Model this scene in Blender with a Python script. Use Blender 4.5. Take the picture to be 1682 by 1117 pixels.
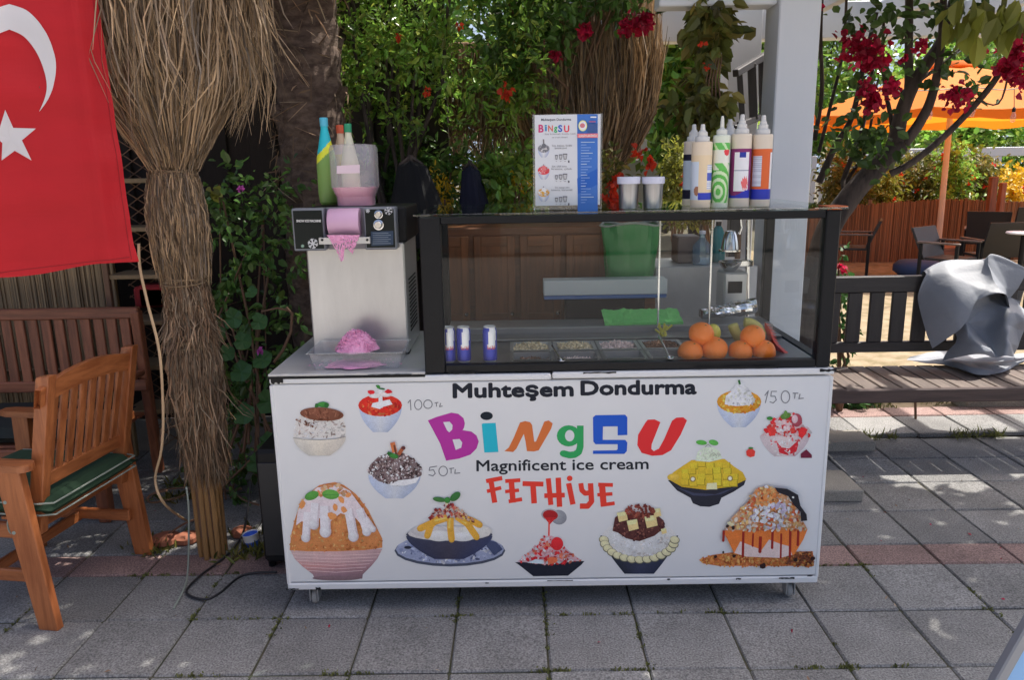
import bpy, bmesh, math, random
import numpy as np
from mathutils import Vector, Matrix, noise
random.seed(7); rng = np.random.default_rng(11)
R = math.radians; PI = math.pi
S = bpy.context.scene
for o in list(bpy.data.objects): bpy.data.objects.remove(o)
COL = S.collection
# ------------------------------------------------------------------ camera
CAM = np.array([0.0, -2.7115, 1.687]); FOC = 1264.0; PCX, PCY = 841.0, 558.5
M3 = np.array([[0.99984516, 0.00308731, -0.01732386], [-0.0162233, -0.21958461, -0.97545856], [-0.00681559, 0.97558857, -0.21950053]])
cam = bpy.data.cameras.new('camera'); camo = bpy.data.objects.new('camera', cam); COL.objects.link(camo)
cam.sensor_width = 36; cam.lens = FOC*36/1682; cam.clip_start = 0.05; cam.clip_end = 2000
camo.matrix_world = Matrix(((M3[0][0], -M3[1][0], -M3[2][0], CAM[0]), (M3[0][1], -M3[1][1], -M3[2][1], CAM[1]), (M3[0][2], -M3[1][2], -M3[2][2], CAM[2]), (0, 0, 0, 1)))
S.camera = camo
# ------------------------------------------------------------------ world, sun, exposure
SUN = Vector((0.86, 0.50, 1.75)).normalized()
w = bpy.data.worlds.new('World'); S.world = w; w.use_nodes = True
nt = w.node_tree; bg = nt.nodes['Background']
sky = nt.nodes.new('ShaderNodeTexSky'); sky.sky_type = 'NISHITA'; sky.sun_disc = False
sky.sun_elevation = math.asin(SUN.z); sky.sun_rotation = math.atan2(SUN.x, SUN.y)
sky.air_density = 0.6; sky.dust_density = 5.0; sky.ozone_density = 0.6
nt.links.new(sky.outputs[0], bg.inputs[0]); bg.inputs[1].default_value = 0.15
sl = bpy.data.lights.new('sun', 'SUN'); sl.energy = 3.6; sl.angle = R(0.53); sl.color = (1.0, 0.95, 0.87)
so = bpy.data.objects.new('sun', sl); COL.objects.link(so); so.rotation_euler = SUN.to_track_quat('Z', 'Y').to_euler()
S.view_settings.view_transform = 'Standard'; S.view_settings.look = 'None'; S.view_settings.gamma = 1
S.view_settings.exposure = 1.04
S.render.engine = 'CYCLES'
S.cycles.max_bounces = 8; S.cycles.transparent_max_bounces = 16; S.cycles.diffuse_bounces = 3; S.cycles.glossy_bounces = 3
S.cycles.caustics_reflective = False; S.cycles.caustics_refractive = False

# ------------------------------------------------------------------ helpers
def ray(px, py): return M3.T @ np.array([px-PCX, py-PCY, FOC])
def at(px, py, Y):                      # the point of the plane y = Y seen at a pixel of the photograph
    r = ray(px, py); return Vector(CAM + r*((Y-CAM[1])/r[1]))
def gz(px, py, Z):                      # the same on the level z = Z
    r = ray(px, py); return Vector(CAM + r*((Z-CAM[2])/r[2]))
def lin(c): c /= 255.0; return c/12.92 if c <= 0.04045 else ((c+0.055)/1.055)**2.4
def rgb(r, g, b, k=1.0): return (min(lin(r)*k, .9), min(lin(g)*k, .9), min(lin(b)*k, .9))
def pr(r, g, b):                        # pigment of a print seen in blue open shade
    return (min(lin(r)*1.58, .85), min(lin(g)*1.47, .85), min(lin(b)*1.34, .85))

class MB:
    """collects faces; build() links them as one mesh object"""
    def __init__(s): s.v = []; s.f = []; s.c = []; s.hascol = False
    def face(s, pts, col=None):
        n = len(s.v); s.v += [tuple(p) for p in pts]; s.f.append(tuple(range(n, n+len(pts))))
        s.c.append(col)
        if col is not None: s.hascol = True
    def raw(s, vs, fs, col=None):
        n = len(s.v); s.v += [tuple(p) for p in vs]
        for f in fs: s.f.append(tuple(i+n for i in f)); s.c.append(col)
        if col is not None: s.hascol = True
    def box(s, x0, x1, y0, y1, z0, z1, b=0.0, m=None, col=None):
        c = Vector(((x0+x1)/2, (y0+y1)/2, (z0+z1)/2)); h = ((x1-x0)/2, (y1-y0)/2, (z1-z0)/2)
        h = tuple(abs(t) for t in h)
        if b <= 0:
            vs = [Vector((c.x+sx*h[0], c.y+sy*h[1], c.z+sz*h[2])) for sx in (-1, 1) for sy in (-1, 1) for sz in (-1, 1)]
            fs = [(0, 1, 3, 2), (4, 6, 7, 5), (0, 4, 5, 1), (2, 3, 7, 6), (0, 2, 6, 4), (1, 5, 7, 3)]
        else:
            b = min(b, min(h)*0.45); vs = []; idx = {}
            for sx in (-1, 1):
                for sy in (-1, 1):
                    for sz in (-1, 1):
                        for a in range(3):
                            p = [h[0]-b, h[1]-b, h[2]-b]; p[a] = h[a]
                            idx[(sx, sy, sz, a)] = len(vs); vs.append(Vector((c.x+sx*p[0], c.y+sy*p[1], c.z+sz*p[2])))
            fs = []
            for a in range(3):
                o1, o2 = [(1, 2), (2, 0), (0, 1)][a]
                for sg in (-1, 1):
                    q = []
                    for (u, v) in ((-1, -1), (1, -1), (1, 1), (-1, 1)):
                        k = [0, 0, 0]; k[a] = sg; k[o1] = u; k[o2] = v; q.append(idx[(k[0], k[1], k[2], a)])
                    fs.append(tuple(q if sg > 0 else q[::-1]))
            for a in range(3):
                o1, o2 = [(1, 2), (2, 0), (0, 1)][a]
                for u in (-1, 1):
                    for v in (-1, 1):
                        def I(t, wch):
                            k = [0, 0, 0]; k[a] = t; k[o1] = u; k[o2] = v; return idx[(k[0], k[1], k[2], wch)]
                        q = [I(-1, o1), I(1, o1), I(1, o2), I(-1, o2)]
                        fs.append(tuple(q if u*v < 0 else q[::-1]))
            for sx in (-1, 1):
                for sy in (-1, 1):
                    for sz in (-1, 1):
                        q = [idx[(sx, sy, sz, a)] for a in range(3)]
                        fs.append(tuple(q if sx*sy*sz > 0 else q[::-1]))
        if m is not None: vs = [m @ v for v in vs]
        s.raw(vs, fs, col)
    def beam(s, p0, p1, w, d, b=0.003, up=(0, 0, 1), col=None):
        """board from p0 to p1, w across, d along the up direction"""
        p0 = Vector(p0); p1 = Vector(p1); z = (p1-p0); L = z.length; z.normalize()
        u = Vector(up)
        if abs(u.dot(z)) > 0.98: u = Vector((0, 1, 0))
        x = u.cross(z).normalized(); y = z.cross(x)
        m = Matrix(((x.x, y.x, z.x, p0.x), (x.y, y.y, z.y, p0.y), (x.z, y.z, z.z, p0.z), (0, 0, 0, 1)))
        s.box(-w/2, w/2, -d/2, d/2, 0, L, b, m, col)
    def tube(s, pts, rad, n=8, cap=True, col=None):
        pts = [Vector(p) for p in pts]; k = len(pts)
        if not hasattr(rad, '__len__'): rad = [rad]*k
        rings = []; ref = Vector((0.31, 0.17, 0.93))
        for i, p in enumerate(pts):
            t = (pts[min(i+1, k-1)]-pts[max(i-1, 0)]).normalized()
            if i == 0:
                if abs(t.dot(ref)) > .95: ref = Vector((1, 0, 0))
                x = (ref - t*ref.dot(t)).normalized()
            else: x = (x - t*x.dot(t)).normalized()
            y = t.cross(x)
            rings.append([p+(x*math.cos(2*PI*j/n)+y*math.sin(2*PI*j/n))*rad[i] for j in range(n)])
        vs = [v for r in rings for v in r]; fs = []
        for i in range(k-1):
            for j in range(n):
                a = i*n+j; b2 = i*n+(j+1) % n; fs.append((a, b2, b2+n, a+n))
        if cap: fs.append(tuple(range(n))[::-1]); fs.append(tuple(range((k-1)*n, k*n)))
        s.raw(vs, fs, col)
    def lathe(s, prof, n=24, c=(0, 0, 0), colfn=None, m=None, squash=None):
        """profile of (r, z) turned about z at c; colfn(angle, z) gives a colour"""
        c = Vector(c); k = len(prof)
        def P(r, z, j):
            a = 2*PI*j/n; x, y = r*math.cos(a), r*math.sin(a)
            if squash:
                e = squash; ca, sa = math.cos(a), math.sin(a)
                q = (abs(ca)**e + abs(sa)**e)**(-1/e); x, y = r*q*ca, r*q*sa
            v = Vector((x, y, z))
            if m is not None: v = m @ v
            return v+c
        base = len(s.v); s.v += [tuple(P(r, z, j)) for (r, z) in prof for j in range(n)]
        for i in range(k-1):
            for j in range(n):
                a = base+i*n+j; b2 = base+i*n+(j+1) % n
                s.f.append((a, b2, b2+n, a+n))
                s.c.append(colfn(2*PI*(j+.5)/n, (prof[i][1]+prof[i+1][1])/2) if colfn else None)
        if colfn: s.hascol = True
        for i, rev in ((0, True), (k-1, False)):
            if prof[i][0] > 1e-5:
                q = tuple(range(base+i*n, base+(i+1)*n)); s.f.append(q[::-1] if rev else q)
                s.c.append(colfn(0, prof[i][1]) if colfn else None)
    def build(s, name, mat, parent=None, smooth=False, kind=None, label=None):
        me = bpy.data.meshes.new(name); me.from_pydata(s.v, [], s.f)
        if s.hascol:
            at_ = me.attributes.new('Col', 'FLOAT_COLOR', 'CORNER'); arr = []
            for f, c in zip(s.f, s.c):
                if c is None: c = (.5, .5, .5)
                if isinstance(c[0], (tuple, list)):
                    for q in c: arr += [q[0], q[1], q[2], 1]
                else: arr += [c[0], c[1], c[2], 1]*len(f)
            at_.data.foreach_set('color', arr)
        if smooth: me.polygons.foreach_set('use_smooth', [True]*len(me.polygons))
        me.update(); me.materials.append(mat)
        o = bpy.data.objects.new(name, me); COL.objects.link(o)
        if parent is not None:
            o.parent = parent; o.matrix_parent_inverse = pinv(parent)
        if kind: o['kind'] = kind
        if label: o['label'] = label
        return o
def wmat(o):
    m = Matrix.LocRotScale(o.location, o.rotation_euler, o.scale)
    if o.parent is not None: m = wmat(o.parent) @ o.matrix_parent_inverse @ m
    return m
def pinv(o): return wmat(o).inverted()
def tag(o, label, cat, group=None, kind=None):
    o['label'] = label
    if cat: o['category'] = cat
    if group: o['group'] = group
    if kind: o['kind'] = kind
    return o
def thing(name, loc, label, cat, group=None):
    o = bpy.data.objects.new(name, None); COL.objects.link(o); o.location = loc; o.empty_display_size = .1
    return tag(o, label, cat, group)
def copy_tree(o, parent=None):
    c = o.copy(); COL.objects.link(c)
    if parent is not None: c.parent = parent; c.matrix_parent_inverse = o.matrix_parent_inverse.copy()
    for ch in [x for x in bpy.data.objects if x.parent == o]: copy_tree(ch, c)
    return c
def struct(o): o['kind'] = 'structure'; return o
def smooth_angle(o, deg=40):
    me = o.data; me.polygons.foreach_set('use_smooth', [True]*len(me.polygons))
    bm = bmesh.new(); bm.from_mesh(me); lim = R(deg)
    for e in bm.edges:
        if len(e.link_faces) == 2 and e.calc_face_angle(0) > lim: e.smooth = False
    bm.to_mesh(me); bm.free(); return o
# ---- materials
MATS = {}
def mat(name, col=(.5, .5, .5), rough=.5, metal=0.0, var=0.0, vscale=6.0, bump=0.0, bscale=60.0, stretch=(1, 1, 1), col2=None, obj_rand=0.0, attr=False, island=0.0, spec=None, transl=0.0, speck=0.0, spscale=300, alpha=None, coat=0.0, icol=None, world=False):
    m = bpy.data.materials.new(name); m.use_nodes = True; MATS[name] = m
    N = m.node_tree.nodes; L = m.node_tree.links; b = N['Principled BSDF']; out = N['Material Output']
    b.inputs['Roughness'].default_value = rough; b.inputs['Metallic'].default_value = metal
    if spec is not None: b.inputs['Specular IOR Level'].default_value = spec
    if coat: b.inputs['Coat Weight'].default_value = coat; b.inputs['Coat Roughness'].default_value = .08
    tc = N.new('ShaderNodeTexCoord'); mp = N.new('ShaderNodeMapping'); mp.inputs['Scale'].default_value = stretch
    src = tc.outputs['Object']
    if world: src = N.new('ShaderNodeNewGeometry').outputs['Position']
    L.new(src, mp.inputs['Vector'])
    if attr:
        a = N.new('ShaderNodeAttribute'); a.attribute_name = 'Col'; cur = a.outputs['Color']
    else:
        r = N.new('ShaderNodeRGB'); r.outputs[0].default_value = (*col, 1); cur = r.outputs[0]
    def mixc(fac, other, blend='MIX'):
        nonlocal cur
        x = N.new('ShaderNodeMix'); x.data_type = 'RGBA'; x.blend_type = blend
        if hasattr(fac, 'is_linked') or not isinstance(fac, (int, float)): L.new(fac, x.inputs[0])
        else: x.inputs[0].default_value = fac
        L.new(cur, x.inputs[6])
        if isinstance(other, tuple): x.inputs[7].default_value = (*other, 1)
        else: L.new(other, x.inputs[7])
        cur = x.outputs[2]
    def scalec(src, lo, hi, f0=0.0, f1=1.0):
        mr = N.new('ShaderNodeMapRange'); L.new(src, mr.inputs[0]); mr.inputs[1].default_value = f0; mr.inputs[2].default_value = f1; mr.inputs[3].default_value = lo; mr.inputs[4].default_value = hi
        cc = N.new('ShaderNodeCombineXYZ'); [L.new(mr.outputs[0], cc.inputs[i]) for i in range(3)]
        mixc(1.0, cc.outputs[0], 'MULTIPLY')
    if col2 is not None or var:
        n = N.new('ShaderNodeTexNoise'); n.inputs['Scale'].default_value = vscale; n.inputs['Detail'].default_value = 6; n.inputs['Roughness'].default_value = .65
        L.new(mp.outputs[0], n.inputs['Vector'])
        if col2 is not None:
            cr = N.new('ShaderNodeMapRange'); cr.inputs[1].default_value = .38; cr.inputs[2].default_value = .62; L.new(n.outputs[0], cr.inputs[0]); mixc(cr.outputs[0], col2)
        if var: scalec(n.outputs[0], 1-var, 1+var)
    if speck:
        n2 = N.new('ShaderNodeTexNoise'); n2.inputs['Scale'].default_value = spscale; n2.inputs['Detail'].default_value = 2; L.new(src, n2.inputs['Vector'])
        scalec(n2.outputs[0], 1-speck, 1+speck, .3, .7)
    if obj_rand:
        oi = N.new('ShaderNodeObjectInfo'); scalec(oi.outputs['Random'], 1-obj_rand, 1+obj_rand)
    if icol is not None:
        g2 = N.new('ShaderNodeNewGeometry'); m1 = N.new('ShaderNodeMath'); m1.operation = 'MULTIPLY'; m1.inputs[1].default_value = 17.31; L.new(g2.outputs['Random Per Island'], m1.inputs[0])
        m2 = N.new('ShaderNodeMath'); m2.operation = 'FRACT'; L.new(m1.outputs[0], m2.inputs[0]); m3 = N.new('ShaderNodeMath'); m3.operation = 'POWER'; m3.inputs[1].default_value = 2.0; L.new(m2.outputs[0], m3.inputs[0]); mixc(m3.outputs[0], icol)
    if island:
        g = N.new('ShaderNodeNewGeometry'); scalec(g.outputs['Random Per Island'], 1-island, 1+island)
    L.new(cur, b.inputs['Base Color'])
    if bump:
        n3 = N.new('ShaderNodeTexNoise'); n3.inputs['Scale'].default_value = bscale; n3.inputs['Detail'].default_value = 4; L.new(mp.outputs[0], n3.inputs['Vector'])
        bp = N.new('ShaderNodeBump'); bp.inputs['Strength'].default_value = min(bump, 1); bp.inputs['Distance'].default_value = .004; L.new(n3.outputs[0], bp.inputs['Height']); L.new(bp.outputs[0], b.inputs['Normal'])
    if transl:
        t = N.new('ShaderNodeBsdfTranslucent'); L.new(cur, t.inputs[0]); ms = N.new('ShaderNodeMixShader'); ms.inputs[0].default_value = transl
        L.new(b.outputs[0], ms.inputs[1]); L.new(t.outputs[0], ms.inputs[2]); L.new(ms.outputs[0], out.inputs[0])
    if alpha is not None: b.inputs['Alpha'].default_value = alpha
    return m
def glassmat(name, tint=(.93, .97, .95), ior=1.5, rough=0.0, haze=0.0, hazecol=(.8, .8, .8)):
    m = bpy.data.materials.new(name); m.use_nodes = True; N = m.node_tree.nodes; L = m.node_tree.links
    N.remove(N['Principled BSDF']); out = N['Material Output']
    t = N.new('ShaderNodeBsdfTransparent'); t.inputs[0].default_value = (*tint, 1)
    g = N.new('ShaderNodeBsdfGlossy'); g.inputs['Roughness'].default_value = rough; g.inputs['Color'].default_value = (1, 1, 1, 1)
    lw = N.new('ShaderNodeLayerWeight'); lw.inputs['Blend'].default_value = .5; pw = N.new('ShaderNodeMath'); pw.operation = 'POWER'; pw.inputs[1].default_value = 5; L.new(lw.outputs['Facing'], pw.inputs[0])
    f0 = 2*((ior-1)/(ior+1))**2; f = N.new('ShaderNodeMapRange'); f.inputs[3].default_value = f0; f.inputs[4].default_value = .8; L.new(pw.outputs[0], f.inputs[0])
    ms = N.new('ShaderNodeMixShader'); L.new(f.outputs[0], ms.inputs[0]); L.new(t.outputs[0], ms.inputs[1]); L.new(g.outputs[0], ms.inputs[2])
    last = ms.outputs[0]
    if haze:
        d = N.new('ShaderNodeBsdfDiffuse'); d.inputs[0].default_value = (*hazecol, 1); m2 = N.new('ShaderNodeMixShader'); m2.inputs[0].default_value = haze
        L.new(last, m2.inputs[1]); L.new(d.outputs[0], m2.inputs[2]); last = m2.outputs[0]
    L.new(last, out.inputs[0]); return m
# ---- text as flat meshes
_fc = {}
def text2d(s, bold=0.0, shear=0.0):
    """returns (verts, faces, width) of the string at size 1, baseline 0"""
    key = (s, bold, shear)
    if key in _fc: return _fc[key]
    cu = bpy.data.curves.new('t', 'FONT'); cu.body = s; cu.size = 1; cu.offset = bold; cu.shear = shear; cu.resolution_u = 3
    o = bpy.data.objects.new('t', cu); COL.objects.link(o)
    bpy.context.view_layer.update()
    me = o.to_mesh(); vs = [(v.co.x, v.co.y) for v in me.vertices]; fs = [tuple(p.vertices) for p in me.polygons]
    o.to_mesh_clear(); bpy.data.objects.remove(o); bpy.data.curves.remove(cu)
    wd = (min(v[0] for v in vs), max(v[0] for v in vs)) if vs else (0, 0)
    _fc[key] = (vs, fs, wd); return _fc[key]

class Pic:
    """a flat print: polygons in picture units stacked a hair apart on a surface given by fn(u, v, height)"""
    def __init__(s, fn, step=1.4e-5, base=6e-4): s.fn = fn; s.mb = MB(); s.h = base; s.step = step; s.rnd = random.Random(5)
    shaded = False
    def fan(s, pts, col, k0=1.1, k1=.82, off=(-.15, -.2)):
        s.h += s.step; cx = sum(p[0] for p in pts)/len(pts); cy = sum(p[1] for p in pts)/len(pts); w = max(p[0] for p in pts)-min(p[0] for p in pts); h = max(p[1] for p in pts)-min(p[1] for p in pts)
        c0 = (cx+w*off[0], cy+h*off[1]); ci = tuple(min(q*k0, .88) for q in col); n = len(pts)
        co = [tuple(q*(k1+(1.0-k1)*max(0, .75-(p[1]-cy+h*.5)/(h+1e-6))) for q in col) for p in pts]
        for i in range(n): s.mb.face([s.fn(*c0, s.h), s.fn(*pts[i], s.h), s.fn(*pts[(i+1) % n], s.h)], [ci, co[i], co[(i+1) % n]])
    def poly(s, pts, col):
        s.h += s.step; s.mb.face([s.fn(u, v, s.h) for (u, v) in pts], col)
    def ell(s, cx, cy, rx, ry, col, rot=0, n=20, a0=0, a1=360):
        pts = []; full = (a1-a0) >= 360
        for i in range(n if full else n+1):
            a = R(a0+(a1-a0)*i/n); x, y = rx*math.cos(a), ry*math.sin(a)
            pts.append((cx+x*math.cos(rot)-y*math.sin(rot), cy+x*math.sin(rot)+y*math.cos(rot)))
        if s.shaded and min(rx, ry) > 3: s.fan(pts, col)
        else: s.poly(pts, col)
    def blob(s, cx, cy, r, col, asp=1.0, rot=None):
        r0 = s.rnd; rot = r0.random()*6.28 if rot is None else rot; pts = []
        for i in range(7):
            a = 2*PI*i/7; q = r*(0.7+.5*r0.random()); x, y = q*math.cos(a), q*asp*math.sin(a)
            pts.append((cx+x*math.cos(rot)-y*math.sin(rot), cy+x*math.sin(rot)+y*math.cos(rot)))
        s.poly(pts, col)
    def scatter(s, n, fn, r0, r1, pal, asp=.7):
        pts = [fn(s.rnd) for _ in range(int(n*2.1))]; xa = min(p[0] for p in pts); xb = max(p[0] for p in pts)+1e-6; ya = min(p[1] for p in pts); yb = max(p[1] for p in pts)+1e-6
        for (x, y) in pts:
            c = s.rnd.choice(pal); u, v = (x-xa)/(xb-xa), (y-ya)/(yb-ya); k = (.72+.5*s.rnd.random())*(1.16-.34*u**1.5-.16*v)
            s.blob(x, y, (r0+(r1-r0)*s.rnd.random()**1.6)*.88, tuple(min(q*k, .85) for q in c), asp)
    def grid(s, rows, cols):
        """rows: list of (xl, xr, y); cols: row colours: list of (left, mid, right)"""
        s.h += s.step; n = 8
        def cc(tr, t):
            a, b, c = tr
            return tuple(a[i]+(b[i]-a[i])*t*2 for i in range(3)) if t < .5 else tuple(b[i]+(c[i]-b[i])*(t*2-1) for i in range(3))
        for i in range(len(rows)-1):
            (l0, r0, y0), (l1, r1, y1) = rows[i], rows[i+1]
            for j in range(n):
                t0, t1 = j/n, (j+1)/n
                s.mb.face([s.fn(l0+(r0-l0)*t0, y0 if not callable(y0) else y0(t0), s.h), s.fn(l1+(r1-l1)*t0, y1 if not callable(y1) else y1(t0), s.h), s.fn(l1+(r1-l1)*t1, y1 if not callable(y1) else y1(t1), s.h), s.fn(l0+(r0-l0)*t1, y0 if not callable(y0) else y0(t1), s.h)],
                          [cc(cols[i], t0), cc(cols[i+1], t0), cc(cols[i+1], t1), cc(cols[i], t1)])
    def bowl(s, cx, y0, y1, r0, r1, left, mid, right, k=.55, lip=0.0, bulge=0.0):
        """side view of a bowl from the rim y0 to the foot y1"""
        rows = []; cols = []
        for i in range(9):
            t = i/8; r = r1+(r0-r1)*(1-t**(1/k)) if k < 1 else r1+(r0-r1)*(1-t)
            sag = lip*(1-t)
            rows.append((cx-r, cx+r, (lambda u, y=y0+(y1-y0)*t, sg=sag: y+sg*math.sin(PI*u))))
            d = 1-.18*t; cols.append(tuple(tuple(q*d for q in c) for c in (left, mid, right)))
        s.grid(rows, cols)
    def stroke(s, pts, w, col):
        for i in range(len(pts)-1):
            (x0, y0), (x1, y1) = pts[i], pts[i+1]; d = math.hypot(x1-x0, y1-y0) or 1; nx, ny = -(y1-y0)/d*w/2, (x1-x0)/d*w/2
            s.poly([(x0+nx, y0+ny), (x1+nx, y1+ny), (x1-nx, y1-ny), (x0-nx, y0-ny)], col)
            if i > 0: s.ell(x0, y0, w/2, w/2, col, n=10)
    def text(s, t, x0, y0, x1, y1, col, bold=0.0, h=None, shear=0.0, fat=0.0):
        """text with its baseline from (x0, y0) to (x1, y1) (picture v grows downward); h = height of one em"""
        vs, fs, (a, b) = text2d(t, bold, shear); k = math.hypot(x1-x0, y1-y0)/(b-a); e = (h if h else k); k_ = k
        dx, dy = (x1-x0)/(b-a), (y1-y0)/(b-a); s.h += s.step
        P = [s.fn(x0+dx*(x-a)+y*e*dy/k, y0+dy*(x-a)-y*e, s.h) for (x, y) in vs]
        s.mb.raw(P, fs, col)
        if fat:
            for k in range(8):
                a_ = 2*PI*k/8; s.h += s.step*.5; ox, oy = fat*math.cos(a_), fat*math.sin(a_)
                s.mb.raw([s.fn(x0+dx*(x-a)+y*e*dy/k_+ox, y0+dy*(x-a)-y*e+oy, s.h) for (x, y) in vs], fs, col)
    def build(s, name, mt, parent, label=None): return s.mb.build(name, mt, parent, label=label)
# ------------------------------------------------------------------ materials
m_tile = mat('paving', rgb(126, 125, 123), .9, var=.55, vscale=3.3, speck=.5, spscale=150, world=True, bump=.6, bscale=200, obj_rand=.16)
m_red = mat('red_paving', rgb(138, 114, 108), .9, var=.5, vscale=4, speck=.5, spscale=150, world=True, bump=.5, bscale=240, obj_rand=.12)
m_conc = mat('concrete', rgb(150, 145, 135), .9, var=.25, vscale=9, speck=.3, spscale=200, bump=.5, bscale=150)
m_soil = mat('soil', rgb(92, 84, 66), .95, col2=rgb(70, 66, 50), vscale=14, bump=.8, bscale=70)
m_dirt = mat('sandy_dirt', rgb(150, 133, 108), .95, col2=rgb(112, 100, 72), vscale=6, var=.2, bump=.8, bscale=60)
m_white = mat('white_panel', (.76, .76, .75), .42, var=.07, vscale=2.2, spec=.3)
m_print = mat('print', attr=True, rough=.5, spec=.12)
m_photo = mat('photo_print', attr=True, rough=.5, spec=.12, var=.22, vscale=40, speck=.10, spscale=220)
m_black = mat('black_metal', (.009, .0095, .011), .42, var=.2, vscale=20, spec=.22)
m_blackp = mat('black_plastic', (.009, .009, .010), .5, var=.2, vscale=30, spec=.25)
m_steel = mat('brushed_steel', (.54, .54, .53), .34, metal=.6, var=.2, vscale=7, stretch=(2, 2, .5))  # colour noise stands in for uneven vertical reflections
m_steel2 = mat('worktop_steel', (.50, .50, .49), .42, metal=.25, var=.18, vscale=9)
m_chrome = mat('polished_steel', (.62, .62, .62), .16, metal=1)
m_glass = glassmat('case_glass', (.95, .975, .965), 1.22)
m_sideglass = glassmat('side_glass', (.95, .975, .965), 1.10)
m_topglass = glassmat('dark_top_glass', (.86, .93, .90), 1.5)
m_acryl = glassmat('clear_acrylic', (.95, .97, .98), 1.45, .02, .05)
m_cloud = glassmat('clouded_plastic', (.93, .92, .93), 1.35, .12, .22, (.86, .84, .87))
m_tray = glassmat('clear_tray_plastic', (.84, .84, .86), 1.45, .06, .16, (.7, .7, .72))
def wood(name, c, c2, ax, r=.45, rnd=.14):
    st = [14, 14, 14]; st[ax] = 1.1
    return mat(name, c, r, col2=c2, var=.22, vscale=3.0, stretch=tuple(st), bump=.15, bscale=12, obj_rand=rnd)
TW = (rgb(184, 112, 66), rgb(142, 80, 44)); DW = (rgb(158, 98, 70), rgb(116, 70, 50))
m_teak = [wood('teak_%d' % i, TW[0], TW[1], i, .4) for i in range(3)]
m_dark = [wood('weathered_teak_%d' % i, DW[0], DW[1], i, .5) for i in range(3)]
m_bb = [wood('stained_black_wood_%d' % i, rgb(58, 54, 54), rgb(44, 41, 42), i, .5, .1) for i in range(3)]
m_seatw = wood('grey_brown_boards', rgb(118, 104, 96), rgb(88, 76, 70), 1, .6)
m_cab = [wood('cabinet_wood_%d' % i, rgb(128, 76, 38), rgb(98, 56, 26), i, .45) for i in range(3)]
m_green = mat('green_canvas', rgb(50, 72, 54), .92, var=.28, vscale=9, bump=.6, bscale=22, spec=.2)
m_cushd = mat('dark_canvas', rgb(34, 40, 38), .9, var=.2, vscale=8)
m_pipe = mat('pale_piping', rgb(150, 158, 146), .8)
m_straw = mat('straw', rgb(170, 142, 108), .75, island=.6, var=.3, vscale=9, transl=.12, icol=rgb(120, 108, 96))
m_straw2 = mat('brown_straw', rgb(140, 110, 84), .8, island=.62, var=.3, vscale=9, transl=.1, icol=rgb(150, 134, 112))
m_cane = mat('cane', rgb(152, 114, 70), .6, island=.4, var=.25, vscale=30, stretch=(1, 1, .1))
m_reed = mat('reed', rgb(150, 128, 96), .8, island=.45, var=.3, vscale=25, stretch=(1, 1, .08))
m_reedr = mat('red_reed', rgb(132, 94, 66), .8, island=.5, var=.3, vscale=4, stretch=(1, 1, .3))
m_flag = mat('red_flag_cloth', (.62, .012, .020), .7, var=.10, vscale=5, transl=.3, bump=.5, bscale=7, stretch=(1, 1, 2.5))
m_flagw = mat('white_flag_cloth', (.74, .74, .75), .75, transl=.2)
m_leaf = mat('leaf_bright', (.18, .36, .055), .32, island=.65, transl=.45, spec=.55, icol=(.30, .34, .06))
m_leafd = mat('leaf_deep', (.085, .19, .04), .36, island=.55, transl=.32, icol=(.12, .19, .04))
m_leafy = mat('leaf_yellow_green', (.24, .25, .04), .5, island=.5, transl=.4)
m_leafo = mat('leaf_olive', (.13, .15, .03), .45, island=.55, transl=.35, icol=(.26, .20, .05))
m_leafb = mat('leaf_bougainvillea', (.07, .13, .03), .45, island=.5, transl=.35)
m_leafg = mat('leaf_geranium', (.055, .15, .035), .5, island=.35, transl=.3, var=.3, vscale=40)
m_grass = mat('grass', (.16, .17, .05), .7, island=.5, transl=.3)
m_redfl = mat('bract_red', (.55, .012, .07), .55, island=.45, transl=.4, icol=(.40, .006, .03))
m_orfl = mat('flower_orange_red', (.75, .06, .02), .5, island=.3, transl=.3)
m_pinkfl = mat('flower_pink', (.55, .10, .45), .5, island=.3, transl=.3)
m_yelfl = mat('flower_yellow', (.75, .5, .03), .5, island=.35, transl=.3)
m_bark = mat('bark', rgb(90, 78, 71), .9, col2=rgb(56, 48, 45), vscale=16, stretch=(1, 1, .25), bump=1, bscale=40)
m_palmbark = mat('palm_bark', rgb(112, 94, 82), .95, col2=rgb(74, 58, 50), vscale=14, stretch=(1, 1, 2), bump=1, bscale=45)
m_stem = mat('stem_brown', rgb(120, 92, 72), .85, var=.3, vscale=30)
m_pale = mat('white_paint', (.70, .71, .73), .55, var=.06, vscale=4, bump=.15, bscale=30, stretch=(1, 1, .1))
m_tarp = mat('grey_tarp', rgb(138, 142, 149), .6, var=.14, vscale=7, bump=.35, bscale=45)
m_orange = mat('orange_canvas', (.88, .27, .02), .75, transl=.5, var=.12, vscale=1.5)
m_polew = mat('pale_pole_wood', rgb(220, 188, 160), .55, var=.15, vscale=10, stretch=(8, 8, .5))
m_rattan = mat('dark_rattan', rgb(44, 44, 46), .55, var=.2, vscale=150, bump=.5, bscale=250)
m_blue = mat('blue_fabric', rgb(60, 78, 112), .85, var=.15, vscale=8)
m_bluep = mat('pale_blue_panel', rgb(128, 176, 226), .35)
m_alu = mat('grey_aluminium', rgb(130, 134, 142), .4, metal=.4)
m_cable = mat('black_cable', (.02, .02, .022), .5)
m_cord = mat('pale_cord', rgb(190, 160, 124), .6)
m_pink = mat('pink_snow', (.88, .40, .62), .85, var=.12, vscale=60, bump=1, bscale=160, speck=.2, spscale=500)
m_pinkd = mat('pink_drum', (.72, .44, .60), .35, var=.06, vscale=8)
m_pinkliq = mat('pink_liquid', (.85, .30, .42), .25)
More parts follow.
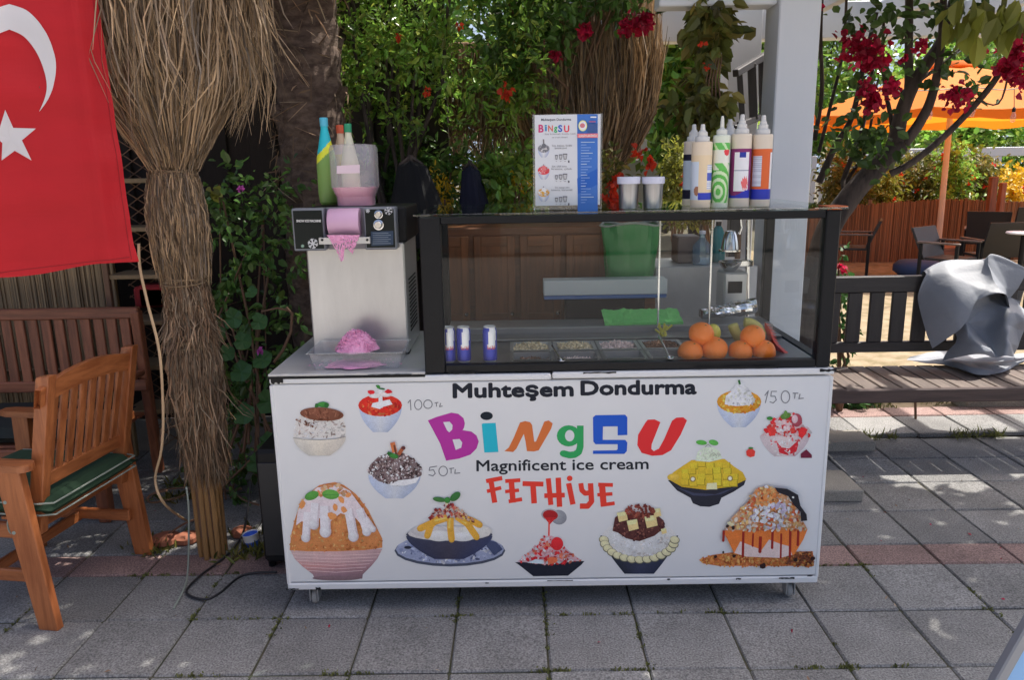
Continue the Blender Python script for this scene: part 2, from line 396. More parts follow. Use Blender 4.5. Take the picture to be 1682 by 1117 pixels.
m_orangefr = mat('orange_peel', (.86, .19, .008), .42, var=.12, vscale=9, bump=.5, bscale=180, obj_rand=.12)
m_lemon = mat('lemon_peel', (.62, .55, .06), .45, var=.15, vscale=9, bump=.3, bscale=150)
m_banana = mat('banana_peel', (.55, .48, .13), .5, col2=(.42, .38, .09), vscale=14)
m_netbag = mat('red_net', (.62, .07, .05), .6, var=.4, vscale=150)
m_foil = mat('foil', (.7, .7, .71), .18, metal=1, bump=.6, bscale=35)
m_greenp = mat('green_plastic', (.03, .24, .06), .3, var=.1, vscale=4)
m_greencl = mat('green_cloth', (.16, .58, .14), .8, var=.15, vscale=40)
m_dried = mat('dry_topping', rgb(226, 206, 168), .85, island=.45)
m_pinktop = mat('rose_topping', rgb(232, 208, 198), .85, island=.4)
m_coat = mat('black_coat', (.006, .006, .007), .9, var=.3, vscale=10)
m_navy = mat('navy_cloth', (.012, .013, .03), .9, var=.3, vscale=10)
m_cap = mat('pale_cap', (.72, .70, .66), .45)
m_lid = mat('lilac_white_lid', (.68, .68, .78), .4)
m_hill = mat('distant_hill', rgb(112, 128, 146), .95, var=.2, vscale=.05)  # blue air haze is put into the hill's base colour
m_plaster = mat('plaster', rgb(190, 184, 172), .9, var=.1, vscale=2)
m_roof = mat('roof_tiles', rgb(180, 150, 130), .9, var=.15, vscale=2)
m_darkwood = mat('dark_boards', rgb(52, 44, 38), .85, var=.3, vscale=4, stretch=(6, 1, .6), bump=.4, obj_rand=.15)
m_clay = mat('terracotta', rgb(150, 92, 68), .85, var=.15, vscale=12)
m_attr = mat('painted_label', attr=True, rough=.42, spec=.25)
m_attrm = mat('printed_can', attr=True, rough=.3, metal=.35)
m_attrt = mat('printed_soft_plastic', attr=True, rough=.32)
m_knot = mat('tie_straw', rgb(140, 118, 90), .8, var=.3, vscale=40)

def leaves(mb, P, size, up=.4, asp=.5, fold=.25, sv=.4, dirs=None):
    """leaf-shaped faces at the points P (n x 3): two triangles folded along the midrib"""
    n = len(P); P = np.asarray(P, float)
    d = rng.normal(size=(n, 3)) if dirs is None else np.asarray(dirs)+rng.normal(size=(n, 3))*.35
    d[:, 2] -= .25; d /= np.linalg.norm(d, axis=1)[:, None]
    nrm = rng.normal(size=(n, 3)); nrm[:, 2] = np.abs(nrm[:, 2])+up
    s = np.cross(d, nrm); s /= np.linalg.norm(s, axis=1)[:, None]+1e-9; nn = np.cross(s, d)
    L = size*(1+sv*(rng.random(n)-.5)*2)[:, None]
    a = P; t = P+d*L; mid = P+d*L*.45; l = mid+s*L*asp*.5+nn*L*fold*asp*.5; r = mid-s*L*asp*.5+nn*L*fold*asp*.5
    if .028 <= size <= .13:                # rounder six-point blade
        m1, m2 = P+d*L*.28, P+d*L*.66; f_ = nn*L*fold*asp*.5
        V = np.stack([a, m1+s*L*asp*.46+f_, m2+s*L*asp*.42+f_*.8, t-nn*L*.08, m2-s*L*asp*.42+f_*.8, m1-s*L*asp*.46+f_], 1).reshape(-1, 3)
        k = len(mb.v); mb.v += [tuple(q) for q in V.tolist()]
        for i in range(n):
            j = k+6*i; mb.f.append((j, j+1, j+2, j+3)); mb.f.append((j, j+3, j+4, j+5)); mb.c += [None, None]
        return
    k = len(mb.v); V = np.stack([a, l, t, r], 1).reshape(-1, 3)
    mb.v += [tuple(q) for q in V.tolist()]
    for i in range(n):
        j = k+4*i; mb.f.append((j, j+1, j+2)); mb.f.append((j, j+2, j+3)); mb.c += [None, None]
def twiggy(n_tw, per, fn, tl, spread, droop=.3):
    """points and directions of leaves along twigs whose roots come from fn()"""
    P = []; D = []
    for _ in range(n_tw):
        c = np.array(fn(), float); d = rng.normal(size=3); d[2] -= droop; d /= np.linalg.norm(d)
        for t in np.linspace(0, 1, per):
            P.append(c+d*tl*t+rng.normal(size=3)*spread); D.append(d+rng.normal(size=3)*.8)
    return np.array(P), np.array(D)
def ribbons(mb, paths, width):
    for p, wd in zip(paths, width):
        p = np.asarray(p, float); k = len(p)
        if k < 2: continue
        d = p[-1]-p[0]; a = rng.normal(size=3); s = np.cross(d, a); s /= np.linalg.norm(s)+1e-9
        b = len(mb.v); ww = wd*np.concatenate([[.6], np.ones(k-2), [.25]])
        for q, x in zip(p, ww): mb.v.append(tuple(q-s*x/2)); mb.v.append(tuple(q+s*x/2))
        for i in range(k-1): mb.f.append((b+2*i, b+2*i+1, b+2*i+3, b+2*i+2)); mb.c.append(None)

# ------------------------------------------------------------------ ground
mb = MB(); mb.face([(-400, -200, -.03), (400, -200, -.03), (400, 500, -.03), (-400, 500, -.03)]); struct(mb.build('ground', m_soil))
mb = MB(); mb.face([(-4.5, -1.42, -.008), (5, -1.42, -.008), (5, 1.84, -.008), (-4.5, 1.84, -.008)]); struct(mb.build('joint_sand', mat('joint_sand', rgb(84, 80, 66), .95, col2=rgb(62, 66, 44), vscale=9)))
# sandy garden behind the paving
mb = MB(); n = 40; xs = np.linspace(.4, 26, 60); ys = np.linspace(2.28, 12.5, 40)
hz = lambda x, y: .0 + .03*noise.noise(Vector((x*1.3, y*1.3, 0))) + .012*noise.noise(Vector((x*6, y*6, 3)))
for i in range(59):
    for j in range(39):
        mb.face([(x, y, hz(x, y)) for (x, y) in ((xs[i], ys[j]), (xs[i+1], ys[j]), (xs[i+1], ys[j+1]), (xs[i], ys[j+1]))])
bmx = mb.build('garden_dirt', m_dirt, smooth=True); struct(bmx)
# paving: one slab an object
pave = bpy.data.objects.new('paving', None); COL.objects.link(pave); pave['kind'] = 'structure'
PX, PY = .3417, .34
def slab_mesh(w, d, h, m, seed):
    r = random.Random(seed); b = MB(); b.box(-w/2, w/2, -d/2, d/2, -h, 0, .006)
    me = b.build('tmp', m); d_ = me.data
    for v in d_.vertices: v.co.z += (r.random()-.5)*.002; v.co.x += (r.random()-.5)*.003; v.co.y += (r.random()-.5)*.003
    bpy.data.objects.remove(me); return d_
SL = [slab_mesh(PX-.006, PY-.006, .03, m_tile, i) for i in range(5)]; SR = [slab_mesh(PX-.007, .173, .03, m_red, i) for i in range(4)]
rr = random.Random(3)
def put(me, nm, x, y, z):
    o = bpy.data.objects.new(nm, me); COL.objects.link(o); o.parent = pave; o.location = (x, y, z); o.rotation_euler = (R(rr.uniform(-.35, .35)), R(rr.uniform(-.35, .35)), R(rr.uniform(-.5, .5)))
rows = [(-.05-PY*k, 0) for k in range(-0, 4)]
YR = []
y = .29
for k in range(5): YR.append((y-PY*(k+.5), 't'))
YR.append((.29+.09, 'r'))
for k in range(4): YR.append((.47+PY*(k+.5), 't'))
for (yc, kd) in YR:
    for k in range(-10, 12):
        xc = .09+PX*(k+.5)
        reach = 1.15*(yc+2.9)
        if abs(xc) > reach+.5: continue
        if yc > .9 and -1.2 < xc < 1.1: continue
        put(rr.choice(SL if kd == 't' else SR), 'paving_slab', xc, yc, .0+rr.uniform(-.002, .003))
for k in range(2, 12):                        # raised row against the garden
    put(rr.choice(SL), 'paving_slab', .09+PX*(k+.5), 1.83+PY*.5, .028+rr.uniform(-.003, .003))
    put(rr.choice(SR), 'paving_slab', .09+PX*(k+.5), 2.17+.09, .03+rr.uniform(-.004, .004))
mb = MB(); mb.box(-10, 12, -12, -1.42, -.03, -.004, 0); struct(mb.build('street', mat('bounce_street', (.40, .385, .36), .9, var=.15, vscale=2)))  # street out of view, made pale to bounce warm fill at the cart
mb = MB(); mb.box(-12, -.85, 1.83, 6, -.03, -.006, 0); struct(mb.build('terrace_floor', m_conc))
# moss and grass in the joints and weeds at the edges
mb = MB(); P = []
for _ in range(900):
    if rr.random() < .5: k = rr.randint(-6, 6); x = .09+PX*k; y = rr.uniform(-1.2, .3)
    else: y = rr.choice([.29, -.05, -.39, -.73]); x = rr.uniform(-1.8, 1.8)
    if noise.noise(Vector((x*2.3, y*2.3, 5))) < .05: continue
    for _ in range(9): P.append((x+rr.gauss(0, .012 if rr.random() < .6 else .004), y+rr.gauss(0, .006), -.006))
leaves(mb, P, .013, up=.1, asp=.5, dirs=[(0, 0, 1.2)]*len(P)); mb.build('moss', m_grass, None, kind='stuff')['label'] = 'moss and tiny grass growing in the joints of the grey slabs'
mb = MB(); P = []
for _ in range(900):
    x = rr.uniform(1.3, 4.6); y = 1.82+rr.gauss(0, .02)
    if noise.noise(Vector((x*3, 1, 2))) > 0: P.append((x, y, .0))
for _ in range(5200):
    x = rr.uniform(1.2, 6); y = rr.uniform(2.32, 3.1)
    if noise.noise(Vector((x*2, y*2, 2))) > -.05: P.append((x, y, .0))
leaves(mb, P, .06, up=.1, asp=.10, dirs=np.array([(0, 0, 1.0)]*len(P))+rng.normal(size=(len(P), 3))*.25)
o = mb.build('grass', m_grass, None, kind='stuff'); o['label'] = 'dry yellow-green grass along the garden edge behind the bench'
mb = MB(); P = []
for (cx_, cy_) in ((262, 890), (255, 905), (430, 905), (300, 800), (395, 915), (290, 820), (415, 880)):
    p = gz(cx_, cy_, 0)
    for _ in range(60): P.append((p.x+rr.gauss(0, .05), p.y+rr.gauss(0, .03), 0))
leaves(mb, P, .045, up=.1, asp=.25, dirs=np.array([(0, 0, .9)]*len(P))+rng.normal(size=(len(P), 3))*.4)
o = mb.build('weeds', m_leafo, None, kind='stuff'); o['label'] = 'small weeds around the foot of the straw column'

# ------------------------------------------------------------------ dark backing wall on the left, added shading roof above the frame
t = thing('dark_backing_wall', (-2.4, 2.45, 0), 'board wall added as dark backing behind the straw column and climbing plant', 'wall')  # boards added to supply the dark area behind the plants
for i in range(26):
    b = MB(); x = -4.6+i*.16; b.box(x, x+.175, 2.43+(i % 2)*.026, 2.455+(i % 2)*.026, 0, 3.0, .004); b.build('board', m_darkwood, t)
t = thing('shading_roof', (-2.6, 2.4, 0), 'unseen thatched roof added to shade the left seating corner', 'roof')  # out of view, added to keep the left corner dark
b = MB(); b.face([(-5, 1.0, 2.75), (-.75, 1.0, 2.75), (-.75, 4, 3.6), (-5, 4, 3.6)]); b.face([(-5, 4, 3.66), (-.75, 4, 3.66), (-.75, 1.0, 2.84), (-5, 1.0, 2.84)]); b.build('roof_deck', m_straw2, t)
b = MB(); pth = []
for _ in range(1500):
    x = rr.uniform(-5, -.75); z0 = 2.82; L = rr.uniform(.15, .33); pth.append([(x, 1.0+rr.uniform(-.06, .2), z0), (x+rr.gauss(0, .03), .96+rr.uniform(-.05, .2), z0-L*.5), (x+rr.gauss(0, .06), .95+rr.uniform(-.06, .2), z0-L)])
ribbons(b, pth, [.006]*len(pth)); b.build('fringe', m_straw2, t, kind='stuff')
# reed mat behind the far bench
t = thing('reed_screen', at(90, 560, 1.75), 'dry reed mat screen behind the brown bench under the flag', 'screen'); t.location.z = 0
b = MB(); x = -3.9
while x < at(184, 500, 1.75).x:
    wd = rr.uniform(.006, .011); b.box(x, x+wd, 1.75+rr.uniform(-.006, .006), 1.76+rr.uniform(0, .006), .05, 1.72+rr.uniform(-.02, .05), 0); x += wd+.001
b.build('reeds', m_reed, t, kind='stuff')
for z in (.55, 1.2):
    b = MB(); b.beam((-3.9, 1.735, z), (at(184, 500, 1.75).x, 1.735, z), .02, .012, .002); b.build('binding_strip', m_knot, t)
b = MB(); e = at(181, 440, 1.72); b.beam((e.x, 1.72, 0), (e.x, 1.72, 1.72), .045, .03, .004); b.build('end_post', m_reed, t)
# lattice shelf between the mat and the column
x0, x1 = at(190, 450, 1.6).x, at(285, 450, 1.6).x
t = thing('wicker_shelf', (x0, 1.6, 0), 'grey wicker lattice shelf unit between reed screen and straw column', 'shelf')
for z in np.linspace(.35, 1.65, 6):
    b = MB(); b.box(x0, x1, 1.5, 1.72, z-.012, z+.012, .003); b.build('shelf_board', m_reed, t)
for (xx) in (x0, x1):
    b = MB(); b.box(xx-.015, xx+.015, 1.49, 1.52, 0, 1.8, .003); b.build('post', m_stem, t)
b = MB()
for i in range(26):
    z = .0+i*.07; b.beam((x0, 1.725, z), (x1, 1.725, z+.22), .006, .005, 0); b.beam((x1, 1.732, z), (x0, 1.732, z+.22), .006, .005, 0)
b.build('lattice', m_stem, t, kind='stuff')
b = MB(); p = at(255, 487, 1.55); 
for i in range(7):
    b.box(p.x-.11+i*.025, p.x+.0+i*.02, 1.52, 1.64, p.z-.06, p.z+.06+.01*math.sin(i*2), .015)
o = b.build('red_cloth', mat('dark_red_cloth', (.22, .012, .014), .9, var=.3, vscale=20)); tag(o, 'dark red folded cloth lying on the wicker shelf', 'cloth')

# ------------------------------------------------------------------ far bench on the left
def slat_set(t, p0, p1, n, z0, z1, w, d, m, ang=0):
    for i in range(n):
        f = (i+.5)/n; p = Vector(p0).lerp(Vector(p1), f); b = MB(); b.box(p.x-w/2, p.x+w/2, p.y-d/2, p.y+d/2, z0, z1, .004); b.build('slat', m, t)
YB = 1.35; xr = at(229, 512, YB).x; zt = at(120, 506, YB).z; zb = at(120, 640, YB).z
t = thing('garden_bench', (xr-.8, YB-.25, 0), 'brown slatted garden bench against the reed screen', 'bench')
b = MB(); b.box(xr-1.7, xr, YB-.02, YB+.02, zt-.06, zt, .006); b.build('top_rail', m_dark[0], t)
b = MB(); b.box(xr-1.7, xr-.002, YB-.018, YB+.018, zb-.01, zb+.05, .006); b.build('lower_rail', m_dark[0], t)
slat_set(t, (xr-1.62, YB, 0), (xr-.05, YB, 0), 22, zb+.04, zt-.05, .052, .016, m_dark[2])
b = MB(); b.beam((xr-.02, YB, zt-.02), (at(258, 770, YB+.1).x, YB+.12, 0), .05, .05, .006); b.build('leg', m_dark[2], t)
b = MB(); b.beam((xr-1.66, YB, zt-.02), (xr-1.68, YB+.12, 0), .05, .05, .006); b.build('leg', m_dark[2], t)
for xx in (xr-.03, xr-1.67):
    b = MB(); b.box(xx-.03, xx+.03, YB-.55, YB-.49, 0, .62, .006); b.build('leg', m_dark[2], t)
    b = MB(); b.box(xx-.036, xx+.036, YB-.6, YB-.03, .62, .648, .008); b.build('armrest', m_dark[1], t)
for i in range(6):
    b = MB(); b.box(xr-1.65, xr-.04, YB-.52+i*.09, YB-.45+i*.09, .38, .4, .005); b.build('seat_slat', m_dark[0], t)
b = MB(); b.box(xr-1.65, xr-.04, YB-.56, YB-.535, .3, .39, .005); b.build('apron', m_dark[0], t)
def cushion(mb, x0, x1, y0, y1, z0, z1, nx=14, ny=14, m=None, puff=.018):
    def P(u, v, top):
        x = x0+(x1-x0)*u; y = y0+(y1-y0)*v; e = min(u, 1-u, v, 1-v); f = min(1, e/.08)**.5; zc = (z0+z1)/2; h = (z1-z0)/2*f + puff*(16*u*(1-u)*v*(1-v))**.7*top*.0
        z = zc + (h if top > 0 else -h) + (.006*noise.noise(Vector((x*7, y*7, top))) + puff*(16*u*(1-u)*v*(1-v))**.6 if top > 0 else 0)
        p = Vector((x, y, z)); return m @ p if m is not None else p
    for i in range(nx):
        for j in range(ny):
            for tp in (1, -1):
                q = [P(a/nx, c/ny, tp) for (a, c) in ((i, j), (i+1, j), (i+1, j+1), (i, j+1))]; mb.face(q if tp > 0 else q[::-1])
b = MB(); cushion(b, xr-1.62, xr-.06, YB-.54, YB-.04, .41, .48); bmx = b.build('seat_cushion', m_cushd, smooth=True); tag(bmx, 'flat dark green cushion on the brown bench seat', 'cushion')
# ------------------------------------------------------------------ wooden armchair
A = Vector((-1.794, -.074, 0)); B_ = Vector((-1.716, .464, 0)); wdir = (B_-A).normalized(); fdir = Vector((-wdir.y, wdir.x, 0))  # along the back, and facing
t = thing('wooden_armchair', A.lerp(B_, .5), 'orange-brown slatted wooden armchair with green cushion in front of the flag', 'armchair')
def C_(a, f, z): return A + wdir*a + fdir*f + Vector((0, 0, z))
W_ = (B_-A).length
def quadboard(p, q, r, s_, th, nrm, m, nm, par):
    b = MB(); n = Vector(nrm)*th/2; a = [Vector(v)-n for v in (p, q, r, s_)]; c = [Vector(v)+n for v in (p, q, r, s_)]
    b.raw(a+c, [(3, 2, 1, 0), (4, 5, 6, 7), (0, 1, 5, 4), (1, 2, 6, 5), (2, 3, 7, 6), (3, 0, 4, 7)])
    o = b.build(nm, m, par); bm = bmesh.new(); bm.from_mesh(o.data); bmesh.ops.recalc_face_normals(bm, faces=bm.faces); bmesh.ops.bevel(bm, geom=bm.edges[:], offset=min(.005, th*.3), segments=2, affect='EDGES', profile=.6); bm.to_mesh(o.data); bm.free(); return o
for k, a in enumerate((0.0, W_)):
    sgn = -1 if k == 0 else 1; ao = a+sgn*.022
    # slanted rear leg, a broad board outside the seat frame, running up under the arm
    quadboard(C_(ao, -.045, 0), C_(ao, .035, 0), C_(ao, .115, .642), C_(ao, .01, .642), .034, wdir, m_teak[2], 'rear_leg', t)
    quadboard(C_(ao, .50, 0), C_(ao, .57, 0), C_(ao, .55, .642), C_(ao, .47, .642), .034, wdir, m_teak[2], 'front_leg', t)
    # back post
    ai = a-sgn*(.045 if k == 0 else .018)
    quadboard(C_(ai, .02, .36), C_(ai, .075, .36), C_(ai, -.062, .978), C_(ai, -.118, .985), .042, wdir, m_teak[2], 'back_post', t)
    # armrest with rounded rear end
    b = MB(); pts = []
    for j in range(9): an = PI/2+PI*j/8; pts.append((.0+.035*math.cos(an), .036*math.sin(an)))
    pts += [(.56, -.036), (.60, -.02), (.60, .02), (.56, .036)]
    vs = [C_(ao+v, u, .644) for (u, v) in pts]+[C_(ao+v, u, .67) for (u, v) in pts]; nn = len(pts)
    b.raw(vs, [tuple(range(nn)), tuple(range(2*nn-1, nn-1, -1))]+[(i, i+nn, (i+1) % nn+nn, (i+1) % nn) for i in range(nn)])
    o = b.build('armrest', m_teak[0], t); bm = bmesh.new(); bm.from_mesh(o.data); bmesh.ops.recalc_face_normals(bm, faces=bm.faces); bm.to_mesh(o.data); bm.free()
    b = MB(); b.beam(C_(ao+sgn*-.03, .02, .20), C_(ao+sgn*-.03, .55, .20), .022, .05, .004); b.build('side_stretcher', m_teak[0], t)
    b = MB(); b.beam(C_(ao+sgn*-.03, .02, .385), C_(ao+sgn*-.03, .56, .39), .025, .06, .004); b.build('seat_rail', m_teak[0], t)
    for (zz, ff) in ((.40, .07), (.52, .085)):
        b = MB(); b.lathe([(.007, 0), (.007, .003), (0, .003)], 10, C_(ao+sgn*.0165, ff, zz), m=Matrix.Rotation(PI/2*(1 if sgn < 0 else -1), 3, 'X')); b.build('screw_plug', m_pipe, t)
# back rails: the top one arched
b = MB(); n = 14; up = []; lo = []
for j in range(n+1):
    u = j/n; a = .0+u*W_; arch = .045*(1-(2*u-1)**2)
    zt_ = .905+arch; zb_ = .835+arch*.75
    zt_ += .035; zb_ += .035; up.append((C_(a, -.100-arch*.2, zt_), C_(a, -.074-arch*.2, zt_))); lo.append((C_(a, -.084, zb_), C_(a, -.058, zb_)))
for j in range(n):
    b.face([lo[j][0], lo[j+1][0], up[j+1][0], up[j][0]][::-1]); b.face([lo[j][1], lo[j+1][1], up[j+1][1], up[j][1]]); b.face([up[j][0], up[j+1][0], up[j+1][1], up[j][1]][::-1]); b.face([lo[j][0], lo[j+1][0], lo[j+1][1], lo[j][1]])
b.build('top_rail', m_teak[1], t)
b = MB(); b.beam(C_(.04, .012, .562), C_(W_-.02, .012, .562), .026, .055, .004); b.build('lower_back_rail', m_teak[1], t)
for j in range(8):
    a = .072+(W_-.115)*(j+.5)/8; arch = .045*(1-(2*a/W_-1)**2)
    quadboard(C_(a-.0165, .010, .580), C_(a+.0165, .010, .580), C_(a+.0165, -.071, .885+arch*.75), C_(a-.0165, -.071, .885+arch*.75), .014, fdir, m_teak[2], 'back_slat', t)
for f in (.1, .54):
    b = MB(); b.beam(C_(.0, f, .37 if f < .3 else .36), C_(W_, f, .37 if f < .3 else .36), .025, .06, .004); b.build('cross_rail', m_teak[1], t)
b = MB(); b.beam(C_(.0, .27, .19), C_(W_, .27, .19), .02, .045, .004); b.build('cross_stretcher', m_teak[1], t)
for j in range(6):
    b = MB(); b.beam(C_(.02, .06+j*.085, .425), C_(W_-.02, .06+j*.085, .425), .055, .014, .003); b.build('seat_slat', m_teak[1], t)
mm = Matrix(((wdir.x, fdir.x, 0, A.x), (wdir.y, fdir.y, 0, A.y), (0, 0, 1, 0), (0, 0, 0, 1)))
b = MB(); cushion(b, .01, W_-.01, -.055, .52, .435, .505, m=mm); ck = b.build('seat_cushion', m_green, smooth=True); ck.location = (0, 0, 0); tag(ck, 'dark green padded cushion with pale piping on the wooden armchair', 'cushion')
for z in (.448, .494):
    b = MB(); pts = [mm @ Vector(p) for p in ((.01, .5, z), (.012, 0, z), (.03, -.054, z), (W_-.03, -.054, z), (W_-.012, 0, z), (W_-.012, .5, z))]; b.tube(pts, .0035, 6); b.build('piping', m_pipe, ck)
b = MB(); p = mm @ Vector((.0, .1, .43)); pts = [p+Vector((.012*math.cos(a)-.005, -.012, -.02+.03*math.sin(a))) for a in np.linspace(0, 5.6, 14)]+[p+Vector((.03, -.015, -.09))]; b.tube(pts, .0032, 6); b.build('tie_cord', m_pipe, ck)
# ------------------------------------------------------------------ flag
Qf = at(222, 430, .10); fd = Vector((math.cos(R(38)), math.sin(R(38)), 0)); fn_ = Vector((fd.y, -fd.x, 0))
def flagp(u, v, off=0.0):
    r = Vector(ray(u, v)); c = Vector(CAM); tt = (Qf-c).dot(fn_)/r.dot(fn_); p = c+r*tt
    s_ = (p-Qf).dot(fd); k = min(1, max(0, (at(200, 0, .1).z-p.z)/.9+.3))
    wv = .020*math.sin(s_*9+p.z*1.2)*k + .014*noise.noise(Vector((s_*6, p.z*2.2, 1)))+.010*noise.noise(Vector((s_*3, p.z*9, 4)))+.004*noise.noise(Vector((s_*14, p.z*10, 7)))
    wv += .012*math.exp(-((s_+.09)/.03)**2)
    return p + fn_*(wv+off)
def redge(v): return 160+62*(v/430.0)
t = thing('flag', flagp(20, 455), 'red flag with white crescent and star hanging at the left', 'flag')
b = MB(); nu, nv = 60, 90
def fuv(i, j):
    v = -230+(j/nv)*687; bot = 457-.131*(0); u = -190+(redge(v)+190)*i/nu
    if j == nv: v = 457-.131*u+3*math.sin(u*.03)
    elif v > 400: v = 400+(v-400)/57*(57-.131*u)
    return flagp(u, v)
for i in range(nu):
    for j in range(nv): b.face([fuv(i, j+1), fuv(i+1, j+1), fuv(i+1, j), fuv(i, j)])
b.build('cloth', m_flag, t, smooth=True)
def dens(pts, k=6):
    o = []
    for a, c in zip(pts[:-1], pts[1:]): o += [(a[0]+(c[0]-a[0])*i/k, a[1]+(c[1]-a[1])*i/k) for i in range(k)]
    return o+[pts[-1]]
def crv(pts, k=5):
    o = []
    for i in range(len(pts)-1):
        p0, p1, p2, p3 = pts[max(i-1, 0)], pts[i], pts[i+1], pts[min(i+2, len(pts)-1)]
        for j in range(k):
            s_ = j/k; o.append(tuple(.5*(2*p1[q]+(p2[q]-p0[q])*s_+(2*p0[q]-5*p1[q]+4*p2[q]-p3[q])*s_*s_+(3*p1[q]-p0[q]-3*p2[q]+p3[q])*s_**3) for q in (0, 1)))
    return o+[pts[-1]]
out = crv([(35, 14), (100, 38), (152, 92), (190, 160), (212, 240), (204, 320), (182, 380), (150, 426)]); inn = crv([(35, 112), (90, 138), (135, 193), (164, 258), (177, 320), (171, 370), (150, 424.5)])
N_ = 40
def samp(p, n): return [p[min(int(round(i*(len(p)-1)/n)), len(p)-1)] for i in range(n+1)]
out, inn = samp(out, 30), samp(inn, 30); b = MB()
for mir in (1, -1):
    f = lambda q: flagp((35+mir*(q[0]-35))/2.327, q[1]/2.327, .004)
    for i in range(30):
        for j in range(4):
            l = lambda a, c, s_: (a[0]+(c[0]-a[0])*s_, a[1]+(c[1]-a[1])*s_)
            b.face([f(l(out[i], inn[i], j/4)), f(l(out[i+1], inn[i+1], j/4)), f(l(out[i+1], inn[i+1], (j+1)/4)), f(l(out[i], inn[i], (j+1)/4))])
b.build('crescent', m_flagw, t, smooth=True)
star = [(20, 418), (52, 487), (138, 490), (85, 535), (122, 612), (58, 575), (8, 612), (10, 545), (-44, 500), (0, 488)]; sc = (42, 530); b = MB()
for i in range(10):
    a, c = star[i], star[(i+1) % 10]
    for j in range(5):
        p = (a[0]+(c[0]-a[0])*j/5, a[1]+(c[1]-a[1])*j/5); q = (a[0]+(c[0]-a[0])*(j+1)/5, a[1]+(c[1]-a[1])*(j+1)/5)
        b.face([flagp(x/2.327, y/2.327, .004) for (x, y) in (sc, p, q)])
b.build('star', m_flagw, t, smooth=True)
b = MB()
for v in range(-220, 425, 5):
    b.face([flagp(redge(v)-8.6, v, .0015), flagp(redge(v+5)-8.6, v+5, .0015), flagp(redge(v+5)-7.6, v+5, .0015), flagp(redge(v)-7.6, v, .0015)])
for u in range(-180, 210, 5):
    b.face([flagp(u, 449.5-.131*u, .0015), flagp(u+5, 449.5-.131*(u+5), .0015), flagp(u+5, 448.3-.131*(u+5), .0015), flagp(u, 448.3-.131*u, .0015)])
b.build('hem_stitching', mat('dark_red_thread', (.3, .006, .01), .8), t)
b = MB(); b.tube([flagp(-200, -232), flagp(170, -232)], .012, 8); b.build('rod', m_stem, t)

# ------------------------------------------------------------------ straw columns
def strands(mb, c, n, prof, jit, wd, lean=0.0, fray=0.0, inner=.55, seg=7):
    """strands that follow a profile [(z, radius)] around the vertical through c"""
    zs = [p[0] for p in prof]; rs = [p[1] for p in prof]; paths = []; W = []
    o_ = np.argsort(zs); zs_ = np.array(zs)[o_]; rs_ = np.array(rs)[o_]
    for _ in range(n):
        a = rr.uniform(0, 2*PI); f = inner+(1-inner)*math.sqrt(rr.random()); tw = rr.gauss(0, .22)
        za = prof[0][0]+rr.uniform(0, .12)*(prof[-1][0]-prof[0][0]); zb_ = prof[-1][0]-rr.uniform(0, .3)*(prof[-1][0]-prof[0][0])
        pts = []; fr = rr.gauss(0, fray); fx = rr.gauss(0, fray)
        for k in range(seg):
            s_ = k/(seg-1); z = za+(zb_-za)*s_; r = float(np.interp(z, zs_, rs_))*f
            aa = a+tw*s_; e = s_**3
            pts.append((c[0]+r*math.cos(aa)+rr.gauss(0, jit)+fr*e+lean*s_, c[1]+r*math.sin(aa)+rr.gauss(0, jit)+fx*e, z+rr.gauss(0, jit)))
        paths.append(pts); W.append(wd*rr.uniform(.5, 1.5))
    ribbons(mb, paths, W)
cx0, cy0 = -1.392, .47
t = thing('straw_column', (cx0, cy0, 0), 'tall bundle of dried palm straw tied round a post beside the flag', 'column')
z1 = at(300, 282, cy0).z; z2 = at(310, 457, cy0).z
b = MB(); strands(b, (cx0+.02, cy0), 4600, [(z1, .075), (z1+.12, .15), (z1+.32, .27), (z1+.6, .34), (z1+1.0, .36), (z1+1.3, .34)], .009, .0055, fray=.035, inner=.74)
strands(b, (cx0+.02, cy0), 900, [(z1+1.2, .36), (z1+.7, .38), (z1+.35, .36), (z1+.12, .25)], .014, .0048, fray=.07, inner=.9)
strands(b, (cx0+.19, cy0), 460, [(z1+1.2, .22), (z1+.7, .25), (z1+.35, .24)], .012, .005, fray=.05, inner=.6)
b.build('upper_straw', m_straw, t, kind='stuff')
b = MB(); strands(b, (cx0+.01, cy0), 2900, [(z1+.02, .08), (z1-.1, .105), (z1-.25, .112), (z2+.05, .092), (z2-.05, .08)], .006, .0042, inner=.82, fray=.008)
b.build('middle_straw', m_straw, t, kind='stuff')
zk = at(340, 562, cy0).z
b = MB(); strands(b, (cx0+.015, cy0), 1400, [(z2, .08), (z2-.1, .088), (zk-.05, .085)], .007, .0042, inner=.8, fray=.03)
strands(b, (cx0+.015, cy0), 3000, [(zk+.04, .082), (zk-.10, .100), (zk-.25, .098), (zk-.40, .08), (zk-.66, .062)], .008, .0042, inner=.7, fray=.018)
strands(b, (cx0+.02, cy0), 55, [(zk-.05, .09), (zk-.2, .13), (zk-.42, .18)], .010, .004, inner=.7, fray=.06)
b.build('lower_straw', m_straw2, t, kind='stuff')
for (z, r) in ((z1, .084), (z2, .088), (zk+.01, .090)):
    b = MB()
    for k in range(3):
        b.tube([(cx0+.012+(r+.002)*math.cos(a), cy0+(r+.004)*math.sin(a), z+k*.006-.012+.010*math.sin(a*1.0+k*2)) for a in np.linspace(0, 2*PI, 25)], .0026, 5, cap=False)
    b.build('tie', m_knot, t)
for k in range(19):
    a = k*2.4; r = .060*math.sqrt((k+.5)/19); b = MB(); x, y = cx0+.0+r*math.cos(a), cy0+r*math.sin(a)
    b.tube([(x, y, 0), (x+rr.gauss(0, .003), y, .3), (x+rr.gauss(0, .008), y+rr.gauss(0, .006), .75)], [.0115, .011, .009], 7); b.build('cane', m_cane, t)
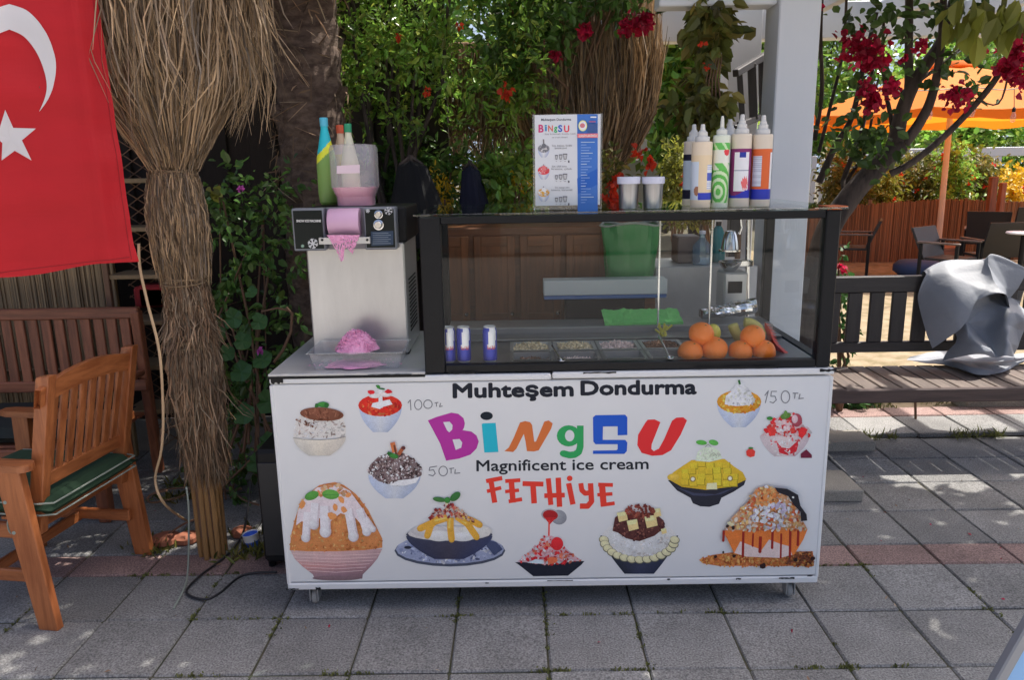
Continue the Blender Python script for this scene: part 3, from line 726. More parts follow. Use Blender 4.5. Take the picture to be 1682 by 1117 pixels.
b = MB(); b.tube([(cx0, cy0, .1), (cx0, cy0, 3.4)], .05, 10); b.build('post', m_stem, t)

# second column and eave, behind the cart
Y2 = 2.6; c2 = at(962, 300, Y2); zT = c2.z
t = thing('straw_column', (c2.x, Y2, 0), 'brown straw column behind the menu stand, gathered at a tie', 'column')
b = MB(); strands(b, (c2.x-.02, Y2), 3800, [(zT-.05, .12), (zT+.15, .33), (zT+.45, .48), (zT+.8, .50), (zT+1.25, .42)], .010, .007, inner=.76, fray=.04)
b.build('upper_straw', m_straw, t, kind='stuff')
b = MB(); strands(b, (c2.x, Y2), 900, [(zT, .12), (zT-.3, .18), (zT-.9, .16), (0, .1)], .008, .008, inner=.75); b.build('lower_straw', m_straw2, t, kind='stuff')
b = MB(); b.tube([(c2.x, Y2, 0), (c2.x, Y2, 3.3)], .06, 10); b.build('post', m_stem, t)
e0, e1 = at(690, 160, 2.75), at(890, 160, 2.75)
t = thing('straw_eave', ((e0.x+e1.x)/2, 2.75, 0), 'dark straw eave fringe hanging between the shrub and the menu stand', 'eave')
b = MB(); pth = []
for _ in range(1700):
    x = rr.uniform(e0.x-.7, e1.x+.25); L = rr.uniform(.45, .75)*(1 if rr.random() < .8 else 1.15); y = 2.75+rr.uniform(-.05, .05); z = e0.z+.34
    pth.append([(x, y, z), (x+rr.gauss(0, .02), y-.03, z-L*.4), (x+rr.gauss(0, .035), y-.04, z-L*.75), (x+rr.gauss(0, .05), y-.04, z-L)])
ribbons(b, pth, [.011*rr.uniform(.5, 1.4) for _ in pth]); b.build('fringe', m_straw2, t, kind='stuff')
b = MB(); b.beam((e0.x-1.0, 2.8, e0.z+.32), (e1.x+.3, 2.8, e0.z+.32), .07, .07, .01); b.build('beam', m_stem, t)
for xx in (e0.x-.9,):
    b = MB(); b.tube([(xx, 2.8, 0), (xx, 2.8, e0.z+.3)], .05, 8); b.build('post', m_stem, t)

# ------------------------------------------------------------------ palm trunk with its crown above the frame
pb = at(516, 300, 1.45); t = thing('palm_tree', (pb.x, 1.45, 0), 'rough brown palm trunk behind the ice machine', 'palm tree')
b = MB(); n = 22; rings = []
for k in range(90):
    z = k*.05; ring = []
    for j in range(n):
        a = 2*PI*j/n; r = .165*(1+.05*math.sin(z*2))+.016*((z*7+j*.15) % 1.0)+.014*noise.noise(Vector((j*.9, z*6, 0)))+.006*rr.random()
        ring.append((pb.x+r*math.cos(a)+.01*math.sin(z), 1.45+r*math.sin(a), z))
    rings.append(ring)
for k in range(89):
    for j in range(n): b.face([rings[k][j], rings[k][(j+1) % n], rings[k+1][(j+1) % n], rings[k+1][j]])
b.build('trunk', m_palmbark, t)
b = MB(); pth = []
for _ in range(420):
    a = rr.uniform(0, 2*PI); z = rr.uniform(1.5, 3.2); p = Vector((pb.x+.175*math.cos(a), 1.45+.175*math.sin(a), z)); d = Vector((math.cos(a+1.57)*rr.gauss(0, 1), math.sin(a+1.57)*rr.gauss(0, 1), rr.gauss(-.3, .8)))*rr.uniform(.05, .13); o_ = Vector((math.cos(a), math.sin(a), 0))*rr.uniform(.0, .04)
    pth.append([p, p+d*.5+o_, p+d+o_*1.1])
ribbons(b, pth, [.006*rr.uniform(.5, 1.6) for _ in pth]); b.build('fibre', m_straw2, t, kind='stuff')
for k in range(26):                           # old leaf bases, each a lifted wedge
    a = k*2.4; z = .9+k*.085; b = MB(); o_ = Vector((math.cos(a), math.sin(a), 0)); s_ = Vector((-o_.y, o_.x, 0)); c = Vector((pb.x, 1.45, z))
    w0, w1 = .085, .05
    b.raw([c+o_*.155-s_*w0, c+o_*.155+s_*w0, c+o_*.205+s_*w1+Vector((0, 0, .10)), c+o_*.205-s_*w1+Vector((0, 0, .10)), c+o_*.15-s_*w1+Vector((0, 0, .09)), c+o_*.15+s_*w1+Vector((0, 0, .09))], [(0, 1, 2, 3), (3, 2, 5, 4), (0, 3, 4), (1, 5, 2)]); b.build('leaf_base', m_palmbark, t)
b = MB(); top = Vector((pb.x, 1.45, 4.45))
for k in range(30):
    a = k*2.399; el = rr.uniform(-.1, .9); L = rr.uniform(1.1, 1.5); d = Vector((math.cos(a)*math.cos(el), math.sin(a)*math.cos(el), math.sin(el)))
    tip = top+d*L; b.tube([top, top+d*L*.6, tip], [.015, .012, .006], 5)
    s_ = d.cross(Vector((0, 0, 1))).normalized(); u_ = s_.cross(d)
    for j in range(22):
        an = R(-120+240*j/21); q = d*math.cos(an)+s_*math.sin(an); q = (q+Vector((0, 0, -.25))).normalized()*.55
        m_ = tip+q*.5; wv = d.cross(q).normalized(); ww = q.cross(wv).normalized()*.014 if False else (q.cross(u_)).normalized()*.014
        b.raw([tip, m_-ww, tip+q, m_+ww], [(0, 1, 2), (0, 2, 3)])
b.build('crown', m_leafd, t)

# ------------------------------------------------------------------ shrubs behind the cart
def branchy(mb, base, tips, r0, n=6):
    for tp in tips:
        p0 = Vector(base); p1 = Vector(tp); k = 6; pts = []
        for i in range(k):
            s_ = i/(k-1); p = p0.lerp(p1, s_)+Vector((rr.gauss(0, .03), rr.gauss(0, .03), 0))*math.sin(PI*s_); pts.append(p)
        mb.tube(pts, [r0*(1-.8*i/(k-1))+.003 for i in range(k)], n)
base = Vector((at(640, 300, 2.0).x, 2.05, 0)); t = thing('pomegranate_tree', base, 'bright green small-leaved tree with orange-red flowers above the ice machine', 'tree')
tips = []
def crown_pt():
    while True:
        px, py = rr.uniform(545, 900), rr.uniform(-130, 262); Y = rr.uniform(1.55, 2.55)
        lim = 262-abs(px-640)*.18 + 26*noise.noise(Vector((px*.02, 0, 3))) - (max(0, px-800)*.5)
        if py > lim: continue
        if noise.noise(Vector((px*.016, py*.016, Y*1.3))) < -.16: continue
        if py > 165 and rr.random() < (.9 if px > 688 else .5): continue
        return at(px, py, Y)
b = MB(); P, D = twiggy(620, 16, crown_pt, .16, .018); leaves(b, P, .047, asp=.42, dirs=D); b.build('crown', m_leaf, t)
b = MB(); branchy(b, base+Vector((0, 0, 1.0)), [crown_pt() for _ in range(9)], .016); b.tube([base, base+Vector((.03, 0, .9)), base+Vector((-.02, 0, 1.4))], [.05, .04, .03], 8); b.build('trunk', m_bark, t)
def flower(mb, c, r, n=14):
    P = [Vector(c)+Vector((rr.gauss(0, r*.4), rr.gauss(0, r*.4), rr.gauss(0, r*.4))) for _ in range(n)]; leaves(mb, P, max(.02, min(r*1.1, .034)), up=.1, asp=.95, fold=.5)
for (px, py, r) in ((832, 148, .035), (655, 60, .016), (700, 152, .022), (755, 42, .018), (835, 160, .02)):
    b = MB(); flower(b, at(px, py, 1.62), r); b.build('flower', m_orfl, t)
# darker creeper to the right of it (behind the upper frame edge)
base = Vector((at(930, 300, 2.2).x, 2.35, 0)); t = thing('creeper', base, 'dark green creeper over the brown straw, left of the pergola', 'creeper')
def cp2():
    while True:
        px, py = rr.uniform(790, 1110), rr.uniform(-120, 215); Y = rr.uniform(1.75, 2.3)
        if py > 118-(px-800)*.45+26*noise.noise(Vector((px*.02, py*.02, 7))): continue
        if noise.noise(Vector((px*.018, py*.018, 2))) < -.1: continue
        return at(px, py, Y)
b = MB(); P, D = twiggy(260, 12, cp2, .16, .02); leaves(b, P, .055, asp=.55, dirs=D); b.build('leaves', m_leafd, t)
b = MB(); branchy(b, at(930, 250, 2.3), [cp2() for _ in range(8)], .012); b.tube([base, at(930, 250, 2.3)], [.02, .014], 6); b.build('stem', m_stem, t)
for (px, py, r) in ((1047, 38, .075), (962, 50, .03), (913, 90, .022), (1030, 42, .05), (1060, 34, .05)):
    b = MB(); flower(b, at(px, py, 1.7), r, 60); b.build('flower_cluster', m_redfl, t)
# hanging vine over the pergola (olive leaves)
t = thing('hanging_vine', at(1165, 150, 1.15), 'olive-green vine hanging from the pergola beam above the sauce bottles', 'vine'); t.location.z = 1.6
def cp3():
    while True:
        px, py = rr.uniform(1105, 1210), rr.uniform(-40, 212); c = 1172-.12*(py-60) if py < 130 else 1160; hw = 13+8*math.sin(py*.045)+(14 if py > 120 else 0); c -= 10
        if abs(px-c) > hw: continue
        return at(px, py, rr.uniform(1.0, 1.25))
b = MB(); P, D = twiggy(105, 7, cp3, .09, .014, droop=1); leaves(b, P, .075, asp=.6, dirs=D); b.build('leaves', m_leafo, t)
b = MB()
for k in range(5): b.tube([at(1165+k*6, -60, 1.12), at(1175+k*4, 60, 1.12), at(1160+k*5, 130, 1.1), at(1150+k*9, 195, 1.12)], .004, 5)
b.build('stem', m_stem, t)
for (px, py) in ((1153, 72), (1162, 110)):
    b = MB(); flower(b, at(px, py, .98), .018, 10); b.build('flower', m_orfl, t)
# leafy plants behind the glass top
def bush(name, label, px0, px1, py0, py1, y0, y1, n, per, size, m, asp=.5, thr=-.2, cat='shrub', fl=None, group=None, sc=.02):
    base = at((px0+px1)/2, py1, (y0+y1)/2); base.z = 0
    t = thing(name, base, label, cat, group)
    def f():
        while True:
            px, py = rr.uniform(px0, px1), rr.uniform(py0, py1)
            e = (py-py0)/(py1-py0+1e-6); hw = .5*(.55+.45*e); u = (px-px0)/(px1-px0)
            if abs(u-.5) > hw: continue
            if noise.noise(Vector((px*sc, py*sc, y0*3.1))) < thr: continue
            return at(px, py, rr.uniform(y0, y1))
    b = MB(); P, D = twiggy(n, per, f, size*2.5, size*.4); leaves(b, P, size, asp=asp, dirs=D); b.build('foliage', m, t)
    b = MB(); tp = [f() for _ in range(5)]; branchy(b, base, tp, .012+.02*(y0 > 5)); b.build('stem', m_stem, t)
    if fl:
        mfl, pts, r = fl
        for (px, py) in pts:
            b = MB(); flower(b, at(px, py, y0), r, 16); b.build('flower', mfl, t)
    return t
bush('leafy_plant', 'fresh green leafy plant behind the case, left of the menu stand', 770, 878, 225, 352, 1.5, 2.1, 130, 9, .05, m_leaf, .6, -.05)
bush('yellow_shrub', 'yellow-leaved plant beside the black coat', 700, 745, 288, 352, 1.7, 1.95, 46, 8, .03, m_yelfl, .35, -.6)
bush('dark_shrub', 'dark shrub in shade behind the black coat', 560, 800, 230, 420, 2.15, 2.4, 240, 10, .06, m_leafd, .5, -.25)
bush('yellow_flowers', 'yellow flowers low behind the menu stand', 845, 876, 285, 312, 1.6, 1.75, 16, 8, .03, m_yelfl, .5, -.9)
bush('red_flower_plant', 'red geranium flowers between the menu stand and the shakers', 985, 1020, 250, 352, 1.5, 1.8, 40, 8, .04, m_leafo, .6, -.6, fl=(m_orfl, ((1008, 305), (1003, 322), (1012, 333), (1010, 296), (1066, 270), (1050, 252)), .035))
# black coat and navy jacket on posts behind the counter
def coat(name, label, px0, px1, py0, py1, Y, m):
    a, c = at((px0+px1)/2, py0, Y), at((px0+px1)/2, py1+60, Y); t = thing(name, (a.x, Y, 0), label, 'coat'); b = MB()
    hw0 = (at(px1, py0, Y).x-at(px0, py0, Y).x)*.5; n = 28; rows = []
    for k in range(18):
        s_ = k/17; z = a.z+(c.z-a.z)*s_; wd = hw0*(.02 if k == 0 else .42+.58*min(1, s_*1.4)**.8); ring = []
        for j in range(n):
            an = 2*PI*j/n; f = 1+.08*math.sin(an*5+s_*2+1)*min(1, s_*3)+.05*math.sin(an*9)
            ring.append((a.x+wd*f*math.cos(an)+.03*s_, Y+.10*f*math.sin(an)*(.4+.6*s_), z))
        rows.append(ring)
    for k in range(17):
        for j in range(n): b.face([rows[k][j], rows[k+1][j], rows[k+1][(j+1) % n], rows[k][(j+1) % n]])
    b.face(rows[0][::-1]); b.build('cloth', m, t, smooth=True)
    b = MB(); b.tube([(a.x, Y, 0), (a.x, Y, a.z+.03)], .012, 6); b.tube([(a.x-hw0*.4, Y, a.z-.02), (a.x, Y, a.z+.02), (a.x+hw0*.4, Y, a.z-.02)], .01, 6); b.build('stand', m_bark, t)
coat('hanging_coat', 'black coat hung up between the ice machine and the glass case', 628, 722, 264, 345, 1.3, m_coat)
coat('hanging_jacket', 'navy jacket hung up behind the glass top', 744, 800, 272, 345, 1.55, m_navy)
# ------------------------------------------------------------------ climbing plant by the column
base = at(400, 880, 1.1); base.z = 0; t = thing('climbing_plant', base, 'dark climbing plant with geranium leaves and pink flowers beside the straw column', 'plant')
def cp4():
    while True:
        px, py = rr.uniform(335, 500), rr.uniform(285, 860); Y = rr.uniform(.95, 1.5)
        if noise.noise(Vector((px*.02, py*.02, 9))) < -.1: continue
        if py > 600 and px > 445: continue
        return at(px, py, Y)
b = MB(); P, D = twiggy(250, 9, cp4, .12, .02); leaves(b, P, .045, asp=.6, dirs=D); b.build('foliage', m_leafd, t)
b = MB()
for k in range(12):
    a = at(rr.uniform(390, 480), 780, 1.0); a.z = rr.uniform(0, .5); c = cp4(); d = cp4()
    b.tube([a, a.lerp(c, .5)+Vector((rr.gauss(0, .06), 0, 0)), c, c.lerp(d, .6)], [.008, .007, .006, .003], 5)
b.tube([at(470, 505, .9), at(480, 515, .9), at(478, 545, .9), at(465, 575, .9), at(450, 595, .9)], .007, 6); b.tube([at(430, 512, .9), at(455, 506, .9), at(475, 510, .9)], .005, 6)
b.build('stem', m_stem, t)
def biground(mb, c, r, tilt):
    c = Vector(c); n = 16; nrm = Vector(tilt).normalized(); x = nrm.cross(Vector((0.2, 0, 1))).normalized(); y = nrm.cross(x); k = len(mb.v); ring = []
    mb.v.append(tuple(c-nrm*r*.18))
    for j in range(n):
        a = 2*PI*j/n; q = r*(1+.10*math.cos(5*a)+.04*math.cos(10*a)); 
        if j == 0: q *= .5
        mb.v.append(tuple(c+x*q*math.cos(a)+y*q*math.sin(a)+nrm*r*.08*math.cos(5*a)))
    for j in range(n): mb.f.append((k, k+1+j, k+1+(j+1) % n)); mb.c.append(None)
for (px, py, r) in ((382, 523, .05), (425, 528, .042), (398, 560, .045), (430, 590, .05), (395, 610, .055), (440, 660, .06), (400, 680, .055), (440, 730, .06), (412, 480, .03), (372, 580, .04), (420, 760, .05), (360, 545, .03)):
    b = MB(); biground(b, at(px, py, .85), r, (rr.gauss(.1, .2), -1, rr.gauss(.7, .25))); b.build('leaf', m_leafg, t)
for (px, py) in ((393, 309), (427, 574)):
    b = MB(); flower(b, at(px, py, .85), .02, 12); b.build('flower', m_pinkfl, t)
b = MB(); flower(b, at(355, 315, .9), .03, 14); b.build('young_leaves', m_leafy, t)
# ------------------------------------------------------------------ small things at the column's foot
b = MB(); pts = [at(228, 400, .3), at(230, 440, .28), at(243, 500, .26), at(262, 580, .25), at(268, 680, .25), at(265, 740, .25), at(255, 790, .28), at(272, 830, .3), Vector((gz(310, 858, .02)))]
def smooth_path(pts, k=6):
    pts = [Vector(p) for p in pts]; o = []
    for i in range(len(pts)-1):
        p0, p1, p2, p3 = pts[max(i-1, 0)], pts[i], pts[i+1], pts[min(i+2, len(pts)-1)]
        for j in range(k):
            s_ = j/k; o.append(.5*(2*p1+(p2-p0)*s_+(2*p0-5*p1+4*p2-p3)*s_*s_+(3*p1-p0-3*p2+p3)*s_**3))
    return o+[pts[-1]]
b.tube(smooth_path(pts), .0055, 7); o = b.build('rope', m_cord, smooth=True); tag(o, 'pale tan rope hanging down in front of the straw column', 'rope')
b = MB(); b.tube(smooth_path([at(306, 800, .3), at(310, 840, .3), gz(309, 930, .02), gz(303, 965, .01), gz(285, 1000, .006)]), .004, 6); o = b.build('string', m_pipe, smooth=True); tag(o, 'thin whitish string trailing from the column onto the paving', 'string')
b = MB(); b.tube(smooth_path([gz(455, 940, .02), gz(400, 945, .008), gz(360, 975, .008), gz(335, 985, .008), gz(306, 973, .008), gz(330, 945, .01), gz(370, 915, .01), gz(395, 885, .02), at(405, 850, .62), at(412, 790, .7)]), .005, 7); o = b.build('power_cable', m_cable, smooth=True); tag(o, 'black power cable looping on the paving left of the cart', 'cable')
for (pp, lab) in (((((240, 820), (262, 806), (310, 802), (300, 815), (250, 826), (246, 814), (275, 806))), 'grey wire loop lying left of the column foot'), ((((372, 790), (395, 818), (425, 830)), 'pale dry stem bending right of the column foot')), ((((400, 775), (420, 777), (430, 790)), 'short pale dry twig above the paper cup')), ((((268, 884), (300, 862), (325, 852)), 'straight dry twig lying left of the column'))):
    b = MB(); b.tube(smooth_path([gz(x, y, .03+.04*k) for k, (x, y) in enumerate(pp)]), .005, 6); o = b.build('dry_stem', m_stem, smooth=True); tag(o, lab, 'twig')
p = gz(416, 897, 0); b = MB(); mt = Matrix.Rotation(R(-8), 3, 'Y')
colf = lambda a, z: (pr(60, 100, 200) if (.012 < z < .045) else pr(205, 215, 230))
b.lathe([(.026, 0), (.028, .002), (.033, .03), (.036, .062), (.038, .064), (.036, .066), (.034, .06), (.027, .006), (0, .005)], 24, p, colf, mt); o = b.build('paper_cup', m_attr, smooth=True); tag(o, 'small white and blue cup on the ground by the speaker', 'cup')
for (px, py, s_, lab) in ((272, 892, .07, 'broken terracotta piece left of the column foot'), (308, 890, .06, 'terracotta piece touching the column foot'), (398, 880, .05, 'reddish stone between column and cup')):
    p = gz(px, py, 0); b = MB(); b.lathe([(s_*.8, 0), (s_, .012), (s_*.95, .03), (s_*.5, .042), (0, .045)], 9, p); o = b.build('clay_piece', m_clay); tag(o, lab, 'stone')
# black speaker standing left of the cart
sx0, sx1 = at(432, 900, .32).x, at(474, 900, .32).x+.06
t = thing('loudspeaker', ((sx0+sx1)/2, .45, 0), 'tall black speaker box standing against the left end of the cart', 'speaker')
b = MB(); b.box(sx0, sx1, .32, .62, .03, at(445, 740, .32).z, .015); b.build('cabinet', m_blackp, t)
b = MB(); b.box(sx0+.012, sx1-.012, .312, .322, .07, at(445, 760, .32).z, .004); b.build('grille', m_cable, t)
for xx in (sx0+.02, sx1-.02):
    b = MB(); b.lathe([(.015, 0), (.018, .03)], 10, (xx, .36, 0)); b.build('foot', m_blackp, t)
# ------------------------------------------------------------------ the cart
X0, X1, DEP = -.905, 1.145, .72; ZT, ZB = .957, .095
cart = thing('ice_cream_cart', (.12, DEP/2, 0), 'white ice cream cart with printed front, glass display case and steel worktop', 'cart')
b = MB(); b.box(X0+.01, X1-.01, .022, DEP, ZB+.01, ZT-.02, .006); b.build('body', m_white, cart)
b = MB(); b.box(X0, X1, 0, .02, ZB+.028, ZT-.034, .003); panel = b.build('front_panel', m_white, cart)
b = MB(); b.box(X0-.004, X1+.004, -.004, .02, ZB-.004, ZB+.024, .004); b.build('bottom_trim', m_white, cart)
b = MB(); b.box(X0-.004, .121, -.004, .02, ZT-.031, ZT-.008, .004); b.build('top_trim', m_white, cart)
b = MB(); b.box(.126, X1+.006, -.006, .02, ZT-.027, ZT-.004, .004); b.build('top_trim', m_white, cart)
for xx in (X0-.006, X1-.008):
    b = MB(); b.box(xx, xx+.014, -.003, .03, ZB+.02, ZT-.036, .004); b.build('edge_trim', m_white, cart)
# chipped dark marks on the trims
for (px, py, l, h) in ((455, 626, .045, .012), (523, 967, .02, .006), (800, 958, .012, .003), (1098, 952, .012, .004), (1213, 951, .02, .004), (1292, 950, .06, .004), (480, 968, .05, .003), (1330, 946, .02, .003), (920, 954, .1, .002), (500, 617, .0, 0), (1360, 608, .06, .006), (985, 612, .12, .004), (1210, 604, .3, .004), (640, 616, .16, .003), (760, 613, .1, .003)):
    if l == 0: continue
    p = at(px, py, -.006); b = MB(); r_ = random.Random(px); n = 9
    up = [(p.x-l/2+l*i/n, -.0075, p.z+h*1.7*(.2+.5*r_.random())) for i in range(n+1)]; dn = [(p.x-l/2+l*i/n, -.0075, p.z-h*1.7*(.2+.5*r_.random())) for i in range(n+1)]
    b.face(dn+up[::-1]); b.build('chipped_paint', m_blackp, cart)
# worktop on the left
b = MB(); b.box(X0-.008, -.338, -.002, DEP+.01, ZT-.004, ZT+.006, .003); b.build('worktop', m_steel2, cart)
b = MB(); b.box(X0-.009, -.338, -.006, .012, ZT-.012, ZT-.0045, .001); b.build('worktop_edge', m_black, cart)
# casters
for (xx, yy) in ((-.82, .05), (1.06, .05), (-.82, .64), (1.06, .64)):
    b = MB(); b.box(xx-.022, xx+.022, yy-.03, yy+.03, ZB-.012, ZB-.002, .002); b.box(xx-.018, xx-.013, yy-.02, yy+.03, .022, ZB-.01, .001); b.box(xx+.013, xx+.018, yy-.02, yy+.03, .022, ZB-.01, .001); k = b.build('caster', m_steel, cart)
    b = MB(); b.lathe([(.02, -.011), (.031, -.010), (.033, 0), (.031, .010), (.02, .011)], 18, (xx, yy+.012, .033), m=Matrix.Rotation(PI/2, 3, 'Y')); b.build('wheel', mat('grey_wheel' + str(xx) + str(yy), (.35, .34, .32), .7), k)
# ---- display case
CX0, CX1, CZ0, CZ1 = -.338, 1.137, ZT-.002, 1.522
b = MB()
for (a, c, d, e) in ((CX0, CX0+.074, .004, .05), (CX1-.05, CX1, .004, .055)): b.box(a, c, d, e, CZ0, CZ1, .004)
b.box(CX0+.075, CX1-.051, .006, .04, CZ0+.001, CZ0+.03, .003)
b.box(CX0+.075, CX1-.051, .008, .032, CZ1-.028, CZ1-.001, .003)
for (a, c) in ((CX0+.002, CX0+.04), (CX1-.04, CX1-.002)):
    b.box(a, c, .0555, DEP-.04, CZ0+.002, CZ0+.028, .003); b.box(a, c, DEP-.038, DEP, CZ0, CZ1-.001, .003); b.box(a+.004, c-.004, .0555, DEP-.04, CZ1-.026, CZ1-.002, .003)
b.box(CX0+.041, CX1-.041, DEP-.036, DEP-.004, CZ1-.05, CZ1-.002, .003); b.box(CX0+.041, CX1-.041, DEP-.036, DEP-.004, CZ0+.001, CZ0+.05, .003)
case = b.build('display_case', m_black, cart)
def pane(nm, a, c, m):
    b = MB(); b.box(*a, .0); return b.build(nm, m, case)
b = MB(); b.face([(CX0+.07, .02, CZ0+.028), (CX1-.046, .02, CZ0+.028), (CX1-.046, .02, CZ1-.02), (CX0+.07, .02, CZ1-.02)]); b.build('front_glass', m_glass, case)
b = MB(); b.face([(CX1-.02, .05, CZ0+.026), (CX1-.02, DEP-.036, CZ0+.026), (CX1-.02, DEP-.036, CZ1-.022), (CX1-.02, .05, CZ1-.022)]); b.build('side_glass', m_sideglass, case)
b = MB(); b.face([(CX0+.02, .05, CZ0+.026), (CX0+.02, DEP-.036, CZ0+.026), (CX0+.02, DEP-.036, CZ1-.022), (CX0+.02, .05, CZ1-.022)]); b.build('side_glass', m_sideglass, case)
b = MB(); b.box(CX0-.018, CX1+.02, -.006, DEP+.01, CZ1+.001, CZ1+.009, .0015); b.build('top_glass', m_topglass, case)
b = MB(); b.box(CX1-.05, CX1+.02, .0, .09, CZ1+.0095, CZ1+.013, .001); b.build('corner_tape', mat('orange_tape', (.6, .13, .03), .6), case)
# thin steel rods and inner ledge
for (px) in (1083, 1168):
    p = at(px, 430, .5); b = MB(); b.tube([(p.x, .5, CZ0+.05), (p.x, .5, CZ1-.03)], .004, 6); b.build('rod', m_chrome, case)
# floor of the well with openings for the pans
cols = [CX0+.075, -.19, -.165, -.03, -.005, .135, .16, .30, .325, .465, .49, .63, .655, CX1-.045]
xs = [(-.022, .132), (.152, .306), (.326, .480), (.500, .654)]; ysr = [(.075, .20), (.225, .37)]
FZ = CZ0+.024
b = MB(); xe = sorted([CX0+.04, CX1-.045]+[q for a in xs for q in a]); ye = sorted([.041, .50]+[q for a in ysr for q in a])
for i in range(len(xe)-1):
    for j in range(len(ye)-1):
        hole = any(abs(xe[i]-a[0]) < 1e-6 for a in xs) and any(abs(ye[j]-c[0]) < 1e-6 for c in ysr)
        if not hole: b.face([(xe[i], ye[j], FZ), (xe[i+1], ye[j], FZ), (xe[i+1], ye[j+1], FZ), (xe[i], ye[j+1], FZ)])
b.build('well_floor', mat('well_floor', (.13, .13, .135), .32, metal=.4, var=.2, vscale=12), case)
b = MB(); b.box(CX0+.042, CX1-.046, .501, .52, FZ-.02, FZ+.036, .002); b.box(CX0+.042, CX1-.046, .5205, DEP-.037, FZ+.02, FZ+.036, .002); b.build('back_ledge', mat('ledge_steel', (.26, .26, .26), .36, metal=.6, var=.2, vscale=10), case)
b = MB(); b.box(CX0+.042, CX1-.046, .39, .4995, FZ+.002, FZ+.012, .002); b.build('ledge_step', mat('dark_steel', (.2, .2, .2), .3, metal=.8), case)
# ---- print on the front panel
def pan(u, v, h): p = at(u, v, 0.0); return (p.x, -h, p.z)
def PT(x, y): return (680+x/3.504, 600+y/3.504)
WHT = pr(184, 190, 198)
def lettering(nm, fn):
    q = Pic(pan); fn(q); return q.build(nm, m_print, panel)
def f_(q):
    q.text('Muhteşem', 745, 653, 941, 650, pr(30, 34, 44), h=32, fat=1.55)
lettering('lettering', f_)
def f_(q): q.text('Dondurma', 955, 648.5, 1143, 646.5, pr(30, 34, 44), h=32, fat=1.55)
lettering('lettering', f_)
P_ = lambda L: [PT(*a) for a in L]
def f_(q):
    q.poly(P_([(80, 318), (130, 298), (215, 273), (255, 280), (285, 305), (293, 335), (288, 360), (280, 374), (330, 382), (360, 405), (373, 440), (360, 480), (325, 515), (260, 538), (185, 550), (150, 450)]), pr(152, 48, 140))
    q.poly(P_([(168, 328), (205, 325), (222, 345), (220, 370), (203, 387), (190, 375)]), WHT); q.poly(P_([(222, 428), (262, 425), (278, 445), (272, 475), (240, 488)]), WHT)
lettering('brand_letter', f_)
def f_(q):
    q.ell(*PT(418, 292), 36/3.504, 24/3.504, pr(26, 34, 44)); q.poly(P_([(390, 338), (400, 335), (470, 332), (486, 500), (405, 503)]), pr(36, 158, 182))
lettering('brand_letter', f_)
def f_(q):
    q.poly(P_([(520, 495), (545, 475), (575, 415), (610, 330), (640, 322), (668, 328), (680, 345), (692, 440), (702, 440), (750, 325), (775, 318), (798, 335), (790, 365), (718, 490), (690, 497), (650, 495), (642, 440), (632, 395), (590, 480), (570, 500)]), pr(180, 100, 56))
lettering('brand_letter', f_)
def f_(q):
    g = pr(44, 142, 84); ce = PT(890, 407); q.ell(ce[0], ce[1], 68/3.504, 61/3.504, g); q.stroke(P_([(957, 348), (957, 470), (948, 500), (925, 515), (895, 518), (857, 508)]), 38/3.504, g); q.ell(*PT(857, 508), 18/3.504, 17/3.504, g); q.ell(*PT(896, 406), 27/3.504, 33/3.504, WHT)
lettering('brand_letter', f_)
def f_(q):
    q.poly(P_([(1030, 300), (1045, 288), (1215, 285), (1228, 300), (1228, 402), (1172, 404), (1172, 352), (1088, 353), (1086, 430), (1215, 430), (1228, 445), (1225, 495), (1210, 511), (1030, 511), (1030, 492), (1165, 490), (1172, 483), (1172, 455), (1045, 455), (1032, 440)]), pr(34, 78, 176))
lettering('brand_letter', f_)
def f_(q):
    q.poly(P_([(1332, 330), (1345, 314), (1385, 312), (1418, 328), (1390, 400), (1368, 455), (1366, 482), (1380, 495), (1410, 480), (1440, 425), (1485, 320), (1510, 302), (1550, 300), (1571, 318), (1535, 400), (1480, 490), (1430, 518), (1370, 522), (1310, 505), (1285, 460), (1290, 400)]), pr(190, 46, 50))
lettering('brand_letter', f_)
def f_(q): q.text('Magnificent ice cream', 783, 774, 1065, 770.5, pr(34, 38, 46), h=25.5, fat=.45)
lettering('lettering', f_)
def f_(q):
    c = pr(196, 58, 48)
    S_ = [([(442, 660), (465, 792)], 30), ([(415, 668), (508, 650)], 24), ([(420, 727), (502, 706)], 21), ([(560, 660), (570, 792)], 32), ([(525, 668), (612, 662)], 22), ([(525, 728), (605, 720)], 20), ([(545, 785), (622, 772)], 22), ([(625, 682), (745, 685)], 28), ([(685, 690), (692, 796)], 32), ([(773, 652), (788, 805)], 29), ([(830, 648), (838, 816)], 31), ([(750, 752), (868, 748)], 27), ([(890, 680), (915, 802)], 31), ([(960, 680), (966, 720), (985, 738), (1012, 735)], 29), ([(1016, 680), (1022, 785), (1000, 812), (955, 812)], 31), ([(1082, 688), (1092, 812)], 36), ([(1060, 688), (1145, 690)], 22), ([(1055, 747), (1142, 741)], 20), ([(1075, 806), (1155, 795)], 21)]
    for pts, w_ in S_[SEL[0]:SEL[1]]: q.stroke([PT(*a) for a in pts], w_/3.504, c)
    if SEL[0] == 12: q.ell(*PT(896, 652), 4.6, 4.6, c)
for SEL in ((0, 3), (3, 7), (7, 9), (9, 12), (12, 13), (13, 15), (15, 19)): lettering('red_letter', f_)
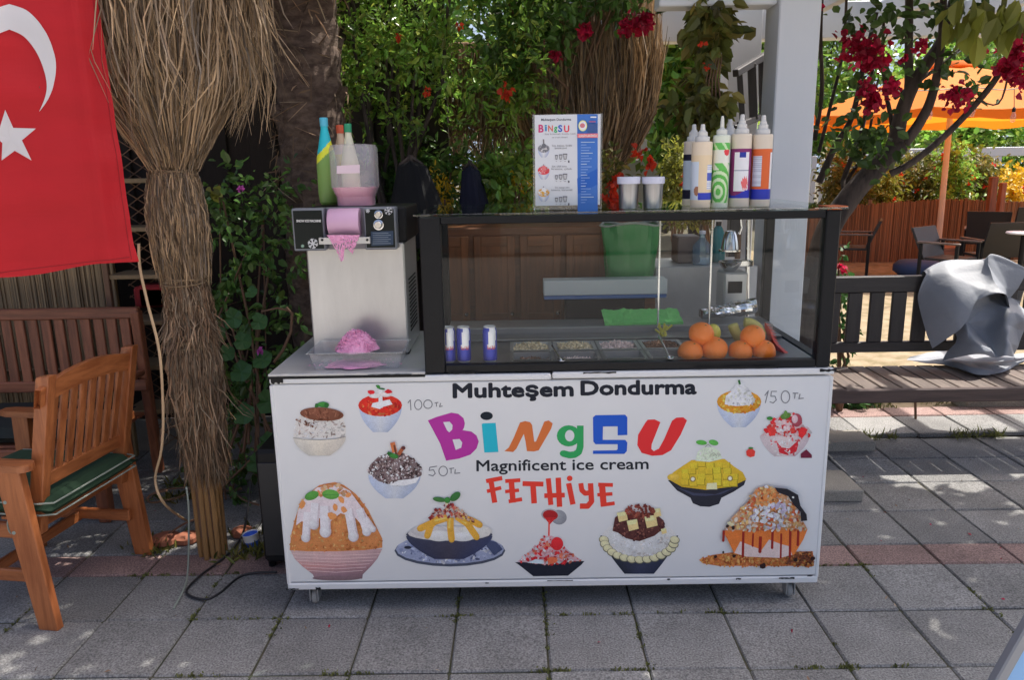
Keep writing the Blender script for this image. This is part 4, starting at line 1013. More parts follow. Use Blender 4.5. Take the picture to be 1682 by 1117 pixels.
def f_(q):
    c = pr(104, 108, 116); w_ = 1.5
    o = lambda cx, cy, rx, ry: [(cx+rx*math.cos(a), cy+ry*math.sin(a)) for a in np.linspace(0, 2*PI, 17)]
    ALL = ([(670, 662), (674, 657), (675, 674)], o(687, 665, 6, 8), o(703, 664, 7, 7), [(714, 662), (720, 661)], [(717, 662), (717, 668)], [(724, 662), (722, 668), (727, 667)],
                [(718, 766), (706, 768), (705, 773), (712, 772), (715, 778), (711, 782), (704, 780)], o(728, 774, 7, 8), [(738, 770), (746, 769)], [(741, 770), (741, 778)], [(748, 771), (747, 778), (756, 777)],
                [(1256, 650), (1262, 642), (1257, 662)], [(1276, 643), (1267, 643), (1266, 651), (1273, 651), (1275, 657), (1270, 662), (1264, 660)], o(1290, 652, 7, 10), [(1302, 646), (1311, 646)], [(1306, 646), (1305, 655)], [(1314, 647), (1312, 655), (1320, 654)])
    for pts in ALL[SEL[0]:SEL[1]]: q.stroke(pts, w_, c)
for SEL in ((0, 6), (6, 10), (10, 17)): lettering('handwritten_price', f_)
# bowls: each a printed picture
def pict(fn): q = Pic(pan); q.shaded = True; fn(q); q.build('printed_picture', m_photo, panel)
def inell(cx, cy, rx, ry, ymax=None):
    def g(r):
        while True:
            a, k = r.random()*2*PI, math.sqrt(r.random()); x, y = cx+rx*k*math.cos(a), cy+ry*k*math.sin(a)
            if ymax is None or y < ymax: return x, y
    return g
def inpoly(pts):
    x0, x1 = min(p[0] for p in pts), max(p[0] for p in pts); y0, y1 = min(p[1] for p in pts), max(p[1] for p in pts)
    def g(r):
        while True:
            x, y = r.uniform(x0, x1), r.uniform(y0, y1); ins = False
            for i in range(len(pts)):
                (ax, ay), (bx, by) = pts[i], pts[i-1]
                if (ay > y) != (by > y) and x < (bx-ax)*(y-ay)/(by-ay)+ax: ins = not ins
            if ins: return x, y
    return g
LB = (pr(160, 176, 206), pr(184, 194, 218), pr(150, 166, 196)); GRN = pr(56, 122, 58); DGRN = pr(40, 92, 48)
def f_(q):   # cocoa bowl
    q.poly([(482, 719), (483, 700), (492, 684), (508, 672), (545, 670), (562, 682), (568, 700), (568, 719)], pr(186, 188, 190))
    q.scatter(90, inpoly([(483, 719), (484, 700), (494, 684), (560, 682), (567, 700), (567, 719)]), 1, 5, [pr(200, 200, 202), pr(170, 170, 172), pr(208, 208, 210), pr(150, 140, 138)], .35)
    q.scatter(16, inpoly([(487, 688), (520, 695), (515, 702), (488, 694)]), 1, 4, [pr(100, 72, 60), pr(130, 100, 90)], .4)
    q.bowl(525, 718, 748, 43, 17, pr(176, 178, 176), pr(196, 192, 184), pr(178, 176, 172), lip=4); q.stroke([(482, 719), (500, 722), (525, 722.5), (550, 721), (568, 717)], .9, pr(120, 120, 120))
    q.ell(529, 680, 36, 11, pr(112, 72, 58), rot=.06); q.scatter(34, inell(529, 680, 33, 9), 1, 6, [pr(96, 58, 44), pr(128, 84, 66), pr(140, 96, 78)], .3)
    q.ell(531, 664, 9, 4.5, GRN); q.blob(521, 666, 4, DGRN); q.blob(537, 665, 4, DGRN)
pict(f_)
def f_(q):   # strawberry bowl
    q.bowl(625, 668, 710, 35, 12, *LB, k=.5); q.ell(624.5, 666, 36, 18, pr(206, 52, 40)); q.scatter(60, inell(624.5, 667, 33, 16), 1.5, 5, [pr(220, 80, 50), pr(196, 38, 34), pr(226, 110, 70), pr(180, 40, 40)], .6)
    q.poly([(612, 662), (640, 656), (645, 664), (630, 668), (624, 672), (610, 668)], pr(210, 208, 222)); q.poly([(622, 640), (628, 640), (629, 670), (622, 668)], pr(205, 200, 210)); q.ell(616, 650, 10, 4, pr(214, 196, 200)); q.ell(634, 648, 10, 4, pr(210, 190, 196))
    q.blob(610, 644, 6, pr(190, 40, 50), .6, 0); q.blob(638, 643, 6, pr(180, 36, 46), .6, .2); q.stroke([(618, 633), (624, 638), (632, 639)], 2.4, DGRN); q.blob(622, 635, 3, GRN)
pict(f_)
def f_(q):   # biscuit crumb bowl
    q.bowl(648, 780, 819, 43, 14, *LB, k=.5)
    dome = [(604, 776), (608, 764), (622, 750), (640, 744), (662, 744), (680, 754), (692, 768), (693, 780), (680, 790), (650, 797), (622, 791)]; q.fan(dome, pr(120, 108, 112)); q.scatter(230, inpoly(dome), 1, 3.6, [pr(74, 58, 60), pr(96, 74, 78), pr(190, 180, 186), pr(210, 206, 214), pr(60, 50, 54), pr(130, 116, 116)], .6)
    q.poly([(640, 796), (655, 788), (676, 786), (690, 782), (684, 792), (664, 797)], pr(196, 202, 220)); q.stroke([(645, 726), (649, 742)], 8, pr(176, 104, 66)); q.stroke([(648, 730), (651, 745)], 3, pr(90, 54, 44)); q.stroke([(663, 734), (655, 746)], 6, pr(150, 84, 56)); q.ell(663, 735, 3.5, 3, pr(84, 50, 50)); q.ell(647, 748, 8, 4, GRN, .3); q.blob(640, 744, 4, DGRN)
pict(f_)
def f_(q):   # large caramel mound
    q.grid([(476, 628, (lambda u: 902)), (484, 620, (lambda u: 918)), (496, 610, (lambda u: 930)), (514, 596, (lambda u: 944)), (517, 595, (lambda u: 951))], [(pr(178, 158, 160), pr(186, 156, 158), pr(160, 136, 142)), (pr(170, 146, 150), pr(180, 150, 154), pr(150, 126, 134)), (pr(176, 130, 130), pr(164, 124, 130), pr(140, 112, 122)), (pr(140, 116, 126), pr(132, 108, 120), pr(116, 96, 106)), (pr(130, 110, 118), pr(120, 100, 110), pr(112, 94, 102))])
    for k in range(6): y = 910+k*5.5; hw = 76-k*6; q.stroke([(552-hw, y), (552, y+3), (552+hw*.95, y)], .8, pr(200, 176, 178))
    q.ell(553, 950, 40, 4, pr(116, 98, 106))
    dome = [(476, 904), (478, 880), (484, 855), (492, 830), (505, 812), (525, 797), (550, 792), (565, 797), (585, 812), (605, 838), (618, 865), (628, 885), (628, 900), (600, 904), (552, 906), (505, 906)]
    q.fan(dome, pr(196, 130, 82)); q.scatter(220, inpoly(dome), 1, 4, [pr(206, 140, 84), pr(186, 116, 68), pr(216, 156, 104), pr(176, 108, 66)], .6)
    cream = [(487, 862), (490, 838), (503, 815), (522, 800), (555, 795), (575, 805), (600, 840), (615, 866), (600, 868), (585, 850), (560, 842), (540, 858), (525, 850), (510, 866), (497, 855)]
    q.poly(cream, pr(192, 186, 196)); dr = pr(200, 196, 206); d2 = pr(178, 172, 182)
    for (x0, y0, x1, y1, wd) in ((505, 840, 502, 882, 13), (533, 830, 534, 872, 17), (572, 835, 580, 880, 15), (590, 835, 602, 872, 13), (518, 825, 515, 860, 15), (600, 850, 612, 868, 9)):
        q.stroke([(x0+1.5, y0), (x1+1.5, y1)], wd, d2); q.ell(x1+1.5, y1, wd*.56, wd*.62, d2); q.stroke([(x0, y0), (x1, y1)], wd*.8, dr); q.ell(x1, y1, wd*.5, wd*.56, dr)
    q.scatter(20, inpoly([(505, 815), (525, 798), (560, 795), (575, 810), (560, 815), (520, 812)]), 3, 6, [pr(206, 146, 110), pr(196, 128, 90), pr(214, 170, 140)], .6)
    for (x, y) in ((548, 847), (552, 832), (566, 836), (573, 812), (497, 828), (545, 845), (562, 820)): q.blob(x, y, 7, pr(206, 134, 84), .7)
    q.ell(544, 811, 14, 8, pr(88, 150, 70), .1); q.ell(513, 813, 12, 7, pr(78, 140, 66), -.35); q.stroke([(531, 812), (556, 811)], .8, GRN)
pict(f_)
def f_(q):   # peach bowl on a plate
    q.ell(739, 905, 91, 26, pr(70, 78, 96)); q.ell(739, 902.5, 89, 24, pr(140, 152, 184)); q.scatter(110, inell(739, 903, 84, 21), 1.5, 6, [pr(160, 172, 200), pr(116, 128, 164), pr(186, 194, 212), pr(90, 100, 134)], .5); q.ell(670, 899, 6, 2.5, pr(40, 44, 60)); q.poly([(795, 885), (815, 890), (826, 902), (812, 912), (800, 898)], pr(60, 70, 100))
    q.bowl(738, 880, 918, 71, 24, pr(50, 56, 80), pr(62, 62, 78), pr(52, 60, 92), k=.6, lip=5); q.ell(738, 878, 71, 12, pr(60, 66, 86)); q.ell(738, 876, 68, 12, pr(184, 186, 190)); q.ell(705, 872, 30, 10, pr(176, 178, 184)); q.ell(780, 872, 28, 10, pr(196, 196, 196)); q.ell(722, 880, 20, 9, pr(200, 200, 202)); q.ell(760, 881, 20, 8, pr(204, 204, 204))
    pc = pr(222, 150, 62); ph = pr(234, 176, 96)
    for (a, c_, d_) in (((722, 850), (708, 862), (702, 880)), ((735, 850), (716, 856), (690, 868)), ((740, 850), (740, 868), (742, 886)), ((750, 848), (768, 860), (783, 882)), ((755, 848), (775, 855), (788, 862))): q.stroke([a, c_, d_], 11, pc); q.ell(d_[0], d_[1], 5, 5, pc); q.stroke([(a[0]-1, a[1]), (c_[0]-2, c_[1]-1)], 3, ph)
    q.scatter(50, inpoly([(702, 852), (718, 834), (735, 826), (755, 832), (772, 848), (782, 858), (745, 848)]), 2, 5, [pr(130, 50, 50), pr(160, 80, 70), pr(186, 140, 120), pr(110, 40, 44), pr(200, 170, 150)], .6)
    q.ell(748, 815, 10, 6, pr(52, 104, 56), -.7); q.ell(722, 820, 11, 4, pr(60, 108, 60), .15); q.ell(735, 821, 5, 5, GRN)
pict(f_)
def f_(q):   # berry dish with a pouring cup
    q.ell(918, 850, 13, 12, pr(130, 136, 146), .3); q.ell(904, 846, 15, 10, pr(150, 152, 160), .1); q.ell(904, 846.5, 12.5, 8.5, pr(150, 36, 40), .1); q.poly([(894, 850), (914, 850), (903, 862)], pr(170, 40, 44)); q.stroke([(902, 855), (901.5, 884)], 2.6, pr(196, 60, 54))
    q.poly([(846, 924), (960, 922), (955, 928), (933, 946), (876, 947), (852, 928)], pr(32, 36, 48)); dome = [(850, 923), (868, 908), (884, 895), (892, 882), (905, 880), (920, 886), (926, 898), (940, 910), (955, 921), (905, 927)]
    q.fan(dome, pr(190, 160, 172)); q.scatter(120, inpoly(dome), 1.5, 5, [pr(200, 50, 56), pr(176, 40, 50), pr(206, 150, 160), pr(190, 200, 220), pr(220, 110, 90)], .6); q.ell(915, 893, 10, 11, pr(196, 44, 52)); q.blob(908, 920, 10, pr(220, 100, 70), .6, 0); q.poly([(866, 924), (880, 918), (893, 920), (893, 926)], pr(176, 196, 220))
pict(f_)
def f_(q):   # red bean bowl
    q.bowl(1050, 880, 943, 64, 24, pr(40, 46, 58), pr(54, 60, 84), pr(44, 52, 72), k=.75); q.ell(1050, 888, 63, 36, pr(196, 198, 202))
    for k in range(15):
        a = R(178-176*k/14); q.ell(1050+58*math.cos(a), 886+34*math.sin(a), 8.5, 6.5, pr(96, 100, 84), .2); q.ell(1050+58*math.cos(a), 885.5+34*math.sin(a), 7.4, 5.6, pr(196, 192, 160), .2)
    q.ell(1050, 880, 52, 30, pr(204, 204, 204)); q.scatter(60, inell(1050, 890, 48, 24), 1.5, 5, [pr(212, 212, 212), pr(190, 190, 190)], .5)
    bl = [(1006, 872), (1010, 850), (1022, 842), (1075, 842), (1090, 855), (1092, 866), (1075, 880), (1050, 889), (1028, 884), (1015, 875)]; q.fan(bl, pr(82, 50, 50)); q.scatter(80, inpoly(bl), 1.5, 4, [pr(70, 40, 42), pr(104, 66, 62), pr(60, 34, 38), pr(126, 84, 76)], .6)
    for (x, y, r_) in ((1022, 848, 9), (1039, 862, 10), (1069, 856, 11), (1078, 842, 8), (1090, 872, 5)): q.poly([(x-r_, y-r_*.7), (x+r_*.7, y-r_), (x+r_, y+r_*.6), (x-r_*.6, y+r_)], pr(204, 180, 130)); q.poly([(x-r_, y-r_*.7), (x+r_*.7, y-r_), (x+r_*.5, y-r_*.2), (x-r_*.8, y)], pr(216, 196, 150))
    q.scatter(40, inell(1050, 840, 24, 12), 2, 5, [pr(120, 60, 52), pr(140, 80, 68), pr(100, 46, 44)], .7)
pict(f_)
def f_(q):   # mango bowl
    q.poly([(1097, 789), (1225, 789), (1222, 797), (1205, 808), (1185, 818), (1181, 828), (1165, 833), (1150, 832), (1138, 827), (1134, 818), (1112, 806)], pr(40, 42, 52)); q.poly([(1110, 800), (1140, 810), (1175, 812), (1212, 799), (1185, 812), (1160, 815), (1138, 814)], pr(58, 62, 84))
    dome = [(1097, 787), (1106, 776), (1122, 765), (1136, 756), (1190, 754), (1205, 766), (1220, 776), (1226, 788), (1200, 800), (1160, 805), (1120, 800)]; q.fan(dome, pr(206, 164, 52))
    for (x, y) in [(1125+i*13.5+rr.uniform(-2, 2), 764+j*10+rr.uniform(-2, 2)) for i in range(7) for j in range(4)]:
        if j_ok(x, y): k = rr.uniform(.88, 1.08); c = tuple(min(t*k, .8) for t in pr(216, 172, 54)); s_ = 7; q.poly([(x-s_, y-s_*.7), (x+s_, y-s_*.8), (x+s_, y+s_*.8), (x-s_*.9, y+s_*.8)], tuple(t*.55 for t in c)); q.poly([(x-s_, y-s_*.7), (x+s_*.8, y-s_*.8), (x+s_*.8, y+s_*.6), (x-s_*.8, y+s_*.6)], c)
    for (x, y) in ((1138, 787), (1199, 786)): q.ell(x, y, 5, 5, pr(150, 130, 70)); q.ell(x, y, 3, 3, pr(206, 206, 190))
    q.poly([(1161, 794), (1177, 793), (1178, 804), (1160, 804)], pr(196, 196, 160)); q.ell(1106, 784, 10, 6, pr(196, 166, 70))
    q.poly([(1142, 757), (1146, 742), (1156, 735), (1172, 735), (1182, 741), (1186, 754), (1165, 759)], pr(184, 200, 184)); q.scatter(20, inell(1164, 747, 18, 8), 2, 5, [pr(190, 206, 190), pr(176, 192, 172)], .4); q.ell(1152, 727, 9, 4, pr(80, 160, 70), .1); q.ell(1172, 727, 8, 4.5, pr(84, 160, 76), .25); q.stroke([(1158, 734), (1163, 730), (1168, 734)], 1.2, pr(130, 150, 130))
def j_ok(x, y): return abs(x-1162) < 58-(795-y)*.85 and y < 800
pict(f_)
def f_(q):   # small orange cream bowl
    q.bowl(1213.5, 662, 702, 36, 11, *LB, k=.5); q.ell(1214, 660, 36.5, 19, pr(210, 140, 50)); q.scatter(60, inell(1214, 662, 34, 17), 1.5, 4, [pr(222, 160, 60), pr(196, 116, 40), pr(230, 176, 90)], .6)
    cr = [(1190, 664), (1192, 650), (1202, 642), (1208, 632), (1216, 626), (1224, 636), (1232, 644), (1240, 656), (1236, 663), (1222, 666), (1208, 667)]; q.poly(cr, pr(200, 204, 214)); q.scatter(50, inpoly(cr), 2, 4, [pr(208, 212, 220), pr(180, 186, 200), pr(214, 206, 196)], .6); q.stroke([(1213, 624), (1215, 631)], 3.5, DGRN)
pict(f_)
def f_(q):   # strawberry sundae in glass
    q.bowl(1289, 716, 750, 41, 17, pr(176, 168, 176), pr(200, 186, 190), pr(170, 160, 170), k=.6); q.poly([(1275, 725), (1284, 735), (1296, 737), (1308, 726), (1313, 724), (1308, 742), (1294, 748), (1280, 744)], pr(176, 40, 50)); q.scatter(22, inpoly([(1262, 720), (1318, 720), (1306, 746), (1275, 748)]), 1.5, 4, [pr(206, 196, 200), pr(190, 90, 96), pr(214, 206, 210)], .5)
    dome = [(1249, 716), (1262, 704), (1268, 690), (1282, 684), (1300, 678), (1312, 684), (1318, 698), (1330, 706), (1331, 716)]; q.fan(dome, pr(196, 166, 172)); q.scatter(70, inpoly(dome), 2, 6, [pr(196, 44, 50), pr(210, 70, 64), pr(206, 170, 176), pr(176, 36, 50), pr(220, 190, 194)], .7); q.blob(1268, 709, 9, pr(206, 56, 54), .8, .2); q.blob(1318, 709, 10, pr(200, 46, 50), .7); q.ell(1308, 690, 9, 11, pr(150, 70, 84)); q.ell(1305, 688, 5, 7, pr(196, 170, 180))
    q.ell(1264, 687, 5, 3, GRN); q.ell(1290, 683, 9, 5, pr(84, 120, 60), -.3); q.ell(1290, 680, 3, 6, pr(90, 130, 66)); q.poly([(1225, 741), (1233, 735), (1240, 741), (1239, 749), (1232, 751), (1226, 748)], pr(200, 60, 54)); q.ell(1233, 736, 4, 1.6, GRN); q.poly([(1315, 745), (1324, 738), (1333, 747), (1333, 752), (1315, 752)], pr(96, 34, 54))
pict(f_)
def f_(q):   # caramel parfait with chocolate
    gr = [(1148, 920), (1170, 912), (1200, 908), (1335, 906), (1337, 930), (1180, 930), (1155, 926)]; q.poly(gr, pr(180, 110, 66)); q.scatter(240, inpoly(gr), 1.5, 4.5, [pr(206, 130, 70), pr(176, 104, 58), pr(220, 150, 90), pr(150, 84, 52), pr(196, 120, 76)], .6); q.scatter(40, inpoly([(1290, 908), (1335, 906), (1336, 928), (1290, 926)]), 2, 4, [pr(110, 66, 48), pr(90, 54, 42)], .6)
    for (x, y, r_) in ((1174, 913, 3), (1187, 906, 2.5), (1252, 928, 5), (1306, 918, 4), (1205, 912, 3), (1334, 916, 4)): q.blob(x, y, r_, pr(48, 34, 34))
    q.poly([(1186, 870), (1325, 868), (1318, 885), (1303, 910), (1280, 914), (1225, 912), (1205, 908), (1194, 885)], pr(200, 110, 56)); q.poly([(1205, 907), (1215, 888), (1235, 896), (1250, 902), (1262, 885), (1280, 892), (1295, 896), (1300, 910), (1280, 915), (1225, 913)], pr(190, 176, 176))
    for (x, y0, y1, wd) in ((1220, 872, 912, 4), (1268, 866, 898, 4), (1248, 880, 904, 5), (1297, 866, 912, 4), (1236, 875, 895, 3), (1282, 875, 914, 3), (1188, 870, 886, 4), (1310, 870, 893, 4)): q.stroke([(x, y0), (x-1, y1)], wd, pr(130, 40, 36)); q.ell(x-1, y1, wd*.55, wd*.7, pr(130, 40, 36))
    dome = [(1190, 870), (1200, 850), (1215, 835), (1228, 822), (1240, 802), (1255, 797), (1285, 803), (1305, 825), (1315, 850), (1325, 868)]; q.fan(dome, pr(198, 150, 116)); q.scatter(230, inpoly(dome), 2, 5.5, [pr(214, 130, 80), pr(206, 196, 200), pr(220, 160, 110), pr(180, 90, 60), pr(196, 180, 170), pr(224, 180, 150)], .7)
    q.scatter(40, inpoly([(1232, 850), (1240, 825), (1280, 820), (1296, 835), (1290, 860), (1255, 868)]), 3, 7, [pr(206, 200, 206), pr(170, 164, 190), pr(216, 210, 212)], .6); q.scatter(40, inpoly([(1240, 803), (1256, 797), (1285, 805), (1270, 825), (1240, 828)]), 2, 5, [pr(214, 120, 70), pr(226, 146, 96)], .7)
    q.poly([(1270, 798), (1290, 800), (1308, 810), (1312, 828), (1322, 842), (1323, 852), (1313, 853), (1312, 838), (1300, 825), (1292, 812), (1275, 806)], pr(38, 38, 44)); q.blob(1300, 814, 2, pr(200, 200, 200)); q.blob(1193, 861, 3, pr(50, 40, 40)); q.blob(1202, 864, 3.5, pr(50, 40, 40))
pict(f_)
# ------------------------------------------------------------------ ice machine on the worktop
MY = .26; WZ = ZT+.0075
hx0, hx1 = at(481, 380, MY-.06).x, at(651, 380, MY-.06).x; hz0, hz1 = at(560, 411, MY-.06).z, at(560, 341, MY-.06).z
bx0, bx1 = at(508, 480, MY).x, at(667, 480, MY).x
mc = thing('shaved_ice_machine', ((bx0+bx1)/2, MY+.2, WZ), 'steel shaved ice machine with black control head on the worktop', 'ice machine')
b = MB(); b.box(bx0, bx1, MY, MY+.36, WZ+.006, hz0+.02, .006); b.build('housing', m_steel, mc)
b = MB(); b.box(hx0+.02, hx1+.03, MY+.002, MY+.36, hz0+.021, hz1-.004, .006); b.build('top_housing', m_blackp, mc)
for (a, c) in ((hx0, hx0+(hx1-hx0)*.31), (hx0+(hx1-hx0)*.69, hx1)):
    b = MB(); b.box(a, c, MY-.062, MY, hz0, hz1, .004); hd = b.build('control_panel', m_alu, mc)
    b = MB(); b.box(a+.007, c-.006, MY-.065, MY-.0625, hz0+.008, hz1-.008, .001); b.build('black_face', mat('gloss_black%d' % int(a*1000), (.004, .009, .009), .22, spec=.25), hd)
b = MB(); ml, mr = hx0+(hx1-hx0)*.31, hx0+(hx1-hx0)*.69; b.box(ml+.001, mr-.001, MY-.02, MY-.001, hz0, hz1, .001); b.build('drum_recess', mat('recess_grey', (.25, .24, .26), .5), mc)
dr0, dr1 = at(541, 370, MY-.04).x, at(592, 370, MY-.04).x; zc = (at(560, 342, MY-.04).z+at(560, 388, MY-.04).z)/2; rd = .052
b = MB(); b.lathe([(.0, 0), (rd-.002, 0), (rd, .003), (rd, dr1-dr0-.003), (rd-.002, dr1-dr0), (0, dr1-dr0)], 36, (dr0, MY-.03, zc), m=Matrix.Rotation(PI/2, 3, 'Y')); smooth_angle(b.build('drum', m_pinkd, mc), 50)
zs_ = at(560, 395, MY-.09).z; b = MB(); b.box(at(524, 395, MY-.09).x, at(608, 395, MY-.09).x, MY-.094, MY-.09, zs_-.013, zs_+.012, .001); b.box(at(524, 395, MY-.09).x, at(524, 395, MY-.09).x+.004, MY-.09, MY-.062, zs_-.013, zs_+.012, 0); b.box(at(608, 395, MY-.09).x-.004, at(608, 395, MY-.09).x, MY-.09, MY-.062, zs_-.013, zs_+.012, 0); b.build('scraper_blade', m_steel, mc)
for px in (529, 603):
    p = at(px, 394, MY-.096); b = MB(); b.lathe([(.005, -.002), (.0045, .002), (0, .0025)], 10, p, m=Matrix.Rotation(-PI/2, 3, 'X') @ Matrix.Rotation(PI, 3, 'X')); b.build('bolt', m_blackp, mc)
# ice curtain falling from the blade
b = MB(); n = 26; mrows = 14; G = []
for j in range(mrows):
    s_ = j/(mrows-1); row = []
    for i in range(n):
        u = i/(n-1); xl = 536+(560-536)*s_**.8; xr_ = 591+(578-591)*s_
        px = xl+(xr_-xl)*u; py = 386+s_*(34-22*math.sin(PI*u)**1.0*(.6 if u > .3 else .2)+ (10 if u < .25 else 0)); p = at(px, py, MY-.10-.012*math.sin(u*PI)); p.y += .006*noise.noise(Vector((px*.3, py*.3, 1))); row.append(p)
    G.append(row)
for j in range(mrows-1):
    for i in range(n-1):
        if j > 3 and noise.noise(Vector((i*.7, j*.8, 5))) > .22: continue
        b.face([G[j][i], G[j+1][i], G[j+1][i+1], G[j][i+1]])
b.build('ice_curtain', m_pink, mc)
# knobs, snowflakes and print on the head
def hp(u, v, h): p = at(u, v, MY-.0655-h); return p
wc = pr(170, 176, 184)
def flake(q, cx, cy, r, c, wd):
    for k in range(6):
        a = R(60*k+15); q.stroke([(cx, cy), (cx+r*math.cos(a), cy+r*math.sin(a))], wd, c)
        for s_ in (-.5, .5): q.stroke([(cx+r*.6*math.cos(a), cy+r*.6*math.sin(a)), (cx+r*.95*math.cos(a+s_*.7), cy+r*.95*math.sin(a+s_*.7))], wd*.7, c)
q = Pic(hp, base=.0004); q.text('SNOW ICE MACHINE', 487, 364.5, 527, 364.5, pr(190, 196, 200), h=5.5, fat=.15); q.build('panel_lettering', m_print, mc)
for a in ((514, 400, 8.5, wc, 2.2), (497, 404, 2.6, pr(120, 150, 140), 1), (638, 346, 7, wc, 1.1), (604, 346, 3.4, wc, 1)): q = Pic(hp, base=.0004); flake(q, *a); q.build('snowflake_print', m_print, mc)
q = Pic(hp, base=.0004); q.poly([(609, 380), (646, 379), (646, 402), (610, 404)], pr(50, 64, 84))
for k in range(6): q.stroke([(612, 383+k*3.4), (612+(30 if k % 2 else 26), 382.6+k*3.4)], .8, pr(120, 132, 146))
q.build('instruction_label', m_print, mc)
for (py, r_, hh) in ((352, .016, .012), (369, .0195, .018)):
    p = at(622, py, MY-.066); b = MB(); b.lathe([(r_, 0), (r_, .004), (r_*.8, .005), (r_*.72, hh), (r_*.6, hh+.002), (0, hh+.002)], 22, p, m=Matrix.Rotation(PI/2, 3, 'X')); smooth_angle(b.build('knob', m_chrome, mc))
for k in range(14):
    b = MB(); z = WZ+.08+k*.016; b.box(bx1+.0005, bx1+.003, MY+.08, MY+.28, z, z+.006, 0); b.build('vent_slot', m_blackp, mc)
b = MB(); b.box(bx0+.002, bx0+.05, MY+.02, MY+.08, WZ-.001, WZ+.007, .001); b.box(bx1-.05, bx1-.002, MY+.02, MY+.08, WZ-.001, WZ+.007, .001); b.build('foot', m_blackp, mc)
# inverted feed bottle with pink milk
pb_ = at(586, 333, MY+.10); pz = hz1+.001; bt = thing('feed_bottle', (pb_.x, MY+.1, pz), 'cloudy square feed bottle with pink milk upside down on the ice machine', 'bottle')
zt_ = at(586, 237, MY+.1).z; hw = (at(623, 290, MY+.1).x-at(550, 290, MY+.1).x)/2
z_ = lambda py: at(586, py, MY+.1).z-pz
b = MB(); b.lathe([(hw*.80, .0), (hw*.82, z_(322)), (hw*.86, z_(320)), (hw, z_(305)), (hw*1.0, z_(245)), (hw*.93, z_(238)), (hw*.6, z_(236.5)), (0, z_(236.5))], 40, (pb_.x, MY+.1, pz), squash=4); smooth_angle(b.build('bottle_body', m_cloud, bt), 50)
b = MB(); b.lathe([(0, .001), (hw*.77, .001), (hw*.79, z_(322)), (hw*.95, z_(307)), (0, z_(306.5))], 36, (pb_.x, MY+.1, pz), squash=4); b.build('pink_milk', m_pinkliq, bt, smooth=False)
q = Pic(lambda u, v, h: at(u, v, MY+.1-hw*1.002-h)); 
q.poly([(553, 272), (591, 270), (591, 284), (553, 285)], pr(190, 176, 190)); q.build('bottle_label', m_print, bt)
# soda bottles
def soda(px, pbase, ptop, Y, capc, bodyc, name, label, fat, labelfn=None):
    p = at(px, pbase, Y); H = at(px, ptop, Y).z-hz1; r = fat
    b = MB(); prof = [(r*.72, 0), (r*.92, .01), (r, .05*1), (r, .45*H), (r*.93, .55*H), (r*.6, .74*H), (r*.36, .88*H), (r*.34, .915*H)]
    fine = []
    for (a, c) in zip(prof[:-1], prof[1:]): fine += [(a[0]+(c[0]-a[0])*k/12, a[1]+(c[1]-a[1])*k/12) for k in range(12)]
    fine.append(prof[-1]); t = thing('soda_bottle', (p.x, Y, hz1), label, 'bottle'); b.lathe(fine, 60, (p.x, Y, hz1+.001), labelfn or (lambda a, z: bodyc)); smooth_angle(b.build('bottle_body', m_attrt, t), 50)
    b = MB(); b.lathe([(r*.4, .0), (r*.41, .03*1), (r*.36, .033), (0, .033)], 20, (p.x, Y, hz1+.918*H)); b.build('cap', mat('cap_'+name, capc, .4), t)
    return t
def tq(a, z, H=.3):
    s_ = z/H; d = s_-.10*math.cos(a+PI*.5+.6)*0
    band = .56+.09*math.cos(a)
    if band < s_ < band+.10: return pr(226, 200, 50)
    return pr(40, 168, 186) if s_ >= band+.10 else pr(104, 140, 72)
HH = at(540, 195, .45).z-hz1
tqb = soda(541, 334, 195, .45, (.10, .52, .70), None, 'teal', 'soda bottle with turquoise cap and label above green liquid', .040, lambda a, z: tq(a, z, HH))
soda(566, 334, 208, .52, (.75, .12, .05), pr(190, 150, 70), 'orange', 'soda bottle with orange cap behind the feed bottle', .038, lambda a, z: pr(230, 180, 60) if z > .13 and z < .2 else pr(200, 170, 150))
soda(579, 334, 206, .44, (.03, .33, .16), pr(205, 196, 176), 'green', 'pale soda bottle with green cap behind the feed bottle', .036)
# clear tray with a mound of pink shaved ice
tx0, tx1 = at(516, 590, .10).x, at(664, 590, .10).x; t = thing('plastic_tray', ((tx0+tx1)/2, .12, WZ), 'clear plastic tray holding pink shaved ice in front of the machine', 'tray')
def tub(mb, x0, x1, y0, y1, z0, z1, tp, lip):
    q0 = [(x0+tp, y0+tp, z0), (x1-tp, y0+tp, z0), (x1-tp, y1-tp, z0), (x0+tp, y1-tp, z0)]; q1 = [(x0, y0, z1), (x1, y0, z1), (x1, y1, z1), (x0, y1, z1)]; q2 = [(x0-lip, y0-lip, z1), (x1+lip, y0-lip, z1), (x1+lip, y1+lip, z1), (x0-lip, y1+lip, z1)]
    mb.face(q0)
    for i in range(4): j = (i+1) % 4; mb.face([q0[i], q0[j], q1[j], q1[i]]); mb.face([q1[i], q1[j], q2[j], q2[i]])
b = MB(); tub(b, tx0, tx1, .035, .235, WZ+.002, WZ+.065, .014, .008); b.build('tub', m_tray, t)
b = MB(); rim = [(tx0-.008, .027, WZ+.066), (tx1+.008, .027, WZ+.066), (tx1+.008, .243, WZ+.066), (tx0-.008, .243, WZ+.066), (tx0-.008, .027, WZ+.066)]; b.tube(rim, .003, 6); b.build('rim', m_acryl, t)
